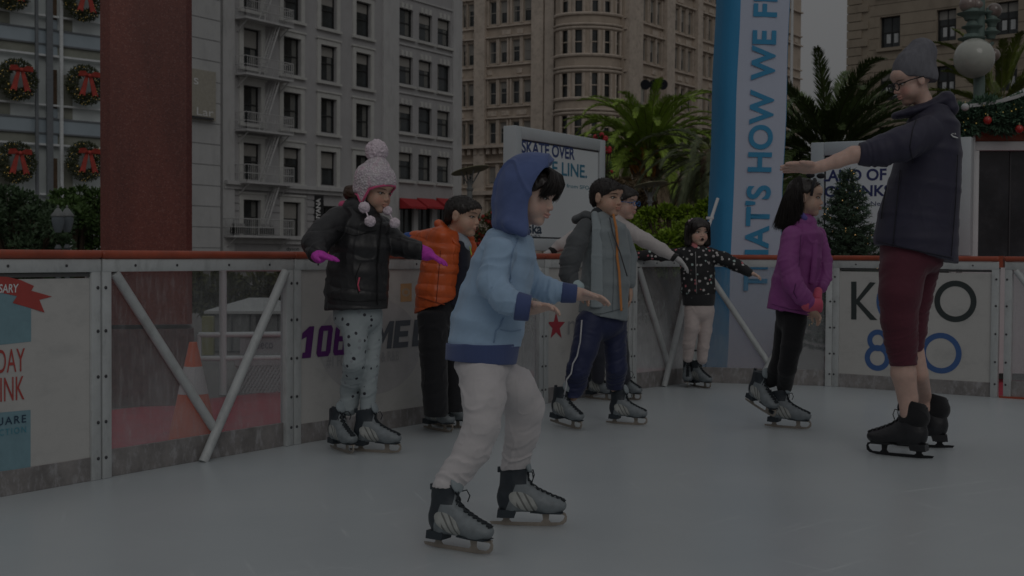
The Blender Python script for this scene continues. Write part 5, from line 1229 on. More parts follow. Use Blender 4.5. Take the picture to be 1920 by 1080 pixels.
def skin_mat(name):
    m, n, l, b = nt(name); at = n.new('ShaderNodeAttribute'); at.attribute_name = 'Col'
    nz = n.new('ShaderNodeTexNoise'); nz.inputs['Scale'].default_value = 40; nz.inputs['Detail'].default_value = 4; tc = n.new('ShaderNodeTexCoord'); l.new(tc.outputs['Object'], nz.inputs['Vector'])
    mr = n.new('ShaderNodeMapRange'); mr.inputs[3].default_value = .82; mr.inputs[4].default_value = 1.16; l.new(nz.outputs[0], mr.inputs[0])
    v = n.new('ShaderNodeVectorMath'); v.operation = 'SCALE'; l.new(at.outputs['Color'], v.inputs[0]); l.new(mr.outputs[0], v.inputs['Scale']); l.new(v.outputs[0], b.inputs['Base Color'])
    b.inputs['Roughness'].default_value = .48; b.inputs['Subsurface Weight'].default_value = .12; b.inputs['Subsurface Radius'].default_value = (.008, .003, .0015); b.inputs['Subsurface Scale'].default_value = 1
    return m
m_skin = skin_mat('skin')
m_hair = pm('hair_black', (.018, .013, .011), .42, .5, 60, .5, 60, spec=.5, stretch=(1, 1, .12), bdist=.003)
m_hairb = pm('hair_brown', (.05, .025, .015), .45, .4, 60, .5, 60, stretch=(1, 1, .2), bdist=.003)
m_eyew = pm('eye_white', (.5, .48, .46), .3, .03); m_iris = pm('iris', (.012, .008, .006), .15)
def cloth(name, col, rough=.85, var=.08, bump=.25, bs=420, sheen=.15, **k): return pm(name, col, rough, var, 9, bump, bs, sheen=sheen, bdist=.0015, **k)
class Fig:
    def __init__(s, label, D, bx, skin=(.56, .36, .265), h=.004):
        s.D = D; s.b = Sc(); s.skin = skin; s.h = h; s.root = empty('person', atZ(bx, D, 0), 0, label, 'person')
    def p(s, x, y, dd=0): return np.array(P(x, y, s.D+dd), 'f')
    def m(s, px, dd=0): return px*(s.D+dd)/F
    def chain(s, sc, pts, k=.015, wr=None, body=.8, cap=None):
        """pts: (x, y, dd, half width in px, half depth in m or None)"""
        for i in range(len(pts)-1):
            A, B = pts[i], pts[i+1]; a = s.p(*A[:3]); b = s.p(*B[:3]); ax = nrm(b-a)
            u = np.cross(ax, np.array(FW)); 
            if np.linalg.norm(u) < .35: u = np.array(CR)
            ra, rb = s.m(A[3], A[2]), s.m(B[3], B[2]); va = A[4] if len(A) > 4 and A[4] else ra; vb = B[4] if len(B) > 4 and B[4] else rb
            cp = cap or (.4 if len(A) > 4 and A[4] and A[4] > .084 and len(pts) > 3 else 1.0); bd = body*.8 if (cp < 1 and body) else body
            if sc is not None: sc.seg(a, b, ra, rb, k=k, u=u, va=va, vb=vb, wr=wr, cap=cp)
            if body and not (cp < 1 and i == len(pts)-2 and len(pts) > 3): s.b.seg(a, b, ra*bd, rb*bd, k=.01, u=u, va=va*bd, vb=vb*bd, cap=cp)
    def head(s, x, y, dd, hpx, yaw, pitch=0, roll=0, neck=None, openm=0, smile=0, nose=1.0, ear=True, fat=1.0, bw=.8):
        k = hpx*.955*(s.D+dd)/F/.2; fat = 1+(fat-1)*.4; s.bw = bw; s.hk = k; s.hc = s.p(x, y, dd); yw, pt, rl = rad(yaw), rad(pitch), rad(roll)
        f = np.array([math.cos(yw)*math.cos(pt), math.sin(yw)*math.cos(pt), -math.sin(pt)]); lf = np.array([-math.sin(yw), math.cos(yw), 0]); u = np.cross(f, lf)
        lf, u = lf*math.cos(rl)+u*math.sin(rl), u*math.cos(rl)-lf*math.sin(rl)
        s.hR = np.stack([f, lf, u], 1).astype('f'); R = s.hR; b = s.b; W = s.W; s.openm = openm
        def E(c, r, kk=.008, **q): b.ell(W(c), np.array(r)*k, R, k=kk*k, **q)
        E((-.014, 0, .028), (.086, .070, .070)); E((.018, 0, -.030), (.062, .055*fat, .066), .02)
        for sy in (-1, 1): E((.037, .032*sy*fat, -.036), (.034, .027, .034), .014)
        E((.054, 0, -.079), (.021, .026, .017), .016); E((.054, 0, .042), (.034, .052, .034), .02)
        for sy in (-1, 1): E((.097, .032*sy, .004), (.0150, .018, .009), .010, op='sub')
        b.seg(W((.076, 0, .002)), W((.087+.006*max(0, nose-1)*6, 0, -.022)), .0045*k, .0078*k*nose, k=.008*k); 
        for sy in (-1, 1): E((.084, .009*sy, -.027), (.008, .0065, .0058), .005)
        if openm:
            E((.080, 0, -.049), (.011, .019, .013), .006); E((.094, 0, -.050), (.020, .010*openm, .0085*openm), .003, op='sub')
        else:
            E((.0825, 0, -.046), (.0085, .020, .0046), .004); E((.0805, 0, -.0565), (.0088, .017, .0055), .004); E((.093, 0, -.0513), (.0075, .022, .0022), .002, op='sub')
        if ear:
            for sy in (-1, 1): E((-.006, .070*sy, -.004), (.017, .009, .028), .005); E((-.001, .081*sy, -.001), (.010, .006, .016), .004, op='sub')
        nb = s.p(*neck[:3]) if neck is not None else W((-.03, 0, -.14))
        b.seg(W((-.016, 0, -.055)), nb, .037*k, .044*k, k=.02*k)
    def W(s, c): return s.hc+s.hR @ (np.array(c, 'f')*s.hk)
    def hand(s, wr, to, pn, L=.13, side=1, curl=.25, spread=.12, sc=None, fat=1.0, thumb=.7):
        sc = sc or s.b; w = s.p(*wr) if len(wr) == 3 else wr; d = nrm(s.p(*to)-w); pn = np.array(pn, 'f'); pn = nrm(pn-d*pn.dot(d)); sd = nrm(np.cross(d, pn))*side
        sc.seg(w-d*.02*L, w+d*.2*L, .155*L*fat, .2*L*fat, u=sd, va=.13*L*fat, vb=.12*L*fat, k=.01); sc.seg(w+d*.18*L, w+d*.42*L, .2*L*fat, .21*L*fat, u=sd, va=.12*L*fat, vb=.085*L*fat, k=.008)
        for i, (o, ln) in enumerate(((.165, .42), (.055, .48), (-.055, .45), (-.155, .35))):
            dirf = nrm(d+sd*o*spread*6); a = w+d*(.44-.02*abs(i-1))*L+sd*o*L; c = 0
            for j, (fr, r0, r1) in enumerate(((.45, .060, .054), (.30, .054, .048), (.25, .048, .036))):
                c += curl*(1 if j else .7)*(1+.12*i); dj = nrm(dirf*math.cos(c)+pn*math.sin(c)); e = a+dj*ln*L*fr; sc.seg(a, e, r0*L*fat, r1*L*fat, k=.0025); a = e
        a = w+d*.14*L+sd*.15*L; dt = nrm(d*.75+sd*thumb+pn*.25)
        for fr, r0, r1 in ((.22, .09, .068), (.17, .064, .056), (.13, .056, .04)): e = a+dt*fr*L; sc.seg(a, e, r0*L*fat, r1*L*fat, k=.004); a = e; dt = nrm(dt+d*.25)
    def build_body(s, blush=.12, stubble=False):
        me = s.b.mesh('body', s.h, None, 1); V = verts(me); Lc = (V-s.hc) @ s.hR/s.hk; base = np.array(s.skin); C = np.tile(base, (len(V), 1))
        def near(c, r): return np.clip(1.5-np.sqrt((((Lc-np.array(c))/np.array(r))**2).sum(1)), 0, 1)[:, None]
        C *= 1-near((-.0, 0, -.3), (9, 9, 9))*0
        for sy in (-1, 1): C = C*(1-near((.065, .035*sy, -.03), (.03, .022, .02))*blush*np.array([.0, .9, .9]))
        C = C*(1-near((.095, 0, -.025), (.012, .014, .01))*.12*np.array([0, 1, 1]))
        if stubble: C = C*(1-near((.05, 0, -.075), (.06, .06, .03))*.35*np.array([.8, .9, 1]))
        lip = np.maximum(near((.088, 0, -.0515), (.016, .0175, .0082)), 0); lip = np.clip(lip*2.2, 0, 1); lipc = base*np.array([.93, .64, .66]); C = C*(1-lip*.75)+lipc*lip*.75
        if s.openm: q = np.clip(near((.082, 0, -.050), (.013, .0085*s.openm, .0075*s.openm))*3, 0, 1); C = C*(1-q)+np.array([.03, .008, .008])*q
        vcol(me, C); s.body = link('body', me, m_skin, s.root); s.L = Lc[(np.abs(Lc) < .15).all(1)]; return s.body
    def surf(s, y, z):
        q = s.L[(np.abs(s.L[:, 1]-y) < .006/s.hk) & (np.abs(s.L[:, 2]-z) < .006/s.hk) & (s.L[:, 0] > .02)]
        return float(np.percentile(q[:, 0], 80)) if len(q) else .07
    def face(s, eye=1.0, gaze=(0, 0), brow=m_hair, which=(-1, 1), by=0):
        k = s.hk
        for sy in which:
            x = s.surf(.031*sy, .003); ax = tuple(Vector(map(float, s.hR[:, i])) for i in range(3)); e = MB(); c = s.W((x-.0015, .031*sy, .003))
            e.ball(c, k, 14, 9, sc=(.005, .0145, .0052*eye), ax=ax); 
            ic = s.W((x+.0008, .031*sy+gaze[0]*.006, .0030+gaze[1]*.002)); e.ball(ic, k, 12, 8, mi=1, sc=(.0042, .0062, .0054*eye), ax=ax)
            o = e.build('eye', [m_eyew, m_iris], s.body, smooth=True)
            t = MB(); pts = []
            for i in range(7):
                a = -1+2*i/6; yy = sy*(.031+a*.0165); zz = .003+.0062*eye*(1-a*a)+.0005-.0012*(a if True else 0)*-1; pts.append(s.W((s.surf(yy, zz)+.0012-.0*abs(a), yy, zz)))
            t.tube(pts, [.0009*k, .0016*k, .002*k, .002*k, .002*k, .0018*k, .001*k], 5); t.build('eyelash', m_iris, s.body)
            t = MB(); pts = []
            for i in range(7):
                a = i/6; yy = sy*(.014+a*.036); zz = .0215+by+.006*math.sin(a*2.4)-.004*a; pts.append(s.W((s.surf(yy, zz)+.0008, yy, zz)))
            t.tube(pts, [q*k*s.bw for q in (.001, .0017, .0021, .0021, .0018, .0013, .0006)], 6); t.build('eyebrow', brow, s.body)
    def part(s, name, sc, mat, disp=None, h=.005, parent=None, smooth=1):
        me = sc.mesh(name, h, disp, smooth); return link(name, me, mat, parent or s.root)
    def haircap(s, t=.008, back=-.062, slope=.65, off=-.008, extra=None, mat=None, h=.004, ears=True, name='hair', top=0.0, strands=260, slen=.014):
        k = s.hk; sc = Sc(); sc.ell(s.W((-.014, 0, .028)), np.array((.086+t, .070+t, .070+t+top))*k, s.hR, k=0); sc.ell(s.W((.052, 0, .042)), np.array((.036+t, .055+t, .036+t))*k, s.hR, k=.02*k); sc.ell(s.W((-.035, 0, -.005)), np.array((.062+t, .060+t*.6, .065))*k, s.hR, k=.01)
        n = s.hR @ nrm((slope, 0, -1)); sc.cut(s.W((0, 0, off)), n)
        if ears:
            for sy in (-1, 1): sc.ell(s.W((-.004, .078*sy, -.006)), np.array((.024, .022, .033))*k, s.hR, op='sub', k=.004)
        if extra: extra(sc)
        def jag(V, N):
            return .0022*k*vnoise(V*np.array([160, 160, 45], 'f'))+.001*vnoise(V*300)
        me = sc.mesh(name, h, jag, 1); V = verts(me); N = np.empty(len(V)*3, 'f'); me.vertex_normals.foreach_get('vector', N); N = N.reshape(-1, 3)
        o = link(name, me, mat or m_hair, s.root)
        if strands:
            rr = random.Random(5); mb = MB(); dn = s.hR @ np.array([.25, 0, -1.0])
            for _ in range(strands):
                i = rr.randrange(len(V)); n_ = N[i]; d = nrm(dn-n_*n_.dot(dn)+n_*.35+np.array([rr.uniform(-.3, .3) for _ in range(3)])); L_ = slen*k*rr.uniform(.6, 1.3)
                mb.tube([V[i]-n_*.002, V[i]+d*L_*.5, V[i]+d*L_-n_*.001], [.0010*k, .0008*k, .0002], 3, caps=False)
            q = mb.build('strands', mat or m_hair, o, smooth=True)
        return o
    def stranding(s, parent, curves, n, r=.0016, jit=.008, mat=None, seed=1, name='strands'):
        """curves: list of polylines (world); n strands interpolated between neighbouring curves"""
        rr = random.Random(seed); mb = MB(); m = len(curves[0])
        for _ in range(n):
            t = rr.uniform(0, len(curves)-1.001); i = int(t); f = t-i; off = np.array([rr.gauss(0, jit) for _ in range(3)])*.5; w = rr.uniform(.55, 1.02); ph = rr.uniform(0, 6)
            pts = []
            for j in range(m):
                q = np.array(curves[i][j])*(1-f)+np.array(curves[i+1][j])*f; a = j/(m-1); q = q+off*(.3+a)+np.array([math.sin(ph+a*5), math.cos(ph+a*4), 0])*.0025*a; pts.append(q)
            pts[-1] = np.array(pts[-2])*(1-w)+np.array(pts[-1])*w
            mb.tube(pts, [r*(1-.75*(j/(m-1))**2) for j in range(m)], 3, caps=False)
        return mb.build(name, mat or m_hair, parent, smooth=True)
    def seam(s, parent, pts, mat, r=.0018, name='seam', lift=.0005, n=5):
        """a thin line laid on the cloth of parent along the picture points pts"""
        V = verts(parent.data)+np.array(s.root.location); rel = V-np.array(CAM); dep = rel @ np.array(FW); px = 960+rel @ np.array(CR)/dep*F; py = 540-rel @ np.array(CU)/dep*F; out = []
        for i in range(len(pts)-1):
            m = max(2, int(math.hypot(pts[i+1][0]-pts[i][0], pts[i+1][1]-pts[i][1])/3))
            for j in range(m+(i == len(pts)-2)):
                t = j/m; x = pts[i][0]*(1-t)+pts[i+1][0]*t; y = pts[i][1]*(1-t)+pts[i+1][1]*t; q = (np.abs(px-x) < 3) & (np.abs(py-y) < 3)
                if q.any(): out.append(P(x, y, float(dep[q].min())-lift))
        if len(out) > 1: mb = MB(); mb.tube(out, r, n); return mb.build(name, mat, parent, smooth=True)
    def line(s, pts, r, name, mat, parent=None, n=6):
        mb = MB(); mb.tube([s.p(*q) if len(q) == 3 else q for q in pts], r, n); return mb.build(name, mat, parent or s.root, smooth=True)
# ------------------------------------------------------------------ skates
def boot_mat(name, grey, dark, patch):
    m, n, l, b = nt(name); tc = n.new('ShaderNodeTexCoord'); sp = n.new('ShaderNodeSeparateXYZ'); l.new(tc.outputs['Object'], sp.inputs[0])
    def M_(op, a, c=None, d=None):
        q = n.new('ShaderNodeMath'); q.operation = op
        for i, v in enumerate((a, c, d)):
            if v is None: continue
            if isinstance(v, (int, float)): q.inputs[i].default_value = v
            else: l.new(v, q.inputs[i])
        return q.outputs[0]
    X, Zc = sp.outputs['X'], sp.outputs['Z']
    # dark heel counter and ankle
    e = M_('ADD', X, M_('MULTIPLY', Zc, -.38)); dk = M_('LESS_THAN', e, -.062)
    dk2 = M_('MULTIPLY', M_('GREATER_THAN', Zc, .150), M_('LESS_THAN', X, .032)); dk = M_('MAXIMUM', dk, dk2)
    ex = M_('DIVIDE', M_('SUBTRACT', X, .022), .050); ez = M_('DIVIDE', M_('SUBTRACT', M_('ADD', Zc, M_('MULTIPLY', X, .35)), .098), .031); el = M_('LESS_THAN', M_('ADD', M_('MULTIPLY', ex, ex), M_('MULTIPLY', ez, ez)), 1)
    st = M_('GREATER_THAN', M_('FRACT', M_('MULTIPLY', M_('ADD', X, M_('MULTIPLY', Zc, .55)), 42)), .68); st = M_('MULTIPLY', st, M_('GREATER_THAN', X, -.002))
    mx = n.new('ShaderNodeMixRGB'); mx.inputs[1].default_value = (*grey, 1); mx.inputs[2].default_value = (*dark, 1); l.new(dk, mx.inputs[0])
    m2 = n.new('ShaderNodeMixRGB'); l.new(mx.outputs[0], m2.inputs[1]); m2.inputs[2].default_value = (*patch, 1); l.new(el, m2.inputs[0])
    m3 = n.new('ShaderNodeMixRGB'); l.new(m2.outputs[0], m3.inputs[1]); m3.inputs[2].default_value = (*[c*.42 for c in patch], 1); l.new(M_('MULTIPLY', el, st), m3.inputs[0])
    nz = n.new('ShaderNodeTexNoise'); nz.inputs['Scale'].default_value = 35; nz.inputs['Detail'].default_value = 6; l.new(tc.outputs['Object'], nz.inputs['Vector']); mr = n.new('ShaderNodeMapRange'); mr.inputs[3].default_value = .6; mr.inputs[4].default_value = 1.35; l.new(nz.outputs[0], mr.inputs[0])
    v = n.new('ShaderNodeVectorMath'); v.operation = 'SCALE'; l.new(m3.outputs[0], v.inputs[0]); l.new(mr.outputs[0], v.inputs['Scale']); l.new(v.outputs[0], b.inputs['Base Color']); b.inputs['Roughness'].default_value = .5
    bp = n.new('ShaderNodeBump'); bp.inputs['Strength'].default_value = .2; bp.inputs['Distance'].default_value = .002; l.new(nz.outputs[0], bp.inputs['Height']); l.new(bp.outputs[0], b.inputs['Normal']); return m
m_boot = boot_mat('rental_boot', (.205, .23, .245), (.028, .036, .045), (.42, .43, .41)); m_bootk = pm('black_leather', (.016, .016, .019), .38, .3, 25, .25, 90, spec=.5)
m_blade = pm('blade_tan', (.33, .29, .25), .35, .15, 20, metal=.3); m_bladek = pm('blade_black', (.02, .02, .022), .3, metal=.4); m_lace = pm('lace_dark', (.022, .028, .034), .7); m_tongue = pm('tongue_grey', (.27, .31, .33), .6, .1, 30); m_sole = pm('sole_dark', (.035, .045, .055), .5); m_steel = pm('steel_edge', (.5, .5, .5), .25, metal=.9)
def skate_parts():
    sc = Sc(); Y = (0, 1, 0)
    sc.ell((-.030, 0, .088), (.041, .034, .045), None, k=0); sc.seg((-.01, 0, .088), (.10, 0, .078), .036, .037, u=Y, va=.040, vb=.030, k=.02)
    sc.ell((.122, 0, .073), (.050, .039, .029), None, k=.02); sc.seg((-.024, 0, .11), (-.010, 0, .214), .034, .039, u=Y, va=.042, vb=.050, k=.025)
    sc.seg((.012, 0, .135), (.075, 0, .095), .030, .028, u=Y, va=.030, vb=.024, k=.03)
    sc.cut((0, 0, .050), (0, 0, -1)); sc.cut((-.01, 0, .207), (-.22, 0, 1)); sc.ell((-.012, 0, .224), (.038, .029, .030), None, op='sub', k=.003)
    me = sc.mesh('boot', .0035, lambda V, N: .0008*vnoise(V*70), 1); V = verts(me)
    def top(x, y, d=(.62, 0, .78)):
        d = nrm(d); c = np.array([x, y, 0]); q = V[(np.abs(V[:, 1]-y) < .006)]; o = nrm((.78, 0, -.62)); s_ = q @ o; t = (np.array([x, 0, 0]) @ o); q = q[np.abs(s_-x) < .006]
        return q[(q @ d).argmax()]+d*.003 if len(q) else None
    lace = MB(); rows = [-.085+.018*i for i in range(10)]; L_ = []
    for x in rows:
        a, b = top(x, -.017), top(x, .017)
        if a is not None and b is not None: L_.append((a, b))
    for i, (a, b) in enumerate(L_):
        mid = top(rows[i], 0); lace.tube([a, (mid+nrm((.62, 0, .78))*.001) if mid is not None else (a+b)/2, b], .0027, 5)
        if i+1 < len(L_):
            for p0, p1 in ((a, L_[i+1][1]), (b, L_[i+1][0])):
                lace.tube([p0, (p0+p1)/2+nrm((.62, 0, .78))*.004, p1], .0027, 5)
    if L_:
        a = L_[0][0] if L_[0][0][2] > L_[-1][0][2] else L_[-1][0]
        for sg in (-1, 1): lace.tube([a+np.array([0, .017, 0]), a+np.array([.018, .017+sg*.022, .006]), a+np.array([.022, .017+sg*.034, -.014]), a+np.array([.016, .017+sg*.03, -.034])], .0022, 5)
    lace = lace.mesh('lace')
    t = MB(); t.ball((.034, 0, .214), 1, 16, 10, sc=(.011, .030, .030), ax=(Vector((.93, 0, .36)), Vector((0, 1, 0)), Vector((-.36, 0, .93)))); t = t.mesh('tongue')
    def ex(mb, poly, y0, y1): mb.prism([Vector((x, y0, z)) for x, z in poly], Vector((0, 1, 0)), y1-y0)
    so = MB(); ex(so, [(-.068, .058), (-.071, .031), (-.010, .031), (-.004, .050), (-.006, .060)], -.028, .028); ex(so, [(.045, .0495), (.09, .0465), (.150, .0465), (.160, .0495), (.150, .053), (.05, .053)], -.026, .026)
    so = so.mesh('sole')
    bl = MB(); y = .0022
    ex(bl, [(-.098, .013), (-.092, .004), (-.04, .001), (.06, 0), (.13, .002), (.160, .007), (.172, .018), (.174, .034), (.166, .036), (.160, .022), (.148, .0135), (.11, .0125), (-.04, .0125), (-.075, .014)], -y, y)
    ex(bl, [(-.058, .0126), (-.020, .0126), (-.028, .020), (-.026, .030), (-.052, .030), (-.050, .020)], -y*1.02, y*1.02); ex(bl, [(.082, .0126), (.118, .0126), (.110, .022), (.112, .046), (.086, .046), (.090, .022)], -y*1.02, y*1.02)
    ex(bl, [(.166, .0362), (.174, .034), (.168, .047), (.150, .0475)], -y*1.01, y*1.01); ex(bl, [(-.06, .0275), (-.02, .0275), (-.02, .0305), (-.06, .0305)], -.014, .014); ex(bl, [(.08, .0435), (.165, .0435), (.165, .0468), (.08, .0468)], -.013, .013)
    bl = bl.mesh('blade')
    tb = MB(); tb.box((-.064, 0, .196), (.014, .012, .02), bev=.002); tb = tb.mesh('pull_tab')
    for q in (lace, t): q.polygons.foreach_set('use_smooth', [True]*len(q.polygons))
    return me, lace, t, so, bl, tb
SK = skate_parts()
def variant(mats):
    out = []
    for me, m in zip(SK, mats):
        c = me.copy(); c.materials.clear(); c.materials.append(m)
        if me is SK[0]: c.polygons.foreach_set('use_smooth', [True]*len(c.polygons))
        bm = bmesh.new(); bm.from_mesh(c); bmesh.ops.recalc_face_normals(bm, faces=bm.faces[:]); bm.to_mesh(c); bm.free(); out.append(c)
    return out
SKR = variant([m_boot, m_lace, m_tongue, m_sole, m_blade, m_sole]); SKB = variant([m_bootk, m_bootk, m_bootk, m_bootk, m_bladek, m_bootk])
def skate(fig, rear, front, sc=1.0, lift=False, kind=None, roll=0, z=0, dfront=None):
    L = .27*sc; kind = kind or SKR; f = G(*front) if dfront is None else P(*front, dfront)
    if lift: 
        best = None
        for i in range(-300, 300):
            d = (f-CAM).dot(FW)+i*.002; r = P(*rear, d); e = abs((f-r).length-L)
            if r.z < -.004: continue
            if i*.002*lift < 0: continue
            if best is None or e < best[0]: best = (e, r)
        r = best[1]
    else: r = G(*rear)
    x = (f-r).normalized(); y = Vector((0, 0, 1)).cross(x).normalized(); zz = x.cross(y); zz = Matrix.Rotation(rad(roll), 3, x) @ zz; y = zz.cross(x); mid = (f+r)/2
    org = mid-x*(.037*sc); M4 = Matrix((x*sc, y*sc, zz*sc)).transposed().to_4x4(); M4.translation = org+Vector((0, 0, z)); q = wm(fig.root).inverted() @ M4
    def mk(name, me, par):
        o = bpy.data.objects.new(name, me); COL.objects.link(o); o.parent = par; return o
    bt = mk('skate', kind[0], fig.root); bt.matrix_local = q
    for nm, me in zip(('lace', 'tongue', 'sole', 'blade', 'pull_tab'), kind[1:]): mk(nm, me, bt)
    return M4
def shank(g, sc, pt, M4, r1, r0=None, drop=.195, k=.012, wr=(.005, .03), v=1.0):
    """last stretch of a trouser leg: from the station pt down over the top of the boot"""
    a = g.p(*pt[:3]); b = ank(M4, -.010, drop); r = r0 or g.m(pt[3], pt[2]); sc.seg(a, b, r, r1, k=k, u=np.array(CR), va=(pt[4] if len(pt) > 4 and pt[4] else r), vb=r1*v, wr=wr); e = ank(M4, -.010, drop-.05); n_ = nrm(e-b); sc.cut(b-n_*.004, n_, .085); g.b.seg(a, ank(M4, -.010, .19), r*.5, .03, k=.01)
def ank(M4, x=-.012, z=.2, y=0): v = M4 @ Vector((x, y, z)); return np.array(v, 'f')
CAMD = np.array(FW)
UP = np.array([0, 0, 1.0]); DN = -UP; TOCAM = np.array([0, -1.0, 0])
m_cf = cloth
# ------------------------------------------------------------------ 1: boy in the blue hooded sweatshirt
def boy_hood():
    g = Fig('boy in pale blue hooded sweatshirt and cream trousers gliding in front of everyone', 4.28, 900, (.62, .43, .35), .0034)
    S1 = skate(g, (789, 1021), (930, 1044), 1.0); S2 = skate(g, (919, 984), (1061, 987), 1.0)
    g.head(995, 365, 0, 113, -22, 17, -3, neck=(965, 440, .02), fat=1.06, ear=False)
    sw = Sc()
    g.chain(sw, [(957, 446, .0, 46, .085), (953, 475, 0, 55, .115), (941, 505, 0, 61, .13), (930, 560, 0, 66, .14), (916, 610, 0, 69, .142), (908, 648, 0, 68, .14), (903, 680, 0, 67, .14)], k=.02)
    # far arm then near arm
    g.chain(sw, [(975, 468, .13, 26, None), (992, 525, .17, 25, None)], k=.008); g.chain(sw, [(992, 528, .17, 25, None), (1030, 545, .15, 23, None), (1052, 547, .14, 21, None)], k=.015, wr=(.0035, .035), body=.6)
    g.chain(sw, [(938, 475, -.12, 33, None), (921, 530, -.16, 31, None)], k=.008, wr=(.004, .05)); g.chain(sw, [(921, 532, -.16, 31, None), (948, 563, -.2, 29, None), (972, 577, -.2, 25, None)], k=.012, wr=(.004, .035), body=.6)
    sw.cut(g.p(905, 649, 0), g.p(903, 690, 0)-g.p(905, 640, 0), .3)
    m_sw = cloth('sweatshirt_blue', (.33, .47, .64), var=.10, bump=.3)
    J = g.part('sweatshirt', sw, m_sw, folds(.0105, 8, (1, 1, .7)), .004)
    # pocket seam and raglan seams
    m_nv = cloth('ribbing_navy', (.07, .10, .235), wave=90, bump=.5, stretch=(1, 1, .02))
    hm = Sc(); g.chain(hm, [(907, 636, 0, 69.5, .147), (904, 660, 0, 68.5, .145), (900, 690, 0, 66, .14)], k=0, body=0, cap=.4); hm.cut(g.p(906, 643, 0), g.p(906, 600, 0)-g.p(906, 643, 0)); hm.cut(g.p(902, 679, 0), g.p(899, 720, 0)-g.p(902, 679, 0)); g.part('hem_band', hm, m_nv, folds(.003, 8), .0045, J)
    for a, b_, c, dd in (((1050, 548), (1087, 551), (1095, 552), .14), ((964, 573), (1000, 578), (1010, 579), -.2)):
        cu = Sc(); w = 20 if dd > 0 else 28; g.chain(cu, [(a[0], a[1], dd, w, None), (b_[0]-6, b_[1], dd, w*.88, None)], k=0, body=0); q = g.p(*a, dd); e = g.p(*b_, dd); ax = e-q
        cu.cut(q+ax*.05, -ax); cu.cut(q+ax*(.85), ax); cu.ell(q+ax*.92, (.02, .02, .02), op='sub', k=.004); g.part('cuff', cu, m_nv, folds(.0015, 20), .004, J)
    # hood
    hd = Sc(); m_hd = cloth('hood_blue', (.095, .135, .30), var=.15, bump=.3)
    hk = g.hk; hd.ell(g.p(988, 351, 0), (.108, .104, .121), None, k=0); hd.ell(g.p(972, 372, 0), (.078, .100, .105), None, k=.03); hd.ell(g.p(1012, 330, 0), (.070, .088, .078), None, k=.03)
    g.chain(hd, [(962, 385, 0, 35, .09), (960, 415, 0, 34, .10), (972, 436, -.01, 27, .10)], k=.03, body=0, cap=.5); hd.seg(g.p(983, 400, -.07), g.p(983, 434, -.10), .026, .012, k=.025); hd.seg(g.p(955, 420, -.10), g.p(982, 438, -.105), .02, .012, k=.02)
    hd.ell(g.p(1107, 400, 0), (.212, .5, .212), None, op='sub', k=.004); hd.ell(g.W((.035, 0, -.004)), np.array((.098, .079, .107))*hk, g.hR, op='sub', k=.004)
    H = g.part('hood', hd, m_hd, folds(.011, 8, (1.3, 1.3, .55)), .004)
    g.hand((1088, 552, .14), (1116, 556, .13), DN*.9+TOCAM*.25, .125, side=-1, curl=.24, spread=.2); g.chain(None, [(1070, 549, .14, 14, None), (1090, 552, .14, 12, None)], body=1)
    g.hand((1000, 577, -.2), (1034, 574, -.24), DN*.85+TOCAM*.35, .125, side=-1, curl=.3, spread=.2); g.chain(None, [(985, 577, -.2, 16, None), (1001, 577, -.2, 13, None)], body=1)
    # trousers
    tr = Sc(); a1 = ank(S1, -.010, .225); a2 = ank(S2, -.010, .225)
    g.chain(tr, [(908, 655, 0, 50, .11), (905, 690, 0, 54, .115)], k=.02, cap=.4)
    g.chain(tr, [(903, 695, -.06, 46, .085), (906, 745, -.10, 41, .078), (902, 800, -.13, 35, .068)], k=.02, wr=(.0015, .06))
    def P2(v): d = float((Vector(map(float, v))-CAM).dot(FW))-g.D; return d
    d1 = P2(a1); d2 = P2(a2)
    g.chain(tr, [(902, 795, -.13, 35, .068), (886, 842, d1*.8, 35, .064)], k=.012, wr=(.0025, .04), body=.6); shank(g, tr, (886, 842, d1*.8, 35, .064), S1, .049, wr=(.004, .036))
    g.chain(tr, [(932, 698, .06, 34, .085), (966, 728, .10, 38, .078), (984, 765, .13, 37, .07)], k=.02, wr=(.0015, .06)); g.chain(tr, [(984, 760, .13, 37, .07), (980, 812, .16, 32, .062)], k=.012, wr=(.002, .04), body=.6); shank(g, tr, (980, 812, .16, 32, .062), S2, .047, wr=(.004, .036))
    T_ = g.part('trousers', tr, cloth('trousers_cream', (.57, .54, .545), bump=.2), folds(.009, 9, (1, 1, 1.1)), .004)
    mb = MB(); 
    # hair under the hood: a full fringe swept forward and down
    ho = g.haircap(.010, slope=.9, off=-.012, ears=False, strands=0, top=.004)
    cv = []
    for i in range(9):
        y = -.066+.132*i/8; cv.append([g.W(q) for q in ((.02, y*.5, .108), (.068, y*.85, .092), (.087-abs(y)*.12, y*1.02, .064), (.092-abs(y)*.32, y*1.06, .044), (.088-abs(y)*.42, y*1.08, .033-abs(y)*.5))])
    g.stranding(ho, cv, 2600, .0017, .0075, seed=3)
    g.build_body(.10); g.face(.6, (0, -.4), by=0, which=(-1, 1))
    # kangaroo pocket edge and drawn folds
    m_seam = cloth('seam_blue', (.23, .34, .50))
    g.seam(J, [(972, 446), (962, 470), (957, 500), (958, 530)], m_seam, .0016); pass
    g.seam(J, [(944, 596), (938, 612), (930, 620), (926, 642)], m_seam, .0026, 'pocket_edge'); g.seam(J, [(938, 618), (960, 622), (978, 618)], m_seam, .0014)
    return g
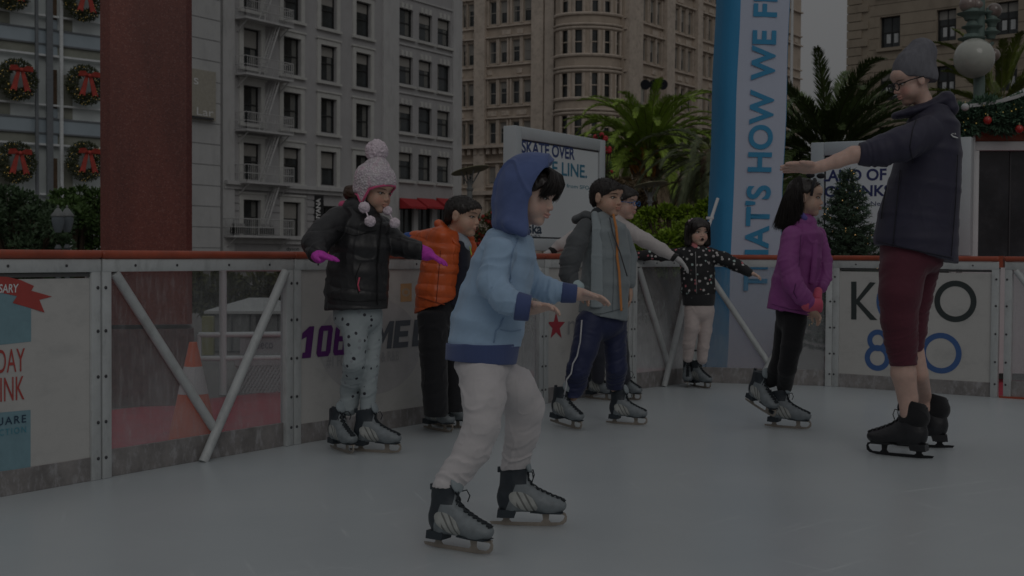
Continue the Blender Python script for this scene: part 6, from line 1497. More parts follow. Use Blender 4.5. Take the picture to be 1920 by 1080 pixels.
# ------------------------------------------------------------------ 2: girl in the bobble hat
def knit(name, c1, c2, c3):
    m, n, l, b = nt(name); tc = n.new('ShaderNodeTexCoord'); v = n.new('ShaderNodeTexVoronoi'); v.inputs['Scale'].default_value = 95; l.new(tc.outputs['Object'], v.inputs['Vector'])
    nz = n.new('ShaderNodeTexNoise'); nz.inputs['Scale'].default_value = 22; nz.inputs['Detail'].default_value = 3; l.new(tc.outputs['Object'], nz.inputs['Vector']); r = n.new('ShaderNodeValToRGB'); e = r.color_ramp.elements
    e[0].position = .38; e[0].color = (*c1, 1); e[1].position = .66; e[1].color = (*c3, 1); q = e.new(.5); q.color = (*c2, 1); l.new(nz.outputs[0], r.inputs[0])
    mx = n.new('ShaderNodeMixRGB'); mx.blend_type = 'MULTIPLY'; mx.inputs[0].default_value = .42; l.new(r.outputs[0], mx.inputs[1]); rr = n.new('ShaderNodeMapRange'); rr.inputs[1].default_value = 0; rr.inputs[2].default_value = .6; rr.inputs[3].default_value = 1.1; rr.inputs[4].default_value = .35; l.new(v.outputs['Distance'], rr.inputs[0]); l.new(rr.outputs[0], mx.inputs[2]); l.new(mx.outputs[0], b.inputs['Base Color'])
    b.inputs['Roughness'].default_value = .95; bp = n.new('ShaderNodeBump'); bp.inputs['Strength'].default_value = .9; bp.inputs['Distance'].default_value = .006; bp.invert = True; l.new(v.outputs['Distance'], bp.inputs['Height']); l.new(bp.outputs[0], b.inputs['Normal']); return m
def pattern(name, base, cols, scale, size, rough=.85, bs=300):
    """cloth with small scattered printed motifs"""
    m, n, l, b = nt(name); tc = n.new('ShaderNodeTexCoord'); v = n.new('ShaderNodeTexVoronoi'); v.inputs['Scale'].default_value = scale; v.inputs['Randomness'].default_value = .85; nz = n.new('ShaderNodeTexNoise'); nz.inputs['Scale'].default_value = scale*1.5; ad = n.new('ShaderNodeMixRGB'); ad.blend_type = 'ADD'; ad.inputs[0].default_value = .012
    l.new(tc.outputs['Object'], ad.inputs[1]); l.new(tc.outputs['Object'], nz.inputs['Vector']); l.new(nz.outputs['Color'], ad.inputs[2]); l.new(ad.outputs[0], v.inputs['Vector'])
    ls = n.new('ShaderNodeMath'); ls.operation = 'LESS_THAN'; l.new(v.outputs['Distance'], ls.inputs[0]); ls.inputs[1].default_value = size
    sp = n.new('ShaderNodeSeparateColor'); l.new(v.outputs['Color'], sp.inputs[0]); r = n.new('ShaderNodeValToRGB'); r.color_ramp.interpolation = 'CONSTANT'; e = r.color_ramp.elements
    while len(e) < len(cols): e.new(.5)
    for i, c in enumerate(cols): e[i].position = i/len(cols); e[i].color = (*c, 1)
    l.new(sp.outputs[0], r.inputs[0]); mx = n.new('ShaderNodeMixRGB'); l.new(ls.outputs[0], mx.inputs[0]); mx.inputs[1].default_value = (*base, 1); l.new(r.outputs[0], mx.inputs[2]); l.new(mx.outputs[0], b.inputs['Base Color']); b.inputs['Roughness'].default_value = rough
    n2 = n.new('ShaderNodeTexNoise'); n2.inputs['Scale'].default_value = bs; l.new(tc.outputs['Object'], n2.inputs['Vector']); bp = n.new('ShaderNodeBump'); bp.inputs['Strength'].default_value = .25; bp.inputs['Distance'].default_value = .002; l.new(n2.outputs[0], bp.inputs['Height']); l.new(bp.outputs[0], b.inputs['Normal']); return m
def pom(g, x, y, dd, r, mat, parent):
    sc = Sc(); c = g.p(x, y, dd); q = g.m(r, dd); sc.ell(c, (q, q, q), k=0); return g.part('pompom', sc, mat, lambda V, N: q*.10*vnoise(V*130)+q*.07*vnoise(V*260), .0035, parent)
def girl_hat():
    g = Fig('girl in black quilted coat and pink knitted bobble hat with arms held out', 6.12, 672)
    S1 = skate(g, (609, 836), (674, 857), 1.0); S2 = skate(g, (671, 846), (736, 850), 1.0, lift=False)
    g.head(703, 358, 0, 82, -35, 14, 0, neck=(677, 410, .01), fat=1.05)
    d1 = float((Vector(map(float, ank(S1)))-CAM).dot(FW))-g.D; d2 = float((Vector(map(float, ank(S2)))-CAM).dot(FW))-g.D
    j = Sc(); g.chain(j, [(672, 398, 0, 34, .075), (675, 425, 0, 54, .12), (675, 465, 0, 57, .13), (671, 510, 0, 58, .13), (668, 550, 0, 59, .135), (669, 600, 0, 60, .137)], k=.02)
    g.chain(j, [(636, 412, -.06, 27, None), (608, 436, -.14, 27, None), (592, 456, -.20, 26, None)], k=.008); g.chain(j, [(592, 456, -.2, 26, None), (596, 474, -.27, 20, None)], k=.015, body=.5)
    g.chain(j, [(712, 430, .06, 26, None), (742, 458, .04, 23, None), (772, 466, .0, 19, None), (790, 470, -.02, 18, None)], k=.008, body=.55)
    j.cut(g.p(668, 580, 0), g.p(670, 620, 0)-g.p(669, 580, 0), .25); j.cut(g.p(792, 471, -.02), g.p(800, 471, -.02)-g.p(780, 470, -.02), .08)
    m_bk = pm('black_nylon', (.022, .022, .024), .42, .25, 14, .3, 60, spec=.45, bdist=.003)
    J = g.part('coat', j, m_bk, quilt((0.05, 0, 1), g.p(670, 560, 0), .10, .0065, .8, folds(.0075, 11)), .0048)
    pc = MB(); pc.tube([g.p(674, 520, -.136), g.p(671, 534, -.138), g.p(674, 546, -.137)], .004, 6); pc.build('pocket_trim', cloth('pink_trim', (.6, .09, .15)), J, smooth=True)
    cl = Sc(); g.chain(cl, [(660, 392, .0, 18, .06), (684, 398, -.02, 24, .07)], k=.01, body=0); cl.ell(g.p(668, 384, 0), (.035, .05, .02), op='sub', k=.01); g.part('collar', cl, m_bk, folds(.003, 20), .0045, J)
    ps = Sc(); g.chain(ps, [(644, 385, .02, 9, .03), (660, 388, .0, 8, .04)], k=.01, body=0); g.part('pink_collar_lining', ps, cloth('pink_fleece', (.6, .10, .22)), None, .004, J)
    ms = pm('seam_black', (.008, .008, .009), .6); g.seam(J, [(716, 412), (713, 450), (708, 500), (708, 572)], ms, .003, 'zip'); g.seam(J, [(632, 432), (665, 442), (706, 432)], ms, .0022); g.seam(J, [(618, 560), (670, 566), (724, 562)], ms, .002); g.seam(J, [(676, 494), (666, 520), (672, 550)], ms, .0025, 'pocket_edge')
    # gloves
    m_gl = pm('glove_magenta', (.55, .055, .46), .75, .2, 60, .3, 300, bdist=.002)
    gl = Sc(); g.hand((590, 478, -.28), (632, 484, -.34), DN, .150, side=-1, curl=.10, sc=gl, fat=1.12); gl.seg(g.p(590, 474, -.26), g.p(598, 480, -.29), .036, .034, k=.01); g.part('glove', gl, m_gl, folds(.0015, 30), .0035)
    gl = Sc(); g.hand((797, 474, -.02), (836, 492, -.05), DN, .135, side=1, curl=.12, sc=gl, fat=1.12); gl.seg(g.p(789, 472, -.02), g.p(800, 476, -.02), .036, .034, k=.01); g.part('glove', gl, m_gl, folds(.0015, 30), .0035)
    # leggings
    t = Sc(); g.chain(t, [(670, 560, 0, 46, .10), (670, 592, 0, 45, .10)], k=.02)
    g.chain(t, [(662, 590, -.03, 30, .072), (667, 640, -.06, 22, .062), (664, 680, -.07, 20, .055), (658, 730, d1, 20, .05), (654, 764, d1, 17, .043)], k=.012, wr=(.0022, .04), body=.75)
    g.chain(t, [(694, 590, .05, 24, .072), (697, 640, .05, 18, .062), (694, 685, d2, 17, .052), (691, 730, d2, 15, .048), (689, 762, d2, 14, .042)], k=.012, wr=(.0022, .04), body=.75)
    m_dot = pattern('leggings_dotted', (.34, .385, .40), [(.03, .03, .04), (.05, .05, .06), (.28, .30, .32)], 27, .22)
    g.part('leggings', t, m_dot, folds(.004, 14, (1, 1, 1.2)), .0045)
    # hat
    kn = knit('knit_pink', (.72, .62, .69), (.82, .76, .79), (.80, .60, .70)); hk = g.hk; hat = Sc()
    hat.ell(g.W((-.010, 0, .046)), np.array((.106, .098, .092))*hk, g.hR, k=0); hat.seg(g.W((-.015, 0, .09)), g.W((-.015, 0, .125)), .072*hk, .045*hk, k=.04)
    hat.ell(g.W((-.04, 0, -.01)), np.array((.076, .084, .06))*hk, g.hR, k=.02); n_ = g.hR @ nrm((.50, 0, -1)); hat.cut(g.W((.0, 0, .004)), n_)
    for sy in (-1, 1): hat.seg(g.W((-.01, .080*sy, .0)), g.W((.002, .074*sy, -.062)), .042*hk, .012*hk, u=g.hR[:, 0], va=.010*hk, vb=.007*hk, k=.012)
    HT = g.part('bobble_hat', hat, kn, lambda V, N: .0018*vnoise(V*110), .0038)
    tr = MB(); pts = [g.W(q) for q in ((.088, 0, .047), (.082, -.04, .044), (.062, -.068, .032), (.035, -.084, .012), (.022, -.084, -.02), (.004, -.084, -.066), (-.03, -.083, -.03), (-.07, -.062, -.03))]; pts2 = [g.W((q[0], -q[1], q[2])) for q in ((.088, 0, .047), (.082, -.04, .044), (.062, -.068, .032), (.035, -.084, .012), (.022, -.084, -.02), (.004, -.084, -.066))]
    for q in (pts, pts2): tr.tube(q, .0062, 6)
    tr.build('pink_edging', cloth('pink_edge', (.72, .12, .26), wave=60, bump=.6), HT, smooth=True)
    m_pom = pm('pom_wool', (.72, .62, .68), .95, .25, 60, .6, 200, bdist=.004)
    pom(g, 706, 283, 0, 21, m_pom, HT)
    for a, b_ in (((683, 389, -.12, 11), (694, 415, -.155, 10.5)), ((727, 395, -.03, 9), (740, 418, -.06, 10))):
        pom(g, *a, m_pom, HT); pom(g, *b_, m_pom, HT); g.line([a[:3], b_[:3]], .0035, 'cord', m_pom, HT)
    # hair bun at the back
    hb = Sc(); hb.ell(g.p(655, 362, .02), (.03, .035, .035), k=0); hb.seg(g.p(660, 360, .01), g.p(676, 372, 0), .03, .03, k=.02); hb.ell(g.W((-.03, 0, -.02)), np.array((.065, .072, .05))*hk, g.hR, k=.02); g.part('hair', hb, m_hairb, lambda V, N: .003*vnoise(V*np.array([60, 60, 160], 'f')), .004)
    g.build_body(.2); g.face(.6, (0, -.4), m_hairb)
    return g
# ------------------------------------------------------------------ 3: boy in orange
def boy_orange():
    g = Fig('boy with cropped black hair in orange puffer jacket and black trousers', 6.72, 830)
    S1 = skate(g, (783, 800), (861, 815), 1.0); S2 = skate(g, (806, 797), (880, 805), .95)
    g.head(868, 405, 0, 79, -25, 8, 0, neck=(842, 448, .02), openm=1.0, fat=1.12)
    j = Sc(); g.chain(j, [(834, 438, 0, 30, .085), (829, 466, 0, 38, .13), (827, 505, 0, 38, .14), (820, 545, 0, 40, .145), (817, 600, 0, 40, .145)], k=.02)
    g.chain(j, [(828, 444, -.07, 20, None), (800, 450, .02, 19, None)], k=.018); g.chain(j, [(800, 450, .02, 19, None), (777, 446, .08, 14, None)], k=.015, body=.6)
    g.chain(j, [(872, 452, .12, 18, None), (888, 492, .14, 16, None), (898, 520, .05, 14, None)], k=.02)
    j.cut(g.p(816, 574, 0), g.p(820, 600, 0)-g.p(815, 566, 0)+np.array([0.02, 0, 0]), .25)
    m_or = pm('orange_nylon', (.62, .11, .025), .36, .15, 12, .35, 70, spec=.45, bdist=.003)
    J = g.part('puffer_jacket', j, m_or, quilt((0.10, 0, 1), g.p(820, 560, 0), .062, .0055, .35, folds(.006, 14, (1, 1, .6))), .0048)
    g.seam(J, [(826, 470), (822, 520), (818, 566)], pm('seam_orange', (.22, .035, .01), .6), .002); g.seam(J, [(782, 556), (815, 566), (850, 576)], pm('seam_orange2', (.3, .05, .012), .6), .003)
    c = MB(); c = Sc(); g.chain(c, [(826, 424, .03, 10, .055), (842, 440, -.02, 9, .07), (858, 462, -.05, 6, .05)], k=.012, body=0); g.part('collar', c, m_or, folds(.003, 18), .0045, J)
    v = Sc(); g.chain(v, [(864, 462, .02, 17, .08), (868, 500, .02, 17, .09), (862, 545, .02, 20, .10), (850, 570, .02, 20, .10)], k=.01, body=0); g.part('vest', v, cloth('vest_black', (.014, .016, .03)), folds(.003, 14), .005)
    w = Sc(); g.chain(w, [(862, 444, .01, 13, .05), (872, 462, .0, 13, .05)], k=.01, body=0); g.part('shirt', w, cloth('shirt_grey', (.33, .38, .44)), folds(.003, 18), .0045)
    cu = Sc(); g.chain(cu, [(780, 447, .07, 13, None), (764, 446, .10, 11, None)], k=.005, body=.6); g.part('cuff', cu, cloth('cuff_blue', (.04, .10, .33), wave=80), folds(.002, 20), .004)
    g.hand((766, 446, .10), (748, 450, .14), DN, .125, side=1, curl=.2)
    zp = MB(); zp.tube([g.p(881, 462, -.07), g.p(884, 478, -.07)], .003, 5); zp.build('zip_pull', cloth('lime', (.45, .6, .08)), J)
    t = Sc(); g.chain(t, [(820, 550, 0, 36, .115), (818, 590, 0, 36, .11)], k=.02)
    g.chain(t, [(812, 590, -.06, 30, .085), (812, 650, -.07, 27, .075), (815, 720, -.06, 25, .07), (817, 768, -.06, 24, .065)], k=.015, wr=(.002, .05), body=.6); g.chain(t, [(840, 600, .08, 24, .08), (846, 660, .09, 22, .07), (849, 720, .1, 20, .065), (852, 762, .1, 19, .06)], k=.015, wr=(.002, .05), body=.6)
    t.cut(g.p(816, 781, -.06), DN, .09); t.cut(g.p(852, 772, .1), DN, .08)
    g.part('trousers', t, cloth('trousers_black', (.013, .013, .016)), folds(.005, 11), .005)
    g.haircap(.0022, slope=.62, off=-.006, strands=2600, slen=.006)
    g.build_body(.15); g.face(.6, (0, -.2)); return g
# ------------------------------------------------------------------ 4: boy in grey
def boy_grey():
    g = Fig('boy in grey panelled jacket with orange zip and navy track trousers', 7.08, 1125)
    S1 = skate(g, (1031, 790), (1090, 808), 1.02, lift=1); S2 = skate(g, (1138, 793), (1211, 798), .92)
    g.head(1138, 371, 0, 74, -42, 4, 0, neck=(1126, 410, .02))
    d1 = float((Vector(map(float, ank(S1)))-CAM).dot(FW))-g.D; d2 = float((Vector(map(float, ank(S2)))-CAM).dot(FW))-g.D
    j = Sc(); g.chain(j, [(1124, 416, 0, 26, .07), (1132, 436, 0, 43, .11), (1138, 480, 0, 45, .12), (1135, 530, 0, 46, .125), (1128, 612, 0, 47, .13)], k=.02)
    g.chain(j, [(1166, 440, .08, 16, None), (1180, 480, .10, 15, None), (1181, 530, .06, 12, None)], k=.008)
    j.cut(g.p(1129, 594, 0), g.p(1131, 640, 0)-g.p(1128, 590, 0)+np.array([-.035, 0, 0]), .25)
    m_g = cloth('jacket_grey', (.235, .27, .285), .75); J = g.part('jacket', j, m_g, folds(.008, 9, (1, 1, .6)), .005)
    g.seam(J, [(1088, 590), (1130, 588), (1170, 578)], cloth('seam_grey', (.10, .12, .13)), .0018); g.seam(J, [(1140, 434), (1150, 470), (1150, 540), (1148, 585)], cloth('seam_grey2', (.16, .185, .2)), .0014)
    sl = Sc(); g.chain(sl, [(1098, 424, -.05, 16, None), (1082, 455, -.10, 20, None), (1070, 488, -.13, 21, None)], k=.015, wr=(.002, .05)); g.chain(sl, [(1070, 488, -.13, 21, None), (1066, 515, -.14, 18, None), (1074, 533, -.16, 13, None)], k=.012, wr=(.004, .03), body=.6)
    m_ds = cloth('sleeve_dark', (.075, .082, .088), .7); g.part('sleeve', sl, m_ds, folds(.006, 13), .0045, J)
    hb = Sc(); g.chain(hb, [(1080, 412, .04, 9, .06), (1098, 406, .03, 10, .08), (1112, 410, .02, 12, .08)], k=.012, body=0); g.part('hood', hb, m_ds, folds(.004, 16), .0045, J)
    cf = Sc(); g.chain(cf, [(1074, 531, -.16, 12, None), (1084, 539, -.17, 12, None)], k=.006, body=0); g.part('cuff', cf, cloth('cuff_pale', (.40, .50, .52)), None, .004, J)
    g.hand((1085, 541, -.17), (1100, 556, -.18), TOCAM*.3+DN*.4+np.array([-.5, 0, 0]), .125, side=1, curl=.3)
    g.hand((1181, 545, .06), (1182, 575, .05), np.array([-1., 0, 0]), .125, side=1, curl=.35)
    nk = Sc(); g.chain(nk, [(1122, 404, .0, 16, .05), (1130, 420, -.01, 17, .055)], k=.008, body=0); g.part('neck_gaiter', nk, cloth('collar_dark', (.028, .034, .04)), folds(.002, 20), .004)
    # scarf hanging down the front
    m_sc = cloth('scarf_pale', (.30, .345, .365), wave=60, bump=.4, stretch=(1, 1, .05)); s_ = Sc(); g.chain(s_, [(1115, 402, -.055, 7, .02), (1119, 430, -.098, 9.5, .008), (1119, 480, -.118, 11.5, .007), (1119, 545, -.125, 12, .007), (1118, 575, -.128, 12, .007)], k=.006, body=0); s_.cut(g.p(1118, 578, -.135), DN, .06); g.part('scarf', s_, m_sc, folds(.002, 18), .004)
    # zip
    mz = cloth('zip_orange', (.55, .22, .07)); zz = [(1150, 402, -.085), (1155, 425, -.105), (1158, 453, -.118), (1157, 480, -.122), (1161, 510, -.128), (1163, 545, -.130), (1165, 582, -.131)]
    z = Sc(); g.chain(z, [(q[0], q[1], q[2]-.002, 2.6, .005) for q in zz], k=.003, body=0); g.part('zip', z, mz, None, .0032, J)
    g.line([(1143, 408, -.09), (1150, 440, -.128), (1163, 475, -.134), (1172, 505, -.134), (1176, 518, -.13)], .0035, 'cord', m_dark, J); g.line([(1110, 556, -.142), (1130, 555, -.145)], .0035, 'pocket_trim', m_dark, J)
    t = Sc(); g.chain(t, [(1130, 575, 0, 41, .10), (1128, 605, 0, 42, .10)], k=.02)
    g.chain(t, [(1108, 605, -.05, 29, .08), (1096, 655, -.09, 25, .072), (1084, 695, -.10, 22, .065)], k=.018, wr=(.002, .05)); g.chain(t, [(1084, 693, -.1, 22, .065), (1080, 718, d1, 20, .06), (1074, 742, d1, 17, .052)], k=.012, wr=(.006, .028), body=.6)
    g.chain(t, [(1150, 605, .05, 26, .08), (1154, 655, .05, 21, .07), (1156, 690, .04, 20, .062), (1153, 726, d2, 16, .052)], k=.015, wr=(.0045, .035), body=.6)
    t.cut(g.p(1074, 746, d1), DN, .07); t.cut(g.p(1153, 731, d2), DN, .07)
    m_nv = cloth('track_navy', (.017, .024, .075), .6); T_ = g.part('track_trousers', t, m_nv, folds(.005, 12), .0045)
    g.line([(1091, 600, -.135), (1088, 640, -.15), (1082, 668, -.16), (1074, 682, -.165), (1071, 700, -.165), (1062, 712, -.165), (1062, 722, -.16), (1058, 740, -.155)], .0042, 'piping', cloth('piping_white', (.5, .5, .52)), T_)
    g.haircap(.0035, slope=.60, off=-.005, strands=2600, slen=.009, top=.003)
    g.build_body(.12); g.face(.75, (0, 0)); return g
# ------------------------------------------------------------------ 5: child in white behind
def child_white():
    g = Fig('child in white sweater with blue framed glasses, partly hidden behind the boy in grey', 8.35, 1150, (.58, .39, .32))
    S1 = skate(g, (1097, 746), (1152, 752), .95); S2 = skate(g, (1150, 745), (1203, 752), .95)
    g.head(1168, 381, 0, 64, -30, 4, 0, neck=(1156, 414, .0))
    j = Sc(); g.chain(j, [(1154, 418, 0, 22, .07), (1148, 440, 0, 37, .11), (1142, 490, 0, 38, .12), (1140, 545, 0, 38, .12), (1140, 590, 0, 36, .12)], k=.02)
    g.chain(j, [(1172, 430, -.03, 17, None), (1210, 451, -.12, 14, None), (1240, 468, -.16, 12, None), (1262, 482, -.18, 8.5, None)], k=.018, wr=(.002, .05), body=.55); g.chain(j, [(1118, 430, .03, 15, None), (1075, 446, .0, 13, None), (1050, 460, -.02, 10.5, None), (1038, 468, -.03, 8, None)], k=.018, wr=(.002, .05), body=.55)
    g.part('sweater', j, cloth('sweater_white', (.50, .465, .455), wave=70, bump=.3), folds(.006, 9), .005)
    m_gw = cloth('glove_white', (.46, .45, .45)); m_gk = cloth('glove_black', (.02, .02, .02))
    for wr, to, sd, a in (((1268, 484, -.18), (1290, 502, -.19), 1, (1262, 482, -.18)), ((1032, 472, -.03), (1012, 484, -.04), -1, (1038, 469, -.03))):
        q = Sc(); g.hand(wr, to, DN, .135, side=sd, curl=.25, sc=q, fat=1.1); GL = g.part('glove', q, m_gw, None, .0038)
        q = Sc(); q.seg(g.p(*a), g.p(*wr)*.75+g.p(*to)*.25*1.0 if False else g.p(*wr), .028, .029, k=.0); q.cut(g.p(*wr), g.p(*to)-g.p(*wr), .06); g.part('wrist_band', q, m_gk, None, .004, GL)
        dt = g.p(*to)-g.p(*wr)
    t = Sc(); g.chain(t, [(1140, 580, 0, 33, .10), (1138, 615, 0, 33, .10)], k=.02)
    g.chain(t, [(1124, 615, -.04, 20, .07), (1121, 665, -.03, 16, .06), (1121, 708, .0, 13, .045)], k=.015, body=.6); g.chain(t, [(1155, 615, .04, 20, .07), (1164, 665, .03, 16, .06), (1170, 708, .0, 13, .045)], k=.015, body=.6); g.part('trousers', t, cloth('trousers_dark', (.03, .032, .045)), folds(.005, 12), .005)
    k = g.hk; mb = MB(); fx = .089
    for sy in (-1, 1):
        c = [g.W((fx+.004-.0*abs(a), sy*(.031+.021*math.cos(a)), .002+.014*math.sin(a))) for a in [2*math.pi*i/16 for i in range(17)]]; mb.tube(c, .0022, 6); mb.tube([g.W((fx, sy*.052, .006)), g.W((.03, sy*.075, .008)), g.W((-.01, sy*.077, .004))], .002, 5)
    mb.tube([g.W((fx+.006, -.010, .004)), g.W((fx+.007, .010, .004))], .0022, 5); mb.build('glasses', pm('frame_blue', (.02, .14, .42), .3), g.root, smooth=True)
    g.haircap(.010, slope=.62, off=-.004, strands=600, slen=.015, top=.004)
    g.build_body(.15); g.face(.8, (0, 0)); return g
# ------------------------------------------------------------------ 6: girl in the patterned jacket
def girl_pattern():
    g = Fig('small girl with open mouth in black patterned zip jacket and pale trousers', 8.95, 1308, (.62, .42, .33))
    # feet point at the camera
    S1 = skate(g, (1289, 726), (1286, 733), .98, dfront=None) if False else None
    def foot(x, y, yaw, sc=.95):
        c = G(x, y); d = Vector((math.cos(rad(yaw)), math.sin(rad(yaw)), 0)); f = c+d*.1*sc; r = c-d*.17*sc
        def px(v): q = v-CAM; k = q.dot(FW); return (960+q.dot(CR)/k*F, 540-q.dot(CU)/k*F)
        return skate(g, px(r), px(f), sc)
    S1 = foot(1289, 725, -98, .92); S2 = foot(1318, 727, -62, .92)
    g.head(1308, 436, 0, 52, -72, 2, 0, neck=(1304, 466, .02), openm=1.15, fat=1.1)
    j = Sc(); g.chain(j, [(1304, 468, 0, 17, .05), (1306, 482, 0, 33, .08), (1308, 510, 0, 32, .085), (1309, 545, 0, 32, .09), (1310, 560, 0, 31, .088)], k=.018)
    g.chain(j, [(1330, 478, -.01, 15, None), (1358, 486, -.03, 13, None), (1380, 497, -.05, 11.5, None), (1398, 507, -.06, 9.5, None)], k=.018, wr=(.002, .045), body=.55)
    g.chain(j, [(1284, 476, .02, 13, None), (1240, 479, .05, 10.5, None), (1210, 479, .04, 9.5, None), (1182, 478, .02, 9, None)], k=.018, wr=(.002, .045), body=.55)
    m_p = pattern('jacket_pattern', (.02, .02, .022), [(.5, .48, .47), (.45, .42, .43), (.5, .16, .18), (.48, .47, .46), (.38, .48, .46)], 31, .29)
    J = g.part('zip_jacket', j, m_p, folds(.006, 11), .0045)
    mk = cloth('rib_black', (.022, .022, .025)); b = Sc(); g.chain(b, [(1310, 555, 0, 31.5, .09), (1310, 566, 0, 30, .088)], k=0, body=0); b.cut(g.p(1310, 551, 0), UP); b.cut(g.p(1310, 573, 0), DN); g.part('hem_band', b, mk, None, .0045, J)
    b = Sc(); g.chain(b, [(1396, 506, -.06, 10, None), (1404, 511, -.07, 8.5, None)], k=0, body=0); g.part('cuff', b, mk, None, .0045, J)
    g.line([(1304, 472, -.085), (1305, 510, -.095), (1306, 550, -.1)], .0025, 'zip', cloth('zip_grey', (.3, .3, .3)), J)
    b = Sc(); g.chain(b, [(1302, 463, .0, 9, .045), (1305, 467, -.01, 9, .045)], k=0, body=0); g.part('scarf', b, cloth('pink_scarf', (.55, .19, .2)), folds(.003, 18), .0045)
    g.hand((1404, 511, -.07), (1422, 516, -.08), DN, .115, side=1, curl=.35, spread=.2); g.hand((1180, 478, .02), (1160, 480, .0), DN, .115, side=-1, curl=.25)
    t = Sc(); g.chain(t, [(1311, 556, 0, 27, .08), (1311, 584, 0, 27.5, .085)], k=.015)
    g.chain(t, [(1298, 584, -.01, 15.5, .065), (1297, 615, -.03, 14, .06), (1292, 645, -.02, 12, .05), (1290, 670, 0, 10, .04)], k=.01, wr=(.002, .04), body=.75); g.chain(t, [(1324, 584, .01, 15, .065), (1322, 620, .0, 12.5, .055), (1318, 650, .0, 11, .05), (1317, 674, .0, 9.5, .04)], k=.01, wr=(.002, .04), body=.75)
    g.part('trousers', t, cloth('trousers_blush', (.53, .455, .435)), folds(.004, 13), .0045)
    def ex(sc):
        for sy, x in ((-1, 0), (1, 0)): sc.seg(g.W((.0, .072*sy, .03)), g.W((.005, .078*sy, -.085)), .024*g.hk, .022*g.hk, u=g.hR[:, 0], va=.03*g.hk, vb=.03*g.hk, k=.015)
        sc.seg(g.W((-.05, 0, .0)), g.W((-.04, 0, -.09)), .06*g.hk, .055*g.hk, k=.02); sc.ell(g.W((-.005, 0, .04)), np.array((.092, .080, .072))*g.hk, g.hR, k=.015); sc.ell(g.W((.088, 0, -.018)), np.array((.07, .057, .062))*g.hk, g.hR, op='sub', k=.006)
    H = g.haircap(.010, slope=.0, off=-.2, extra=ex, strands=0, ears=False, h=.0038)
    cv = [[g.W(q) for q in ((.0, y*.3, .108), (.035*c_, y*.9, .07), (.03*c_, y, .0), (.018*c_, y*1.04, -.06), (.02*c_, y*1.0, -.100))] for y, c_ in ((.084, 1.2), (.09, .3), (.08, -1.6), (0.0, -3.2), (-.08, -1.6), (-.09, .3), (-.084, 1.2))]
    g.stranding(H, cv, 800, .0015, .009, seed=6)
    mb = MB(); mb.ball(g.W((.0, -.07, .085)), .011, 8, 6); mb.ball(g.W((.0, -.05, .10)), .008, 8, 6); mb.build('hair_clip', cloth('clip_pale', (.45, .35, .4)), H)
    g.build_body(.2); g.face(1.0, (.5, .1)); return g
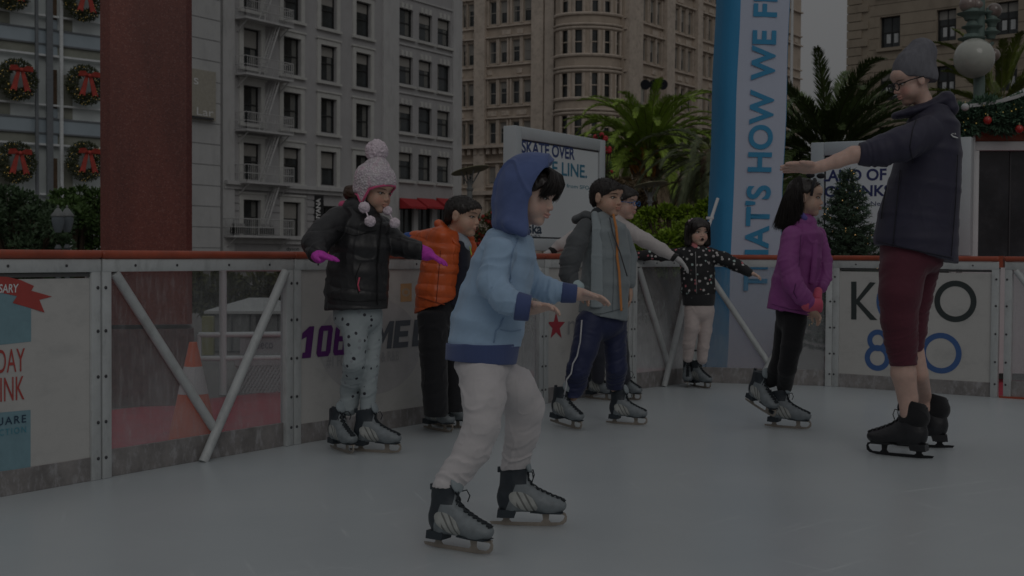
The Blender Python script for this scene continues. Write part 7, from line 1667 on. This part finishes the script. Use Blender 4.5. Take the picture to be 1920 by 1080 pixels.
# ------------------------------------------------------------------ 7: girl in purple
def girl_purple():
    g = Fig('girl with long black hair in purple jacket and black leggings', 7.0, 1475, (.56, .38, .29))
    S2 = skate(g, (1397, 750), (1452, 785), 1.0, lift=1, dfront=7.02); S1 = skate(g, (1433, 799), (1520, 806), 1.0)
    g.head(1511, 371, 0, 72, -18, 4, 0, neck=(1496, 412, .0), fat=1.08)
    d1 = float((Vector(map(float, ank(S1)))-CAM).dot(FW))-g.D; d2 = float((Vector(map(float, ank(S2)))-CAM).dot(FW))-g.D
    j = Sc(); g.chain(j, [(1502, 420, 0, 26, .07), (1504, 440, 0, 38, .115), (1500, 480, 0, 40, .12), (1490, 530, 0, 42, .125), (1477, 608, 0, 44, .13)], k=.02)
    g.chain(j, [(1486, 444, -.10, 22, None), (1478, 490, -.14, 21, None), (1486, 530, -.17, 20, None)], k=.006, wr=(.002, .05)); g.chain(j, [(1486, 530, -.17, 20, None), (1504, 556, -.19, 17, None), (1516, 568, -.2, 14, None)], k=.012, wr=(.004, .03), body=.6)
    g.chain(j, [(1534, 440, .08, 16, None), (1545, 490, .06, 16, None), (1545, 520, .0, 15, None), (1540, 538, -.06, 13, None)], k=.006, wr=(.002, .04), body=.6)
    j.cut(g.p(1476, 586, 0), g.p(1470, 620, 0)-g.p(1477, 586, 0), .25)
    m_pu = pm('jacket_purple', (.30, .075, .275), .55, .12, 8, .2, 200, bdist=.002); J = g.part('jacket', j, m_pu, folds(.0085, 9, (1, 1, .7)), .0048)
    mq = pm('seam_purple', (.10, .018, .11), .6); g.seam(J, [(1446, 570), (1480, 580), (1512, 585)], mq, .0016); g.seam(J, [(1502, 440), (1500, 470), (1498, 500)], mq, .0014); g.seam(J, [(1494, 560), (1488, 548), (1492, 532)], mq, .002, 'pocket_edge')
    pl_ = Sc(); g.chain(pl_, [(1524, 420, -.06, 7, .012), (1528, 455, -.10, 6, .012), (1526, 500, -.115, 6, .012), (1522, 530, -.12, 6, .012)], k=.005, body=0); g.part('placket', pl_, m_pu, folds(.003, 20), .0042, J)
    c = Sc(); g.chain(c, [(1500, 410, .0, 14, .06), (1514, 420, -.01, 18, .06)], k=.006, body=0); g.part('collar', c, m_pu, folds(.003, 20), .0045, J)
    c = Sc(); g.chain(c, [(1500, 404, -.02, 8, .045), (1508, 412, -.03, 8, .045)], k=.004, body=0); g.part('inner_collar', c, cloth('fleece_lilac', (.14, .11, .40)), None, .0042, J)
    m_pk = cloth('pink_cuff', (.70, .125, .2)); c = Sc(); g.chain(c, [(1515, 571, -.2, 13.5, None), (1538, 573, -.2, 13, None)], k=.004, body=0); c.cut(g.p(1541, 573, -.2), np.array([1., 0, 0]), .06); g.part('glove_cuff', c, m_pk, folds(.002, 20), .004)
    c = Sc(); g.chain(c, [(1534, 546, -.12, 8, None), (1532, 560, -.15, 9, None)], k=.004, body=0); g.part('glove_cuff', c, m_pk, folds(.002, 20), .004)
    g.hand((1522, 580, -.2), (1537, 597, -.2), np.array([-.6, -.3, -.2]), .115, side=1, curl=.5); g.hand((1530, 566, -.15), (1526, 590, -.16), np.array([-.5, .5, 0]), .115, side=1, curl=.4)
    t = Sc(); g.chain(t, [(1483, 560, 0, 31, .095), (1484, 600, 0, 28, .09)], k=.02)
    g.chain(t, [(1490, 600, -.05, 23, .07), (1484, 650, -.06, 19.5, .06), (1476, 690, -.03, 17, .052), (1471, 726, d1, 14, .043)], k=.015, wr=(.0012, .04), body=.75); g.chain(t, [(1475, 610, .05, 22, .07), (1466, 660, .06, 17, .058), (1455, 690, .06, 14, .05), (1444, 714, d2, 13, .043)], k=.015, wr=(.0012, .04), body=.75)
    g.part('leggings', t, cloth('leggings_black', (.010, .010, .012)), folds(.003, 13), .0045)
    def ex(sc):
        g.chain(sc, [(1497, 352, .02, 17, .06), (1488, 380, .03, 16, .055), (1480, 405, .03, 16, .048), (1474, 420, .03, 13, .038)], k=.02, body=0)
    H = g.haircap(.009, slope=1.05, off=.006, extra=ex, strands=300, slen=.02, h=.004)
    cv = []
    for (a, b_, c_, d_, dd) in (((1512, 330), (1528, 340), (1526, 347), (1522, 352), -.05), ((1500, 330), (1503, 352), (1503, 372), (1502, 392), -.07), ((1500, 332), (1496, 365), (1499, 400), (1497, 430), -.06), ((1494, 334), (1484, 365), (1484, 405), (1482, 432), -.05), ((1490, 336), (1474, 372), (1466, 412), (1463, 430), -.02), ((1490, 337), (1470, 370), (1458, 410), (1451, 428), .03)):
        cv.append([g.p(*a, dd*.5), g.p(*b_, dd), g.p(*c_, dd), g.p(*d_, dd*.7)])
    g.stranding(H, cv[1:], 1500, .0016, .014, seed=8)
    mb = MB(); mb.tube([g.W(q) for q in ((.035, -.083, .01), (.04, -.07, .07), (.04, -.03, .103), (.04, .03, .103), (.04, .07, .07))], .008, 8); bw = g.W((.045, -.03, .11))
    for sg in (-1, 1): mb.ball(bw+g.hR @ np.array([.028*sg, 0, .012]), .02, 10, 7, sc=(1.25, .5, .75))
    mb.build('hair_bow', cloth('bow_black', (.012, .013, .018)), H, smooth=True)
    g.build_body(.12); g.face(.8, (0, 0)); return g
# ------------------------------------------------------------------ 8: instructor
def instructor():
    g = Fig('tall man in grey beanie, navy jacket and maroon cropped trousers holding one arm out', 6.05, 1705, (.60, .40, .33))
    S1 = skate(g, (1743, 861), (1633, 851), 1.18, kind=SKB); S2 = skate(g, (1781, 841), (1672, 836), 1.18, kind=SKB)
    d1 = float((Vector(map(float, ank(S1)))-CAM).dot(FW))-g.D; d2 = float((Vector(map(float, ank(S2)))-CAM).dot(FW))-g.D
    g.head(1711, 152, 0, 88, 188, 20, 0, neck=(1742, 215, 0), nose=1.15)
    j = Sc(); g.chain(j, [(1754, 205, 0, 28, .09), (1750, 232, 0, 46, .16), (1742, 285, 0, 57, .18), (1733, 350, 0, 66, .17), (1721, 410, 0, 74, .165), (1717, 450, 0, 77, .172), (1719, 520, 0, 75, .172)], k=.012)
    g.chain(j, [(1738, 250, -.12, 33, None), (1690, 270, -.20, 33, None), (1650, 282, -.20, 28, None)], k=.012, wr=(.004, .07), body=.5); g.chain(j, [(1652, 284, -.20, 30, None), (1628, 288, -.2, 24, None), (1615, 289, -.2, 21, None)], k=.015, wr=(.006, .028), body=.5)
    g.chain(j, [(1728, 262, .16, 34, None), (1712, 330, .20, 30, None), (1690, 390, .16, 24, None)], k=.03)
    j.cut(g.p(1719, 477, 0), np.array([-.235, 0, -1.0]), .5); j.cut(g.p(1609, 289, -.2), np.array([-1., 0, 0.05]), .07)
    m_j = pm('softshell_navy', (.030, .028, .054), .6, .15, 6, .2, 260, bdist=.002, sheen=.1); J = g.part('jacket', j, m_j, folds(.006, 7, (1, 1, .6)), .005)
    c = Sc(); g.chain(c, [(1772, 186, .0, 13, .065), (1742, 200, .0, 12, .075), (1706, 211, .0, 10, .062), (1679, 217, .0, 7.5, .04)], k=.008, body=0); g.chain(c, [(1774, 185, .0, 14, .06), (1778, 205, 0, 18, .08)], k=.02, body=0); g.part('collar', c, m_j, folds(.004, 14), .0048, J)
    mq = pm('seam_navy', (.010, .010, .016), .6); g.seam(J, [(1688, 318), (1682, 380), (1674, 462)], mq, .0022); g.seam(J, [(1796, 290), (1792, 380), (1784, 480)], mq, .0018); g.seam(J, [(1662, 350), (1655, 385), (1652, 410)], mq, .003, 'pocket_zip'); g.seam(J, [(1642, 452), (1700, 466), (1786, 484)], mq, .0018); g.seam(J, [(1722, 212), (1712, 240), (1706, 275), (1712, 305)], mq, .0018)
    # small mark on the upper back
    me_p = g.p(1803, 262, -.05); pl = Pl(Vector(map(float, me_p)), u=Vector((.55, .83, 0)))
    V = verts(J.data) if False else None
    mw = m_ink['white']; mb = MB()
    dg = g.p(1797, 260, 0)
    # collect the jacket surface under the mark so that it lies on the cloth
    Jw = verts(J.data)+np.array(g.root.location); 
    def onj(x, y):
        q = np.array([(960+((Vector(map(float, v))-CAM).dot(CR))/((Vector(map(float, v))-CAM).dot(FW))*F) for v in Jw[:1]]); return None
    rel = Jw-np.array(CAM); dep = rel @ np.array(FW); px = 960+rel @ np.array(CR)/dep*F; py = 540-rel @ np.array(CU)/dep*F
    def front(x, y):
        s_ = (np.abs(px-x) < 4) & (np.abs(py-y) < 4)
        return P(x, y, float(dep[s_].min())-.003) if s_.any() else P(x, y, g.D-.05)
    pts = [front(x, y) for x, y in ((1783, 252), (1787, 256), (1792, 257.5), (1796, 258.5))]; mb.tube(pts, [.002, .0035, .0035, .002], 5)
    for x in (1785, 1788, 1791): mb.tube([front(x, 249.5), front(x+1, 252)], .0018, 4)
    mb.build('printed_mark', mw, J)
    # forearm and hand
    g.chain(None, [(1622, 289, -.2, 17, None), (1600, 290, -.2, 16, None), (1570, 302, -.2, 13.5, None), (1540, 312, -.2, 10.5, None), (1524, 315, -.2, 10, None)], body=1)
    g.hand((1526, 315, -.2), (1464, 312, -.24), DN*.8+TOCAM*.45, .185, side=1, curl=.06, spread=.06, thumb=.55)
    # cropped trousers
    t = Sc(); g.chain(t, [(1712, 450, 0, 62, .15), (1708, 490, 0, 58, .145)], k=.03, cap=.4)
    g.chain(t, [(1694, 505, -.06, 44, .10), (1687, 550, -.08, 38, .088), (1686, 600, -.07, 34, .08)], k=.03, wr=(.0015, .08), body=.6); g.chain(t, [(1686, 598, -.07, 34, .08), (1690, 640, -.05, 31, .074), (1694, 676, -.04, 27, .066)], k=.012, wr=(.004, .03), body=.5)
    g.chain(t, [(1728, 495, .09, 34, .10), (1718, 560, .10, 28, .085), (1710, 620, .10, 26, .075), (1708, 655, .1, 23, .065)], k=.02, wr=(.003, .04), body=.45); t.cut(g.p(1694, 686, -.04), g.p(1694, 700, 0)-g.p(1692, 660, 0), .1); t.cut(g.p(1708, 658, .10), DN, .09)
    g.part('cropped_trousers', t, cloth('trousers_maroon', (.095, .018, .033), .8), folds(.005, 10), .005)
    # bare calves and boot covers
    g.chain(None, [(1692, 660, -.04, 22, .055), (1694, 700, -.03, 23, .058), (1702, 745, d1, 18.5, .045), (1705, 775, d1, 17, .04)], body=1); g.chain(None, [(1712, 650, .1, 19, .05), (1722, 700, .08, 17, .05), (1733, 745, d2, 13, .04), (1737, 765, d2, 13, .04)], body=1)
    for M_, y0 in ((S1, 0), (S2, 0)):
        c = Sc(); a = ank(M_, -.03, .165); b_ = ank(M_, -.012, .228); c.seg(a, b_, .058, .052, k=0); c.seg(a, ank(M_, .01, .15), .05, .042, k=.02); c.cut(b_+UP*.0, UP+np.array([.28, 0, 0]), .15); c.ell(b_+UP*.02, (.05, .05, .03), op='sub', k=.004); g.part('boot_cover', c, cloth('knit_black', (.012, .012, .014), wave=70, bump=.5), folds(.003, 16), .0045)
    # beanie and glasses
    hk = g.hk; b = Sc(); b.ell(g.W((-.020, 0, .045)), np.array((.096, .081, .082))*hk, g.hR, k=0); b.seg(g.W((-.035, 0, .07)), g.W((-.082, 0, .106)), .074*hk, .066*hk, k=.04); b.ell(g.W((-.045, 0, -.0)), np.array((.072, .076, .062))*hk, g.hR, k=.03); b.cut(g.W((0, 0, .010)), g.hR @ nrm((.50, 0, -1)))
    g.part('beanie', b, pm('beanie_wool', (.155, .155, .175), .95, .18, 60, .6, 45, wave=None, bdist=.006, stretch=(1, 1, .3)), lambda V, N: .0025*vnoise(V*np.array([55, 55, 14], 'f')), .0042)
    mb = MB(); 
    for sy in (-1, 1):
        c = [g.W((.094, sy*(.031+.024*math.cos(a)), .001+.017*math.sin(a))) for a in [2*math.pi*i/18 for i in range(19)]]; mb.tube(c, .0028, 6); mb.tube([g.W((.092, sy*.055, .008)), g.W((.04, sy*.074, .010)), g.W((-.02, sy*.078, .006))], .0028, 6)
    mb.tube([g.W((.096, -.009, .006)), g.W((.096, .009, .006))], .0028, 5); mb.build('glasses', pm('frame_black', (.012, .012, .014), .3), g.root, smooth=True)
    g.build_body(.25, True); g.face(.6, (0, -.3), m_hairb, by=-.002); return g
import time
for f in (boy_hood, girl_hat, boy_orange, boy_grey, child_white, girl_pattern, girl_purple, instructor):
    t0 = time.time(); f(); print(f.__name__, round(time.time()-t0, 1))
